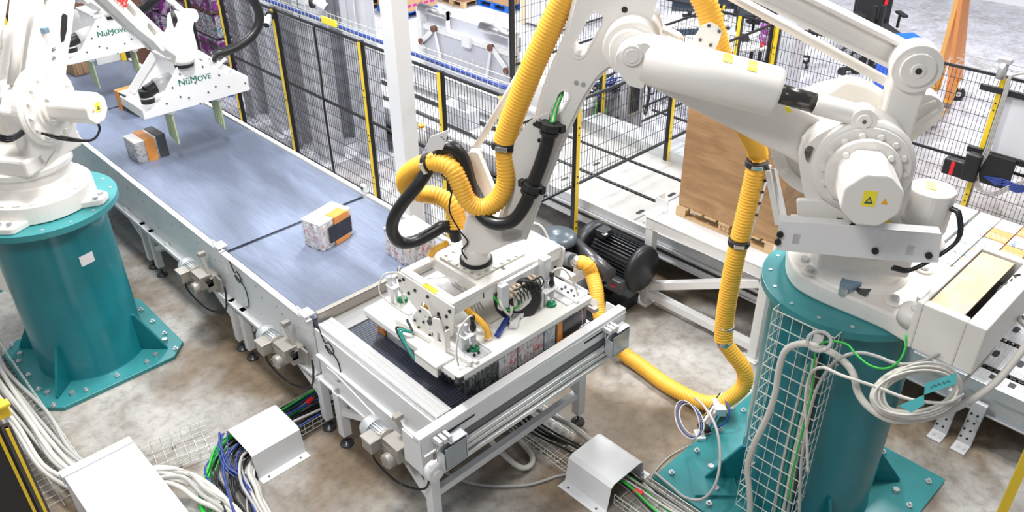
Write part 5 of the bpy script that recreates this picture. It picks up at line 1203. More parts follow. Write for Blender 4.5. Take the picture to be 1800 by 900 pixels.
for y in (5.8, 7.15):
    for a_, b_ in lanes: mb.bx(a_, b_, y, y+.012, cz, cz+.012); bolts(mb, [(a_+.08, y-.12, cz), (b_-.08, y-.12, cz)], (0, 0, 1), .014, .006)
mb.build('plate_joint', 'steel', t)
for y in (3.6, 5.75, 6.3, 8.2):
    for x in (7.66, 9.5): MB().bx(x-.04, x+.05, y-.05, y+.05, 0, cz-.28).bx(x-.08, x+.08, y-.08, y+.08, 0, .015).build('leg', 'galvanised', t)
mb = MB(); mb.bx(8.2, 8.28, 4.0, 8.2, .25, .42); mb.build('chain_guard', 'dark_steel', t)
# raised white lift table with guards further back
t = thing('lift_conveyor', 'long white roller machine with beige side guards behind the belt-side fence', 'conveyor', (8.6, 10, 0))
MB().bx(8.75, 8.80, 8.45, 13.6, .55, 1.15).build('side_guard', 'paint_white', t); MB().bx(8.66, 8.80, 8.45, 13.6, 1.15, 1.19).bx(8.68, 8.84, 8.45, 13.6, .80, .84).build('guard_flange', 'paint_white', t)
MB().bx(7.75, 8.6, 8.45, 13.6, .35, .74).build('machine_body', 'panel_grey', t, bevel=.02)
mb = MB()
for x in (7.95, 8.4): mb.bx(x, x+.06, 8.45, 13.6, .74, .78)
mb.build('guide_strip', 'black', t)
mb = MB(); mb.bx(8.1, 8.35, 9.6, 10.3, .74, 1.05); mb.bx(8.14, 8.22, 9.7, 9.9, 1.05, 1.25); mb.build('drive_box', 'rack_light', t, bevel=.01)
mb = MB(); mb.bx(7.66, 7.74, 8.45, 13.5, .30, .46); mb.bx(7.66, 7.68, 8.45, 13.5, .2, .5); [mb.bx(7.66, 7.74, y, y+.1, 0, .3) for y in (8.6, 11, 13)]; mb.build('kick_rail', 'dark_steel', t)
t = thing('beacon', 'small white switch post with orange button and blue sensor behind the fence', 'switch', (7.4, 9.0, 0))
q = PY(742, 240, 8.6)
mb = MB(); mb.bx(q.x-.04, q.x+.04, q.y-.04, q.y+.04, 0, q.z-.02); mb.build('post', 'rack_light', t); MB().lathe((q.x, q.y, q.z-.12), (0, 0, 1), [(.06, 0), (.07, .1), (.05, .26)], n=18).build('housing', 'paint_white', t)
MB().cyl((q.x, q.y, q.z+.14), (q.x, q.y, q.z+.18), .045, n=16).build('button', 'amber', t); MB().box((q.x-.18, q.y+.14, q.z+.02), (.09, .09, .14)).build('blue_sensor', 'blue', t, bevel=.008)
MB().tube([(q.x, q.y, q.z-.1), (q.x+.1, q.y-.05, q.z-.2), (q.x+.15, q.y-.05, q.z-.35)], .014, 6).build('cable', 'paint_white', t)
# press / sheet dispenser
t = thing('sheet_dispenser', 'big white flat panel machine with two steel rollers behind the white column', 'machine', (9.7, 12, 0))
def pan(x): return x
q0, q1, q2, q3 = PX(735, 5, 9.5), PX(905, 68, 9.5), PX(735, 130, 9.5), PX(905, 190, 9.5)
ya, yb_, zt = q0.y, q1.y, (q0.z+q1.z)/2
MB().bx(9.5, 9.56, yb_, ya, .2, zt-.35).build('front_panel', 'panel_cool', t, bevel=.01)
mb = MB(); mb.bx(9.43, 9.6, ya-.12, ya, 0, zt); mb.bx(9.43, 9.6, yb_, yb_+.10, 0, zt+.05); mb.bx(9.48, 9.6, yb_, ya, zt-.40, zt-.30); mb.build('upright', 'paint_white', t, bevel=.01)
MB().bx(9.6, 9.66, yb_, ya, zt-.32, zt-.06).build('top_panel', 'panel_cool', t, bevel=.01)
for f0, f1, dz in ((.02, .33, .02), (.68, .98, .02)):
    y0_, y1_ = ya+(yb_-ya)*f0, ya+(yb_-ya)*f1; MB().cyl((9.5, y0_, zt-.02), (9.5, y1_, zt-.02), .085, n=24).build('roller', 'steel', t); MB().bx(9.46, 9.54, y1_, y1_+.03, zt-.3, zt+.08).build('roller_bracket', 'paint_white', t)
for yy, s in ((ya-.35, 1), (yb_+.4, -1)):
    mb = MB(); mb.bar((9.45, yy+.25*s, 1.30), (9.45, yy-.15*s, 1.62), .10, .03, (1, 0, 0)); mb.bar((9.45, yy-.15*s, 1.62), (9.45, yy-.3*s, 1.0), .06, .03, (1, 0, 0)); mb.build('link_arm', 'paint_white', t, bevel=.01)
    mb = MB(); mb.cyl((9.40, yy+.25*s, 1.30), (9.48, yy+.25*s, 1.30), .06, n=14); mb.cyl((9.40, yy-.15*s, 1.62), (9.48, yy-.15*s, 1.62), .06, n=14); mb.build('link_pin', 'brown_dark', t)
MB().box((9.46, (ya+yb_)/2-.1, zt-.36), (.08, .22, .22)).build('latch', 'paint_white', t, bevel=.01)
MB().bx(9.0, 9.35, 8.75, 9.3, 0, 1.5).build('side_cabinet', 'sheet_white', t, bevel=.02)
# grey post with electrical box
t = thing('electrical_post', 'grey steel post with an open electrical box and hanging black wires', 'post', (9.9, 8.3, 0))
qb = PZ(1118, 262, .0)
q = PY(1112, 200, 8.15)
MB().bx(q.x-.12, q.x+.16, 8.1, 8.35, 0, 2.3).build('post', 'rack_grey', t, bevel=.01); MB().bx(q.x+.16, q.x+.2, 8.1, 8.3, 0, 2.3).build('cable_duct', 'gear_grey', t)
e = MB().bx(q.x-.42, q.x-.04, 7.98, 8.1, .75, 1.72).build('electrical_box', 'rack_grey', t, bevel=.01)
mb = MB(); mb.bx(q.x-.36, q.x-.10, 7.955, 7.985, .82, 1.66); mb.build('panel_insert', 'gear_grey', e)
mb = MB()
for k in range(4): mb.bx(q.x-.34+.06*k, q.x-.31+.06*k, 7.94, 7.96, .9, 1.6)
mb.build('terminal_strip', 'black_rough', e)
mb = MB(); mb.tube([(q.x-.05, 7.95, 1.45), (q.x+.08, 7.9, 1.2), (q.x+.0, 7.9, .85), (q.x+.12, 7.95, .8), (q.x+.18, 7.95, 1.3), (q.x+.14, 7.95, 2.2)], .014, 6).tube([(q.x+.1, 7.93, 1.2), (q.x+.2, 7.9, 1.28), (q.x+.2, 7.9, 1.12), (q.x+.1, 7.92, 1.14)], .012, 6); mb.build('hanging_wire', 'black', t)
# tangle of machine wiring
t = thing('valve_station', 'valve unit with a tangle of blue and black lines behind the fence corner', 'valve unit', (8.9, 8.3, 0)); q = PY(1058, 150, 8.6)
MB().bx(q.x-.5, q.x+.4, 8.5, 8.9, 0, q.z-.25).build('cabinet', 'panel_grey', t, bevel=.02)
MB().bx(q.x-.4, q.x+.3, 8.45, 8.8, q.z-.25, q.z-.1).build('manifold', 'silver_light', t, bevel=.02)
for k in range(14):
    r1_ = random.Random(k); a_ = [(q.x-.4+r1_.random()*.8, 8.4+r1_.random()*.3, q.z-.2+r1_.random()*.35) for _ in range(5)]
    MB().tube(a_, .012, 5).build('air_line', ['cable_blue', 'black', 'cable_blue', 'cable_white'][k % 4], t)
MB().tube([(q.x-.35, 8.4, q.z-.15), (q.x-.42, 8.35, q.z-.4), (q.x-.3, 8.3, q.z-.55), (q.x-.15, 8.35, q.z-.3)], .010, 5).build('earth_wire', 'cable_green', t)
# ================================================================ RACK UPRIGHTS BEHIND THE BELT
cols = [((533, 283), 46, 'light'), ((500, 245), 40, 'grey'), ((468, 232), 46, 'light'), ((436, 218), 38, 'grey'), ((600, 275), 44, 'light'), ((640, 260), 38, 'grey')]
labs = ['pale steel upright, the one nearest the white column behind the belt fence', 'dark grey steel upright left of the pale one with the black drop cable', 'pale steel upright just right of the tall yellow post by the farther fence end', 'dark grey steel upright standing farthest left behind the belt fence', 'pale broad steel upright to the left of the white column, set back from the fence', 'grey steel upright right behind the third yellow post']
pos = [(6.72, 11.75), (6.72, 12.55), (6.80, 13.35), (6.82, 14.4), (7.32, 11.3), (7.36, 12.3)]
for i, ((x, y), (p, wd_, k)) in enumerate(zip(pos, cols)):
    t = thing('steel_upright', labs[i], 'steel column', (x, y, 0), 'bare steel uprights behind the fence')
    m_ = 'rack_light' if k == 'light' else 'rack_grey'
    mb = MB(); w2 = .19 if k == 'light' else .17
    mb.bx(x-w2, x-w2+.02, y-w2, y+w2, .021, 3.7); mb.bx(x+w2-.02, x+w2, y-w2, y+w2, .021, 3.7); mb.bx(x-w2, x+w2, y-.012, y+.012, .021, 3.7); mb.build('beam', m_, t)
    MB().bx(x-.28, x+.28, y-.32, y+.32, 0, .02).build('base_plate', m_, t)
    mb = MB(); bolts(mb, [(x+dx, y+dy, .02) for dx in (-.15, .15) for dy in (-.26, .26)], (0, 0, 1), .022, .03); mb.build('anchor_bolt', 'zinc', t)
o = MB().bx(9.0, 9.06, 13.8, 15.4, .0, 3.2).bx(8.95, 9.1, 13.8, 13.9, 0, 3.2).build('partition', 'sheet_white'); tag(o, 'tall white sheet partition behind the steel uprights', 'partition')
# stacked goods wrapped in violet film beyond the fence
lab3 = [('print_violet', 'violet'), ('print_mixed', 'grey and teal')]
k = 0
for iy, y in enumerate((16.3, 17.75, 19.2)):
    for iz in range(4):
        for ix, x in enumerate((7.4, 8.7)):
            m_, l_ = lab3[(iy+iz+ix) % 2]
            t = thing('wrapped_stack', l_+' printed packs behind the far fence, '+['bottom', 'second', 'third', 'top'][iz]+' layer, '+['nearest', 'middle', 'farthest'][iy]+(' front' if ix == 0 else ' rear')+' stack', 'wrapped goods', (x, y, .15+.52*iz), 'film wrapped stacks behind the far fence')
            mb = MB(); mb.box((x, y, .15+.52*iz+.25), (1.1, 1.2, .48)); mb.build('pack_block', m_, t, bevel=.02)
            mb = MB()
            for s in range(4): mb.box((x-.56, y-.45+.3*s, .15+.52*iz+.25), (.03, .25, .42)); mb.box((x-.41+.27*s, y-.61, .15+.52*iz+.25), (.24, .03, .42))
            mb.build('can_row', [lab3[(iy+iz+ix+s) % 2][0] for s in (1,)], t, bevel=.01)
            if iz in (1, 3): MB().box((x, y, .15+.52*iz+.012), (1.16, 1.26, .024)).build('tier_sheet', 'brown_dark', t)
        
    for x in (7.4, 8.7): pallet('blue plastic pallet under the film-wrapped stacks, '+['nearest', 'middle', 'farthest'][iy]+(' front' if x < 8 else ' rear'), (x, y, 0), (1.1, 1.2), 'pallet_blue', group='blue pallets under the far stacks')
# brown tall stack and white frame in the top left corner
t = thing('brown_stack', 'tall brown cardboard sheet stack at the far left behind the robots', 'stack', (4.1, 19.4, 0))
MB().bx(3.4, 4.9, 18.6, 20.2, .15, 3.0).build('sheets', 'brown_dark', t, bevel=.02); MB().bx(3.4, 4.9, 18.6, 20.2, 0, .14).build('base_pallet', 'pallet_wood_dark', t)
tag(MB().bx(5.05, 6.5, 18.3, 20.0, 0, 2.2).build('brown_stack', 'brown_dark', None, bevel=.02), 'second brown sheet stack at the far left, right of the tall one', 'stack')
t = thing('infeed_frame', 'white sheet metal machine frame at the far end of the belt, top left', 'machine', (4.4, 16.6, 0))
MB().bx(3.62, 5.2, 16.3, 16.36, .9, 1.7).bx(3.62, 3.68, 16.36, 17.4, .9, 1.7).bx(3.62, 5.2, 16.3, 16.9, 1.70, 1.76).build('casing', 'sheet_white', t, bevel=.01)
MB().bx(3.85, 4.7, 16.28, 16.30, 1.0, 1.5).build('window', 'blue_grey', t); MB().bx(4.9, 5.1, 16.3, 16.9, 1.76, 1.82).build('rail', 'rubber_grey', t)
mb = MB(); [mb.bx(x, x+.06, y, y+.06, 0, .9) for x in (3.62, 5.1) for y in (16.3, 17.3)]; mb.build('leg', 'paint_white', t)
t = thing('fence_post', 'yellow and black fence post at the far left edge, behind the white robot', 'post', (3.05, 14.3, 0)); q = PZ(12, 50, 2.0)
MB().m(0).box((q.x+.05, q.y+.05, 1.2), (.07, .07, 2.4)).m(1).box((q.x, q.y, 1.2), (.07, .07, 2.38)).build('post', ['black', 'fence_yellow'], t)
t = thing('fence_post', 'yellow and black post between the two clamp grippers beyond the belt', 'post', (5.3, 15.5, 0)); q = PZ(222, 120, 1.2)
MB().m(0).box((q.x+.08, q.y, 1.1), (.08, .08, 2.2)).m(1).box((q.x, q.y, 1.1), (.08, .08, 2.18)).build('post', ['black', 'fence_yellow'], t)
# ================================================================ CLAMP GRIPPERS OF THE LEFT ROBOTS
g2 = thing('clamp_gripper', 'white clamp gripper with dark green lettering hovering over the middle of the belt, nearer one', 'gripper', (3.9, 10.8, 2.0), 'clamp grippers with green lettering')
Y0, Y1 = 10.58, 11.32
def yz(p, y=Y0): v = PY(*p, y); return (v.x, v.z)
zc = sum(yz(p)[1] for p in ((257, 210), (438, 158)))/2
pan_ = [yz(p) for p in ((257, 210), (258, 200), (280, 180), (312, 117), (343, 101), (400, 131), (413, 127), (435, 135), (440, 158))]
ch_ = [yz((255, 210))[1], yz((438, 158))[1]]
for y, nm in ((Y0, 'front_plate'), (Y1, 'rear_plate')):
    mb = MB(); mb.prism(rpoly(pan_, .015, 2), Yf, y, y+.015); fp = mb.build(nm, 'paint_white', g2, bevel=.003)
    if nm == 'front_plate':
        mb = MB()
        for p in ((316, 130), (356, 117), (385, 132), (303, 154), (343, 145), (366, 162), (379, 152), (402, 152), (317, 170), (332, 172), (431, 146), (293, 182), (352, 182)):
            a, b_ = yz(p); mb.cyl((a, y, b_), (a, y-.008, b_), .012, n=8)
        mb.build('plate_bolt', 'dark_steel', fp)
        a0, b0 = yz((314, 152)); a1, b1 = yz((371, 137)); W = math.hypot(a1-a0, b1-b0); ex = V((a1-a0, 0, b1-b0)).normalized(); ey = V((-ex.z, 0, ex.x))
        tm = MB(); w1_ = text_mesh(tm, 'N\u00fcM', 1, lambda a, b, d: V((a, b, d))); w2_ = text_mesh(MB(), 'OVE', .80, lambda a, b, d: V((a, b, d))); sc_ = W/(w1_+w2_+.06)
        mb = MB()
        for q_ in (0, .004): text_mesh(mb, 'N\u00fcM', sc_, lambda a, b, d: V((a0+q_, y-.003-q_*.2, b0))+ex*a+ey*b); text_mesh(mb, 'OVE', sc_*.80, lambda a, b, d: V((a0+q_, y-.003-q_*.2, b0))+ex*(a+(w1_+.06)*sc_)+ey*b)
        mb.build('lettering', 'print_green', fp, label='dark green lettering', fix=False)
zb_ = min(b for a, b in pan_); xl = min(a for a, b in pan_); xr = max(a for a, b in pan_)
MB().bx(xl-.02, xl+.0, Y0-.0, Y1, zb_, zb_+.13).bx(xr-.015, xr, Y0, Y1, zb_+.05, zb_+.20).bx(xl, xr, Y0+.02, Y1, zb_+.01, zb_+.03).build('tray', 'paint_white', g2, bevel=.004)
a_, b_ = yz((312, 117)); a2_, b2 = yz((345, 101))
MB().bx(a_-.02, a2_+.12, Y0-.0, Y1+.015, max(b_, b2)-.03, max(b_, b2)+.0).build('top_plate', 'paint_white', g2, bevel=.004)
MB().bar((xl+.14, Y1, zb_+.14), (a_, Y1-.02, b_), .1, .03, (0, 1, 0)).bar((xr-.1, (Y0+Y1)/2, zb_+.2), (a2_+.1, (Y0+Y1)/2, b2), .1, .03, (0, 1, 0)).build('rib', 'paint_white', g2)
q = PY(257, 165, Y0+.25)
mb = MB(); mb.cyl((q.x, q.y, q.z-.12), (q.x, q.y, q.z+.06), .09, n=24); mb.cyl((q.x, q.y, q.z+.02), (q.x+.16, q.y+.02, q.z+.06), .085, n=24); mb.build('drive_head', 'black', g2, bevel=.006)
MB().cyl((q.x+.14, q.y+.02, q.z+.06), (q.x+.38, q.y+.02, q.z+.10), .10, n=24).cyl((q.x, q.y, q.z-.05), (q.x, q.y, q.z-.03), .095, n=24).build('servo_motor', 'silver_light', g2)
def fork(x, w_, y_, z1_, z0_, lab):
    fnx = lambda a, b, t: V((t, a, b))
    mb = MB(); hl = [[(y_+.045+.06*k, z0_+.12), (y_+.07+.06*k, z0_+.10), (y_+.07+.06*k, z0_+.34), (y_+.045+.06*k, z0_+.36)] for k in range(3)]
    mb.prism([(y_, z0_+.04), (y_+w_, z0_+.1), (y_+w_, z1_), (y_, z1_)], fnx, x, x+.02, hl if lab else None)
    mb.build('clamp_plate', 'clamp_green', g2, bevel=.002, label='pale green comb plate'); MB().box((x+.01, y_+w_/2, z1_+.0), (.08, w_+.02, .07)).build('clamp_carriage', 'silver_light', g2, bevel=.004)
f1 = PY(322, 256, Y0+.05); f2 = PY(402, 230, Y0+.05); fork(f1.x-.06, .26, Y0+.03, zb_+.0, f1.z, 0); fork(f2.x-.06, .26, Y0+.03, zb_+.0, f2.z, 1)
copy_tree(g2, g2.location+V((.05, 2.95, 0)), 'white clamp gripper with dark green lettering, the farther one near the top left')
hp2 = [PY(372, 108, 10.95), PY(376, 98, 10.98), PY(392, 92, 11.0), PY(420, 80, 11.0), PY(445, 60, 11.0), PY(456, 36, 11.0), PY(452, 12, 11.0), PY(434, -12, 11.0), PY(400, -30, 11.0)]
hose('black cable hose curving up from the nearer clamp gripper to the top edge', hp2, .065, False)
mb = MB().box(PY(384, 112, 10.95), (.24, .12, .02), Matrix.Rotation(-.5, 3, 'Y')).box(PY(369, 108, 10.95), (.02, .12, .14)); tag(mb.build('cable_holder', 'silver_light'), 'small metal holder under the end of the black cable hose on the nearer clamp gripper', 'bracket')
hose('black cable hose crossing behind the arm of the nearer left robot', [PY(300, -20, 12.8), PY(270, 0, 12.9), PY(255, 14, 13), PY(240, 18, 13.1), PY(222, 14, 13.1)], .07, False)
# ================================================================ BACKGROUND: CARTONS AND PALLETS
def carton_stack(label, px, d, h, m_, pal, dx=0, rz_=0., text=True):
    c = PZ(*px, 0); x, y = c.x+d[0]/2, c.y+d[1]/2
    pallet(label[0], (x, y, 0), d, pal, .17, rz_=rz_, group='pallets of cartons in the background')
    t = thing('carton_stack', label[1], 'cartons', (x, y, .172)); MB().bx(x-d[0]/2+.02, x+d[0]/2-.02, y-d[1]/2+.02, y+d[1]/2-.02, .172, .172+h).build('cartons', m_, t, bevel=.01)
    mb = MB(); mb.bx(x-d[0]/2+.012, x-d[0]/2+.02, y-.01, y+.01, .172, .172+h); mb.bx(x-.01, x+.01, y-d[1]/2+.012, y-d[1]/2+.02, .172, .172+h); mb.build('carton_seam', 'cardboard_dark', t)
    if text:
        mb = MB(); 
        for k in range(5): mb.bx(x-d[0]/2+.014, x-d[0]/2+.019, y-.45+.19*k, y-.33+.19*k, .3, .36); mb.bx(x-.45+.19*k, x-.33+.19*k, y-d[1]/2+.014, y-d[1]/2+.019, .3, .36)
        mb.build('printed_band', 'magenta', t)
carton_stack(('blue plastic pallet in the background just right of the white column', 'brown printed cartons on the blue pallet right of the white column'), (713, 36), (1.1, 1.25), 1.0, 'cardboard', 'pallet_blue')
carton_stack(('wooden pallet at the top edge between two blue pallets', 'dark brown cartons on the wooden pallet at the top edge'), (815, 16), (1.2, 1.1), .9, 'cardboard_dark', 'pallet_wood', text=False)
carton_stack(('blue plastic pallet by the tall mesh fence at the top', 'brown cartons on the blue pallet beside the tall mesh fence'), (893, 24), (1.0, 1.25), .8, 'cardboard', 'pallet_blue', text=False)
c = PZ(622, 26, 0)
for k in range(7): pallet('brown wooden pallet in the stack left of the white column, '+['lowest', 'second', 'third', 'fourth', 'fifth', 'sixth', 'topmost'][k], (c.x+.5, c.y+.6, .145*k), (1.1, 1.2), 'pallet_wood_dark', group='stacked empty wooden pallets')
t = thing('white_cabinet', 'white cabinet with a cream corner post at the top, right of the blue pallet', 'cabinet', PZ(930, 30, 0)); c = PZ(905, 40, 0)
MB().bx(c.x+.1, c.x+2.2, c.y-1.4, c.y-.2, .05, 1.4).build('body', 'sheet_white', t, bevel=.02); MB().bx(c.x, c.x+.1, c.y-.3, c.y-.2, 0, 2.4).build('corner_post', 'beige', t)
# ================================================================ WORK AREA (top right)
t = thing('workbench', 'white workbench with black legs behind the mesh fence, top right', 'desk', (15.5, 8.2, 0)); c = PZ(1270, 75, .9)
q = PZ(1345, 70, 1.0); bx0, by1 = q.x-2.4, q.y+.9
MB().box((q.x-.9, q.y+.65, .98), (2.6, 1.1, .05), -.62).build('desk_top', 'paint_white', t, bevel=.01)
mb = MB()
for a, b_ in ((-1.0, .0), (-.2, -.35), (.3, .5), (-1.9, 1.2)): mb.bx(q.x+a-.03, q.x+a+.03, q.y+b_+.3-.03, q.y+b_+.3+.03, 0, .95)
mb.build('desk_leg', 'black', t)
t = thing('workbench', 'dark bench with screens behind the first yellow posts, top centre right', 'desk', (14.2, 9.6, 0))
q2_ = PZ(1215, 45, 1.0); MB().box((q2_.x+.2, q2_.y+.3, .98), (2.2, .9, .05), -.62).build('desk_top', 'paint_white', t, bevel=.01); MB().box((q2_.x+.2, q2_.y+.45, .5), (2.1, .6, .9), -.62).build('desk_base', 'blue_grey', t)
def monitor(label, p, z, w_=.75, h_=.5, rz_=-.9):
    t = thing('monitor', label, 'screen', (0, 0, 0), 'black screens on the benches'); R_ = Matrix.Rotation(rz_, 3, 'Z')
    MB().box((0, 0, .12+h_/2), (w_, .05, h_)).build('display', 'black', t, bevel=.01); MB().box((0, -.028, .12+h_/2), (w_*.93, .006, h_*.9)).build('screen_glass', 'glass_dark', t)
    MB().box((0, .05, .1), (.08, .04, .2)).box((0, .05, .012), (.3, .2, .024)).build('stand', 'black', t); t.location = (p.x, p.y, z); t.rotation_euler.z = rz_
monitor('black screen on the white workbench, behind the front yellow post', PZ(1325, 40, 1.0), 1.0, .9, .62); monitor('wide black screen further right on the white workbench', PZ(1372, 45, 1.0), 1.0, 1.0, .62)
monitor('small dark screen on the left bench by the rear yellow post', PZ(1268, 25, 1.0), 1.0, .9, .6); monitor('dark screen at the left end of the left bench', PZ(1212, 30, 1.0), 1.0, .8, .5)
for k in range(4):
    r_ = random.Random(50+k); q = PZ(1240+22*k, 50+6*k, 1.02)
    tag(MB().box((q.x, q.y, 1.045), (.3, .22, .07), r_.random()).build('parts_bin', ['paper', 'black', 'paper', 'black'][k]), ['white open parts bin at the left on the bench', 'black tool box on the bench next to the white bin', 'white paper pile on the bench beside the yellow post', 'black keyboard on the white workbench'][k], ['bin', 'tool box', 'paper', 'keyboard'][k])
q = PZ(1355, 73, 1.01); tag(MB().box((q.x-.3, q.y, 1.03), (.3, .06, .03), .3).box((q.x-.1, q.y, 1.03), (.2, .05, .03), -.4).build('pink_tool', 'red'), 'pink and black tool lying on the white workbench', 'tool')
tag(MB().box(PZ(1363, 52, 1.25), (.5, .35, .5), -.6).build('display_box', 'print_violet'), 'pink and white printed box at the right end of the white workbench', 'box')
# pale square post in front of the work area
q = PZ(1375, 165, 0)
t = thing('building_column', 'slim pale square column in front of the workbench, behind the robot cylinder', 'column', (q.x, q.y, 0)); q = PX(1384, 100, 13.0); MB().box((13.0, q.y, 1.6), (.40, .40, 3.2)).build('shaft', 'rack_light', t, bevel=.01)
# black mesh chairs
def chair(label, p, rz_, s, group=None):
    t = thing('office_chair', label, 'chair', (0, 0, 0), group)
    mb = MB(); mb.box((0, 0, .48), (.52, .50, .08)); mb.build('seat', 'chair_black', t, bevel=.03)
    mb = MB(); mb.prism(rpoly([(-.24, .56), (.24, .56), (.27, .8), (.22, 1.12), (-.22, 1.12), (-.27, .8)], .06), lambda a, b, t_: V((a, .26+.10*(b-.5)+t_, b)), 0, .04); mb.build('backrest', 'chair_black', t, bevel=.01)
    for s_ in (-1, 1):
        mb = MB(); mb.bar((s_*.31, .05, .50), (s_*.31, .05, .70), .05, .03); mb.box((s_*.31, 0, .72), (.09, .28, .035)); mb.build('armrest', 'black', t, bevel=.01)
    MB().cyl((0, 0, .12), (0, 0, .44), .03, n=12).bar((0, .25, .43), (0, .40, .6), .06, .02).build('gas_column', 'black', t)
    for k in range(5):
        a = 2*PI*k/5; o = MB().bar((0, 0, .13), (.30*math.cos(a), .30*math.sin(a), .09), .05, .03).build('base_arm', 'black', t)
        MB().cyl((.30*math.cos(a)-.02, .30*math.sin(a), .035), (.30*math.cos(a)+.02, .30*math.sin(a), .035), .035, n=12).build('caster', 'black', o)
    t.location = (p.x, p.y, 0); t.rotation_euler.z = rz_; t.scale = (s, s, s); return t
q = PZ(1530, 108, 0)
ch1 = chair('black office chair with a dark jacket on its back, alone on the open floor', q, -.75, 1.45)
MB().prism(rpoly([(-.27, .25), (.30, .25), (.31, 1.12), (.24, 1.18), (-.2, 1.18), (-.27, 1.1)], .05), lambda a, b, t_: V((a, .32+.08*(b-.5)+t_, b)), .0, .06).build('jacket', 'chair_black', ch1, bevel=.02)
MB().box((.16, .27, .86), (.05, .03, .16)).build('red_patch', 'red', ch1, bevel=.01)
chair('black office chair half hidden by the pale post at the white workbench', PZ(1392, 112, 0), 2.0, 1.35); chair('black office chair in the dark under the workbench, between the yellow posts', PZ(1318, 118, 0), .5, 1.2)
t = thing('display_stand', 'pair of black upright bars on wheels beside the blue bin', 'stand', PZ(1514, 125, 0)); q = PZ(1514, 125, 0)
MB().box((q.x, q.y, .7), (.07, .1, 1.4)).box((q.x+.12, q.y-.12, .7), (.07, .1, 1.4)).build('upright', 'black', t)
mb = MB(); mb.bar((q.x-.5, q.y+.2, .12), (q.x+.4, q.y-.4, .12), .07); mb.tube([(q.x-.55, q.y+.3, .5), (q.x-.3, q.y+.1, .75), (q.x, q.y, .7)], .03, 6); mb.build('foot_bar', 'black', t)
for dx, dy in ((-.5, .2), (.4, -.4), (-.25, .02)): MB().cyl((q.x+dx-.03, q.y+dy, .07), (q.x+dx+.03, q.y+dy, .07), .09, n=14).build('caster', 'black', t)
t = thing('recycling_bin', 'blue recycling bin with a small white symbol, behind the robot arm', 'bin', PZ(1565, 140, 0)); q = PZ(1566, 172, 0)
mb = MB(); mb.prism([(-.26, 0), (.26, 0), (.36, 1.15), (-.36, 1.15)], lambda a, b, t_: V((q.x, q.y, b))+V((a*.8, -a*.6, 0))+V((.6, .8, 0))*t_, -.3, .3); mb.build('bin_body', 'blue', t, bevel=.03)
MB().box((q.x, q.y, 1.17), (.75, .75, .05), -.64).build('lid', 'blue', t, bevel=.02)
v_ = V((-.6, -.8, 0)); pc = V((q.x, q.y, .86))+v_*.305; mb = MB()
for i in range(2):
    for j in range(2): mb.box(pc+V((.8, -.6, 0))*(.09*(i-.5)-.1)+V((0, 0, .14*(j-.5))), (.08, .012, .11), -.64)
mb.build('symbol', 'paper', t)
# orange gantry legs
t = thing('gantry_crane', 'orange A-frame gantry leg on black casters, top right', 'gantry', PZ(1665, 180, 0))
top = PZ(1705, -60, 3.4); ft = [PZ(1644, 158, .30), PZ(1668, 172, .30), PZ(1685, 140, .3)]
for k, f in enumerate(ft): MB().bar(V((top.x-.05*k, top.y+.02*k, 3.6)), f, .15-.03*(k > 0), .10, (.6, .8, 0)).build('leg', 'orange_light' if k == 0 else 'orange', t, bevel=.01)
MB().bar(ft[1]+V((0, 0, -.06)), ft[2]+V((.3, .15, -.06)), .16, .10).build('foot_beam', 'orange_light', t, bevel=.01)
for p in ((1683, 165), (1630, 212)):
    q = PZ(*p, .12); o = MB().cyl((q.x-.04, q.y-.03, .13), (q.x+.04, q.y+.03, .13), .13, n=20).build('caster', 'black', t); MB().cyl((q.x-.05, q.y-.04, .13), (q.x+.05, q.y+.04, .13), .05, n=12).box((q.x, q.y, .25), (.12, .12, .04)).build('caster_hub', 'silver_light', o)
MB().bar(PZ(1655, 195, .28), PZ(1630, 212, .28), .14, .1).build('foot_beam', 'orange_light', t)
# ================================================================ RIGHT SIDE: panel, e-stop, cables
t = thing('control_panel', 'pale grey enclosure hanging on black rails on the right fence', 'control panel', (11.9, 2.6, 1.0)); FX = 11.95
def fy(px, py, x=FX): v = PX(px, py, x); return (v.y, v.z)
r_ = [fy(1765, 163), fy(1800, 172), fy(1800, 280), fy(1741, 270)]
ya_, za_ = r_[0]; yc_, zc_ = r_[3]; yr = 1.6
mb = MB(); mb.prism([(ya_, za_), (yr, za_), (yr, zc_), (yc_, zc_)], lambda a, b, t_: V((t_, a, b)), FX, FX+.12); mb.build('enclosure', 'rack_light', t, bevel=.01)
mb = MB(); mb.bx(FX-.05, FX, yr, ya_+.3, za_-.02, za_+.06); mb.bx(FX-.05, FX, yr, yc_+.3, zc_-.04, zc_+.04); mb.build('rail', 'black', t, bevel=.004)
a, b_ = fy(1735, 292); mb = MB().bx(FX-.1, FX-.02, a-.35, a+.1, b_-.22, b_+.22); mb.build('black_box', 'black', t, bevel=.01)
t = thing('door_switch', 'black safety switch with a red stripe on the right fence post', 'switch', (12.0, 3.9, .6)); a, b_ = fy(1686, 292)
MB().bx(FX-.14, FX, a-.12, a+.18, b_-.12, b_+.12).bx(FX-.2, FX-.04, a-.3, a-.1, b_-.1, b_+.3).build('housing', 'black', t, bevel=.02); MB().bx(FX-.146, FX-.14, a+.02, a+.07, b_-.1, b_+.1).build('red_stripe', 'red', t)
mb = MB()
for k in range(3): mb.tube([PX(1800+2*k, 128, FX-.1), PX(1774+2*k, 136, FX-.1), PX(1764+3*k, 165, FX-.1), PX(1746+3*k, 220, FX-.1), PX(1730+4*k, 268, FX-.1), PX(1712+4*k, 300, FX-.1), PX(1716+4*k, 330, FX-.12), PX(1745, 338+3*k, FX-.12), PX(1785, 322+3*k, FX-.1), PX(1830, 310, FX-.1)], .013, 6)
tag(mb.build('cable_bundle', 'cable_grey'), 'grey cables running down beside the right yellow fence post', 'cable')
mb = MB()
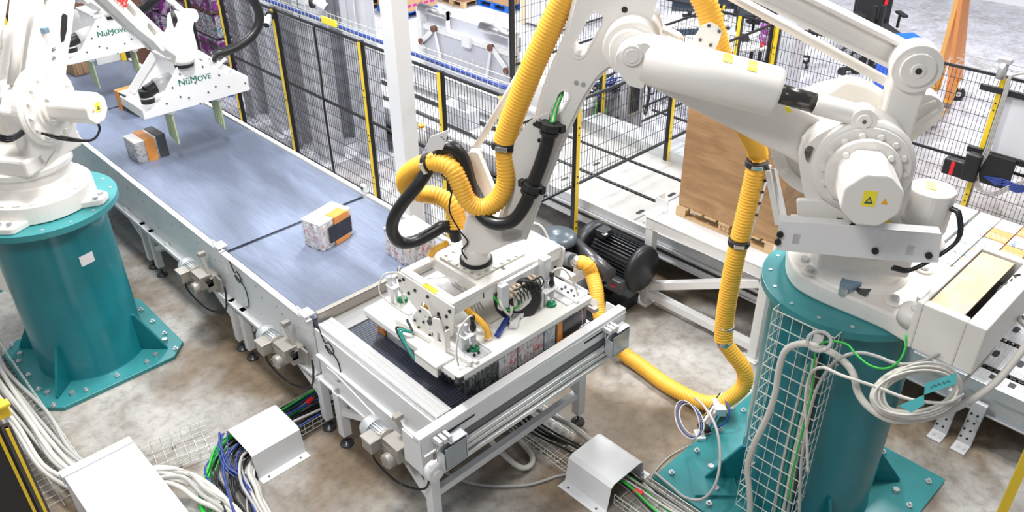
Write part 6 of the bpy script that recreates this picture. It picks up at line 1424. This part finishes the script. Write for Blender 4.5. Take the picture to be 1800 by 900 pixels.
for k in range(9): mb.tube([PX(1728+2*k, 310+1.2*k, FX-.10), PX(1750, 313+1.5*(k*5 % 9), FX-.12), PX(1768, 317+1.5*(k*2 % 9), FX-.10), PX(1785, 324+1.7*(k*4 % 9), FX-.12), PX(1815, 336-1.2*k, FX-.10)], .010, 6)
tag(mb.build('cable_coil', 'cable_blue'), 'dark blue cable bundle tied to the right fence', 'cable')
q = PX(1766, 112, FX); mb = MB(); mb.bx(FX-.1, FX+.3, q.y-1.6, q.y+.4, q.z-.02, q.z+.0)
tr = MB(); [tr.bar((FX+dx, 1.6, 2.34+dz), (FX+dx, q.y+.6, 2.34+dz), .008) for dx, dz in ((0, 0), (.2, 0), (0, .08), (.2, .08))]; [tr.bar((FX, 1.6+.12*k, 2.34), (FX+.2, 1.6+.12*k, 2.34), .006) for k in range(20)]
tag(tr.build('wire_tray', 'wire'), 'wire cable tray over the right fence post', 'cable tray')
tag(MB().cyl((FX, q.y, 2.28), (FX, q.y, 2.5), .06, n=12).box((FX, q.y, 2.52), (.1, .16, .06)).build('post_clamp', 'zinc'), 'zinc clamp on top of the right yellow fence post', 'clamp')
# ================================================================ RIGHT FOREGROUND
def CYL(px, py, R=.66, c=(5.87, 2.17)):          # where the ray meets an upright drum of radius R
    d = ray(px, py); a = d.x**2+d.y**2; b = 2*((EYE.x-c[0])*d.x+(EYE.y-c[1])*d.y); k = (EYE.x-c[0])**2+(EYE.y-c[1])**2-R*R
    s = b*b-4*a*k; return EYE+d*((-b-math.sqrt(max(0, s)))/(2*a))
def DD(px, py, dist): return EYE+ray(px, py).normalized()*dist
t = thing('pallet_conveyor', 'tread plate pallet conveyor with black chains in the bottom right corner', 'conveyor', (8.5, .8, 0))
cz2 = .70; ya, yb_ = -1.5, 3.1
LN = [(7.72, 7.92), (8.0, 8.50), (8.58, 9.08), (9.16, 9.5)]
for a_, b_ in LN: MB().bx(a_, b_, ya, yb_, cz2-.01, cz2).build('tread_plate', 'tread_plate', t)
mb = MB()
for a_, b_ in ((7.92, 8.0), (8.50, 8.58), (9.08, 9.16)):
    mb.bx(a_+.005, b_-.005, ya, yb_, cz2-.06, cz2-.03); k = ya
    while k < yb_: mb.bx(a_+.012, a_+.034, k, k+.05, cz2-.03, cz2+.006); mb.bx(b_-.034, b_-.012, k+.02, k+.07, cz2-.03, cz2+.006); k += .075
mb.build('chain', 'black', t)
mb = MB()
for y in (2.1, 1.42, 1.18, .55, .3, -.5):
    for x in (8.25, 8.83): mb.prism(slot((x, y), (1, 0), .07, .03), XY, cz2, cz2+.003)
for y in (1.3, 1.12, .4): mb.bx(7.80, 7.88, y-.03, y+.03, cz2, cz2+.003)
mb.build('hand_slot', 'black', t)
mb = MB(); mb.bx(7.66, 7.72, ya, yb_, cz2-.12, cz2+.012).bx(7.69, 7.71, ya, yb_, cz2-.34, cz2-.12).bx(7.64, 7.72, ya, yb_, cz2-.34, cz2-.32).bx(9.5, 9.56, ya, yb_, cz2-.3, cz2+.01); mb.build('side_frame', 'galvanised', t, bevel=.004)
for y in (1.52, 1.28):
    mb = MB(); mb.prism([(7.60, .50), (7.66, .50), (7.52, .02), (7.36, .02), (7.36, .0), (7.55, .0)], lambda a, b, t_: V((a, t_, b)), y-.07, y+.07); l = mb.build('leg', 'panel_grey', t, bevel=.003)
    mb = MB(); [mb.cyl((7.575-.07*(k+1)/2.2, y+dy, .40-.08*k), (7.56-.07*(k+1)/2.2, y+dy, .405-.08*k), .012, n=8) for k in range(4) for dy in (-.03, .03)]; mb.build('leg_hole', 'black', l)
for y in (-.8, 2.6): MB().bx(7.72, 7.80, y, y+.1, 0, .38).bx(9.44, 9.52, y, y+.1, 0, .38).build('leg', 'galvanised', t)
pallet('blue plastic pallet under the printed case layers, behind the right pedestal', (8.60, 2.27, cz2+.012), (1.66, 1.42), 'pallet_blue', .16)
# layers of cases on the pallet: each case its own thing
PT = [('print_white', 'white topped'), ('print_white', 'white topped'), ('print_top', 'white printed'), ('print_orange', 'orange topped'), ('print_grey', 'grey topped'), ('print_blue', 'pale blue topped')]
base = [None]
def pal_case(x, y, z, dx, dy, dz, m_, label):
    t = thing('drinks_case', label, 'case of drinks', (x, y, z), 'cases stacked on the right pallet')
    mb = MB().m(0); mb.box((x, y, z+dz/2), (dx-.012, dy-.012, dz-.006))
    mb.m(1); mb.box((x+dx*.18, y, z+dz-.004), (dx*.20, dy-.01, .006)); mb.m(2)
    for k in range(3): mb.box((x-dx*.28+dx*.14*k, y, z+dz-.003), (.008, dy-.014, .005))
    mb.build('pack', [m_, {'print_orange': 'print_orange', 'print_grey': 'print_orange'}.get(m_, 'print_top'), 'panel_grey'], t, bevel=.008)
rr = random.Random(5); nx, ny = 6, 6; sx, sy = 1.62/nx, 1.36/ny
rown = ['nearest', 'second', 'third', 'fourth', 'fifth', 'farthest']; coln = ['right outer', 'second from right', 'third from right', 'third from left', 'second from left', 'left outer']
for iz in range(3):
    for i in range(nx):
        for j in range(ny):
            if iz < 2 and not (i == 0 or j == 0): continue
            gap = .02 if j >= 3 else 0
            if j < 2: p = rr.choice([PT[3], PT[4], PT[5], PT[2], PT[0]])
            else: p = rr.choice([PT[0], PT[1], PT[2], PT[0], PT[3]] if rr.random() < .8 else [PT[5]])
            lab_ = p[1]+' case on the blue pallet, '+['bottom', 'middle', 'top'][iz]+' layer, '+rown[i]+' row, '+coln[j]
            pal_case(7.79+sx*(i+.5), 1.58+sy*(j+.5)+gap, cz2+.175+.245*iz, sx, sy, .243, p[0], lab_)
t = thing('wrapped_block', 'inner cases of the lower layers on the blue pallet, wrapped together', 'case of drinks', (8.7, 2.3, cz2+.18)); MB().bx(8.07, 9.40, 1.82, 2.95, cz2+.176, cz2+.66).build('block', 'print_top', t, bevel=.01)
# wire basket on the drum
t = thing('cable_basket', 'upright wire basket fixed to the right teal pedestal, full of cables', 'cable basket', (5.2, 2.1, .1))
bx_, b0, b1 = 5.10, 1.90, 2.42; mb = MB()
for k in range(7): y = b0+(b1-b0)*k/6; mb.bar((bx_, y, .12), (bx_, y, 2.36), .005)
for x, y in ((bx_+.08, b0), (bx_+.16, b0), (bx_+.08, b1), (bx_+.16, b1)): mb.bar((x, y, .12), (x, y, 2.36), .005)
z = .12
while z < 2.38:
    mb.bar((bx_, b0, z), (bx_, b1, z), .007); mb.bar((bx_, b0, z), (bx_+.18, b0, z), .006); mb.bar((bx_, b1, z), (bx_+.18, b1, z), .006); z += .14
mb.build('wire_grid', 'wire_light', t)
MB().bar((bx_+.18, b0, .5), (bx_+.32, b0+.05, .5), .02).bar((bx_+.18, b1, .5), (bx_+.22, b1, .5), .02).bar((bx_+.18, b0, 2.0), (bx_+.32, b0+.05, 2.0), .02).build('fixing_clip', 'wire', t)
def cable(label, pts, r, m_, group=None): o = MB().tube(pts, r, 10, step=.03).build('cable', m_); return tag(o, label, 'cable', group)
B5 = lambda px, py, x=5.04: PX(px, py, x)
cable('thick grey cable draped over the basket and coiled beside the right pedestal', [B5(1318, 930), B5(1318, 870), B5(1314, 820), B5(1326, 780), B5(1348, 735), B5(1363, 690), B5(1370, 645), B5(1382, 615), B5(1408, 604), B5(1440, 610), B5(1475, 628), DD(1499, 655, 6.55), DD(1508, 690, 6.6), DD(1530, 718, 6.6), DD(1568, 738, 6.6), DD(1625, 735, 6.7), DD(1690, 712, 6.85), DD(1750, 672, 7.0), DD(1810, 600, 7.1)], .027, 'cable_white')
for k in range(3):
    cx_, cy_, ax_, ay_ = 1611+2*k, 688, 76-5*k, 43-4*k; pts = []
    for i in range(16):
        a = 2*PI*i/16; pts.append(DD(cx_+ax_*math.cos(a)*1.0+6*math.sin(a), cy_+ay_*math.sin(a)-14*math.cos(a), 6.62+.03*k+.12*math.cos(a)))
    o = MB().tube(pts, .025-.003*k, 10, closed=True).build('cable_coil', 'cable_white'); tag(o, 'turn of the thick grey cable coil hanging beside the right pedestal', 'cable', 'thick cable coil turns')
for k in range(3):
    cx_, cy_, ax_, ay_ = 1622-6*k, 686+2*k, 68+3*k, 48-5*k; pts = []
    for i in range(16):
        a = 2*PI*i/16; pts.append(DD(cx_+ax_*math.cos(a)+4*math.sin(a), cy_+ay_*math.sin(a)-10*math.cos(a), 6.52-.02*k+.10*math.cos(a)))
    o = MB().tube(pts, .008, 8, closed=True).build('cable_coil', 'cable_white'); tag(o, 'thin white turn of the cable coil beside the right pedestal', 'cable', 'thin cable coil turns')
cable('bright green wire hanging from the robot base to the basket', [DD(1593, 588, 6.3), DD(1592, 610, 6.3), DD(1580, 636, 6.3), DD(1556, 648, 6.35), DD(1528, 642, 6.35), DD(1504, 622, 6.4), DD(1490, 606, 6.45), DD(1465, 600, 6.5), B5(1440, 606), B5(1432, 630), B5(1425, 700), B5(1400, 800), B5(1385, 880)], .008, 'cable_green')
cable('thin white cable sweeping from the basket to the coil', [B5(1420, 830), B5(1418, 760), B5(1416, 700), B5(1424, 660), DD(1445, 646, 6.5), DD(1480, 660, 6.4), DD(1540, 680, 6.4), DD(1600, 702, 6.45), DD(1660, 708, 6.5), DD(1690, 695, 6.6)], .012, 'cable_white')
cable('grey cable leaving the basket top towards the robot base', [B5(1405, 900), B5(1410, 800), B5(1430, 700), B5(1455, 650), DD(1480, 628, 6.5), DD(1510, 620, 6.5), DD(1540, 626, 6.5), DD(1580, 640, 6.5), DD(1620, 636, 6.6), DD(1662, 616, 6.7)], .013, 'cable_grey')
for k in range(5): cable(['black cable tied along the right edge of the basket', 'grey cable inside the basket, left of the black one', 'pale cable inside the basket beside its right wires', 'dark green cable in the middle of the basket', 'grey cable at the bottom of the basket'][k], [PX(1442-6*k, 625+4*k, 5.2), PX(1432-7*k, 700, 5.2), PX(1420-8*k, 760, 5.2), PX(1405-8*k, 830, 5.2), PX(1388-8*k, 930, 5.2)], .014, ['hose_black', 'cable_grey', 'cable_white', 'dark_teal_cable', 'cable_grey'][k])
for k in range(2):
    pts = [DD(1440+(22+2*k)*math.cos(a)*.9, 600+(16+2*k)*math.sin(a), 6.42) for a in [2*PI*i/12 for i in range(12)]]
    o = MB().tube(pts, .010, 7, closed=True).build('wire_loop', 'cable_grey'); tag(o, 'small grey wire loop tied at the top corner of the basket', 'cable', 'wire loops on the basket')
t = thing('name_tag', 'teal metal tag with dark lettering held by the cable coil', 'tag', DD(1640, 675, 6.45)); a_, b_, c_, d_ = DD(1588, 688, 6.5), DD(1682, 654, 6.5), DD(1682, 668, 6.45), DD(1592, 702, 6.45)
a_ = DD(1626, 674, 6.45); e1 = (DD(1682, 655, 6.5)-a_); e2 = DD(1624, 694, 6.42)-a_; nn_ = e1.cross(e2).normalized()*.004
mb = MB(); mb.add([a_, a_+e1, a_+e1+e2, a_+e2, a_+nn_, a_+e1+nn_, a_+e1+e2+nn_, a_+e2+nn_], [(0, 1, 2, 3), (7, 6, 5, 4), (0, 4, 5, 1), (1, 5, 6, 2), (2, 6, 7, 3), (3, 7, 4, 0)])
bb = a_+e2; mb.add([bb, bb-e1*.8+e2*.2, bb-e1*.35+e2*1.2, bb+e1*.05+e2*.9, bb+nn_, bb-e1*.8+e2*.2+nn_, bb-e1*.35+e2*1.2+nn_, bb+e1*.05+e2*.9+nn_], [(0, 1, 2, 3), (7, 6, 5, 4), (0, 4, 5, 1), (1, 5, 6, 2), (2, 6, 7, 3), (3, 7, 4, 0)]); mb.build('plate', 'teal_lit', t)
mb = MB(); ex = e1.normalized(); 
for k in range(9):
    p = a_+e1*(.2+.07*k)+e2*.5+(-nn_*1.2 if nn_.dot(EYE-a_) < 0 else nn_*1.2); mb.bar(p, p+ex*.010+e2*.12*(-1)**k, .006, .004)
mb.build('lettering', 'ink', t)
for k, (pts, r) in enumerate((([DD(1770, 560, 7.2), DD(1740, 620, 7.2), DD(1700, 665, 7.0), DD(1683, 690, 6.8)], .012), ([DD(1820, 480, 7.6), DD(1805, 520, 7.5), DD(1788, 550, 7.4), DD(1800, 570, 7.3), DD(1830, 590, 7.3)], .02))): cable(['thin beige cable hanging over the tread plate conveyor', 'thick beige cable loop at the right edge above the tread plates'][k], pts, r, 'cable_white')
# wires around the valve
cable('grey wire curving from the valve over the right teal base plate', [PZ(1222, 700, .35), PZ(1238, 715, .45), PZ(1258, 750, .45), PZ(1266, 800, .35), PZ(1258, 850, .25), PZ(1235, 877, .15), PZ(1205, 875, .10), PZ(1180, 855, .08), PZ(1150, 830, .07)], .014, 'cable_grey')
for k in range(3):
    pts = [PZ(1208+20*math.cos(a)+8*math.sin(a)+4*k, 738+(34-3*k)*math.sin(a), .35+.05*math.cos(a)) for a in [2*PI*i/12 for i in range(12)]]
    tag(MB().tube(pts, .007, 7, closed=True).build('wire_loop', ['cable_grey', 'cable_blue', 'cable_grey'][k]), ['outer grey wire loop beside the chrome valve', 'dark blue wire loop beside the chrome valve', 'inner grey wire loop beside the chrome valve'][k], 'cable')
cable('thin brown wire lying on the concrete towards the second cover', [PZ(1222, 778, .03), PZ(1180, 800, .012), PZ(1150, 830, .012), PZ(1140, 850, .03)], .006, 'cable_grey')
# ================================================================ FLOOR: covers, trays, cable runs
def cover(label, c, L, W, hh, rz_, fl_, m_='sheet_white'):
    """bent sheet cover: flange, sloped side, top, sloped side, flange; length along local x"""
    t = thing('cable_cover', label, 'cable cover', (0, 0, 0), 'bent white covers over the floor trays'); th = .008
    pr = [(-W/2-fl_, 0), (-W/2, 0), (-W/2+.045, hh-.03), (-W/2+.09, hh), (W/2-.09, hh), (W/2-.045, hh-.03), (W/2, 0), (W/2+fl_, 0)]
    inn = [(a*(1) + (0), b+th) if i in (0, 7) else (a+(-th if a < 0 else th)*0, b+th) for i, (a, b) in enumerate(pr)]
    poly = pr+list(reversed(inn)); mb = MB(); n = len(pr); vs = []; fs = []
    for x in (-L/2, L/2):
        for a, b in pr: vs.append(V((x, a, b)))
        for a, b in inn: vs.append(V((x, a, b)))
    N = 2*n
    for k in range(n-1): fs += [(k, k+1, N+k+1, N+k), (n+k, N+n+k, N+n+k+1, n+k+1), (k, n+k, n+k+1, k+1), (N+k, N+k+1, N+n+k+1, N+n+k)]
    fs += [(0, N, N+n, n), (n-1, 2*n-1, N+2*n-1, N+n-1)]
    mb.add(vs, fs); o = mb.build('bent_sheet', m_, t)
    mb = MB(); [mb.cyl((x, s*(W/2+fl_*.5), th), (x, s*(W/2+fl_*.5), th+.004), .012, n=10) for x in (-L/2+.09, L/2-.09) for s in (-1, 1)]; mb.build('screw', 'dark_steel', o)
    t.location = c; t.rotation_euler.z = rz_; return t
cover('white bent cover over the floor cables left of the layer conveyor', (2.36, 6.23, 0), .54, .60, .30, 0, .09)
cover('off-white bent cover over the floor tray beside the right teal base plate', (4.53, 3.53, 0), .54, .56, .30, PI/2, .10)
t = thing('cover_box', 'large white sheet metal cover box at the bottom left, beside the fence post', 'cover', (.95, 6.0, 0))
MB().bx(.66, 1.27, 5.35, 6.62, .56, .60).bx(.66, 1.27, 5.35, 5.37, 0, .58).bx(.64, .66, 5.35, 6.70, 0, .60).bx(1.25, 1.27, 5.35, 6.62, .0, .58).build('lid', 'sheet_white', t, bevel=.004)
MB().bx(.62, 1.27, 6.60, 6.70, .52, .62).build('rear_flange', 'panel_grey', t, bevel=.004)
def tray(label, a, b, W, hh=.12, z=.04, name='cable_tray'):
    a, b = V((*a, z)), V((*b, z)); d = (b-a).normalized(); n = V((-d.y, d.x, 0)); L = (b-a).length; t = thing(name, label, 'cable tray', a, 'wire mesh cable trays on the floor'); mb = MB()
    for s in (-.5, -.17, .17, .5): mb.bar(a+n*W*s, b+n*W*s, .006)
    for s in (-.5, .5):
        for h_ in (hh*.5, hh): mb.bar(a+n*W*s+V((0, 0, h_)), b+n*W*s+V((0, 0, h_)), .006)
    k = 0
    while k <= L:
        p = a+d*k; mb.bar(p-n*W/2, p+n*W/2, .005)
        for s in (-.5, .5): mb.bar(p+n*W*s, p+n*W*s+V((0, 0, hh)), .005)
        k += .10
    mb.build('wire_grid', 'wire_light', t)
    mb = MB()
    k = .3
    while k < L: p = a+d*k; [mb.box(p+n*W*s+V((0, 0, -.02)), (.03, .03, .04)) for s in (-.4, .4)]; k += .8
    mb.build('tray_foot', 'wire', t); return t
tray('wire cable tray running from the white left cover under the conveyors', (2.05, 6.33), (4.4, 6.33), .42)
tray('short empty wire tray between the white cover box and the left cover', (1.35, 6.85), (2.0, 6.72), .38)
tray('wire cable tray beneath the layer conveyor, up to the off-white cover', (4.53, 5.9), (4.53, 3.8), .44)
tray('wire cable tray from the off-white cover along the right teal base plate', (4.55, 3.26), (4.55, .6), .40)
tray('long wire cable tray full of white cables left of the left pedestal', (.66, 13.5), (.66, 6.9), .46, .16)
rnd = random.Random(3)
def run(label, pts, n, r, cols, spread, group):
    for k in range(n):
        P_ = []; ox, oy = rnd.uniform(-1, 1)*spread, rnd.uniform(-1, 1)*spread
        for i, p in enumerate(pts):
            d = V(pts[min(i+1, len(pts)-1)])-V(pts[max(i-1, 0)]); nn2 = V((-d.y, d.x, 0)).normalized()
            P_.append(V(p)+nn2*(ox+rnd.uniform(-.3, .3)*spread)+V((0, 0, abs(oy)*.6+rnd.uniform(0, .35)*spread)))
        c_ = cols[k % len(cols)]; rr_ = r*rnd.uniform(.6, 1.2)
        cn = {'hose_black': 'black', 'cable_white': 'white', 'cable_blue': 'blue', 'cable_green': 'green', 'cable_grey': 'grey'}[c_]
        tag(MB().tube(P_, rr_, 7, curve=5).build('cable', c_), cn+' cable '+label, 'cable', cn+' cables '+group)
run('in the bundle fanning out from the left cover to the bottom edge', [(3.2, 6.33, .09), (2.5, 6.30, .10), (2.1, 6.30, .12), (1.88, 6.14, .12), (1.76, 5.82, .10), (1.68, 5.45, .08), (1.60, 4.9, .06)], 16, .013, ['hose_black', 'hose_black', 'cable_blue', 'cable_grey', 'hose_black'], .17, 'left cover bundle')
run('bundled along the tray edge left of the left cover', [(2.8, 6.45, .12), (2.2, 6.45, .14), (1.98, 6.40, .16), (1.78, 6.22, .14), (1.55, 5.95, .12), (1.45, 5.5, .1), (1.42, 5.0, .08)], 5, .013, ['cable_green'], .05, 'left cover edge')
run('sweeping out of the left cover and bending to the bottom edge', [(2.3, 6.10, .08), (2.12, 6.08, .08), (1.98, 5.95, .08), (1.92, 5.75, .07), (1.88, 5.5, .06), (1.80, 5.0, .06)], 7, .020, ['cable_white', 'cable_white', 'cable_grey'], .09, 'left cover bend')
run('spilling from the cover box at the bottom left', [(1.1, 6.35, .35), (1.32, 6.33, .30), (1.50, 6.18, .22), (1.60, 5.95, .15), (1.66, 5.6, .10), (1.66, 5.1, .06)], 8, .026, ['cable_white', 'cable_white', 'cable_grey'], .12, 'spilling from the box')
run('in thin blue strands beside the left cover', [(2.05, 6.42, .28), (1.96, 6.30, .26), (1.90, 6.10, .18), (1.95, 5.90, .12), (1.90, 5.65, .08), (1.86, 5.1, .05)], 6, .009, ['cable_blue'], .06, 'blue strands at the left cover')
run('in the floor tray under the conveyors', [(2.6, 6.33, .08), (3.2, 6.36, .08), (3.8, 6.30, .08), (4.3, 6.2, .07), (4.5, 5.9, .06), (4.5, 5.2, .06)], 9, .012, ['hose_black', 'cable_grey', 'cable_blue', 'cable_green'], .14, 'tray under the conveyors')
run('in the floor tray leading to the off-white cover', [(4.47, 5.4, .07), (4.5, 4.9, .07), (4.44, 4.4, .07), (4.50, 3.9, .07), (4.52, 3.5, .07)], 6, .013, ['hose_black', 'hose_black', 'cable_grey'], .10, 'tray to the off-white cover')
run('leaving the off-white cover along the teal base plate', [(4.55, 3.6, .10), (4.55, 3.2, .11), (4.52, 2.8, .11), (4.58, 2.3, .10), (4.55, 1.6, .08), (4.5, .8, .08)], 9, .014, ['cable_white', 'cable_grey', 'hose_black', 'cable_green', 'cable_white'], .12, 'beyond the off-white cover')
run('in the long tray left of the left pedestal', [(.66, 13.0, .10), (.62, 11.5, .12), (.70, 10.2, .10), (.64, 9.2, .12), (.70, 8.2, .10), (.72, 7.4, .12), (.80, 6.8, .2), (.85, 6.5, .3)], 12, .022, ['cable_white', 'cable_white', 'cable_grey'], .15, 'in the long left tray')
cable('thick beige cable looping below the layer conveyor', [(4.75, 3.80, .1), (4.75, 4.2, .14), (4.62, 4.75, .14), (4.35, 5.0, .22), (4.05, 4.9, .35), (3.9, 4.5, .30), (3.98, 4.15, .12), (4.2, 4.2, .06), (4.3, 4.6, .06)], .028, 'cable_white')
cable('long grey cable from under the layer conveyor to the off-white cover', [(3.4, 4.9, .05), (3.55, 4.4, .03), (3.9, 4.02, .03), (4.25, 3.86, .03), (4.40, 3.7, .06)], .014, 'cable_grey')
tag(MB().box((4.50, 3.10, .20), (.05, .09, .04), .3).build('cable_tag', 'red', bevel=.006), 'red plastic tag on a cable beside the off-white cover', 'tag')
tag(MB().box((2.95, 6.30, .26), (.09, .05, .03), .3).build('cable_tag', 'red', bevel=.006), 'red plastic tag on the cables under the conveyor leg', 'tag')
for k in range(3): tag(MB().tube([(.42, 8.4+.1*k, .4), (.52, 8.2, .45+.05*k), (.60, 8.35+.05*k, .38), (.5, 8.55, .36), (.40, 8.3, .42), (.45, 7.6, .42), (.36, 6.6, .5), (.40, 5.8, .6)], .010, 6).build('data_cable', 'cable_blue'), 'thin blue cable looped over the long left tray', 'cable', 'blue cables over the left tray')
# junction box on the left pedestal's left side
t = thing('junction_box', 'cream junction box on a teal backplate at the left side of the left pedestal', 'box', PZ(10, 460, 1.3)); q = CYL(14, 455, .80, (1.69, 9.15))
q = PZ(8, 470, 1.35); MB().box((q.x, q.y, q.z), (.22, .30, .50), .35).build('box_body', 'robot_white', t, bevel=.015); MB().box((q.x+.13, q.y+.05, q.z+.05), (.03, .4, .8), .35).build('back_plate', 'teal', t)
mb = MB()
for k in range(2): mb.box((q.x-.0, q.y-.155, q.z+.05-.06*k), (.12, .006, .02), .35)
mb.build('marking', 'ink', t)
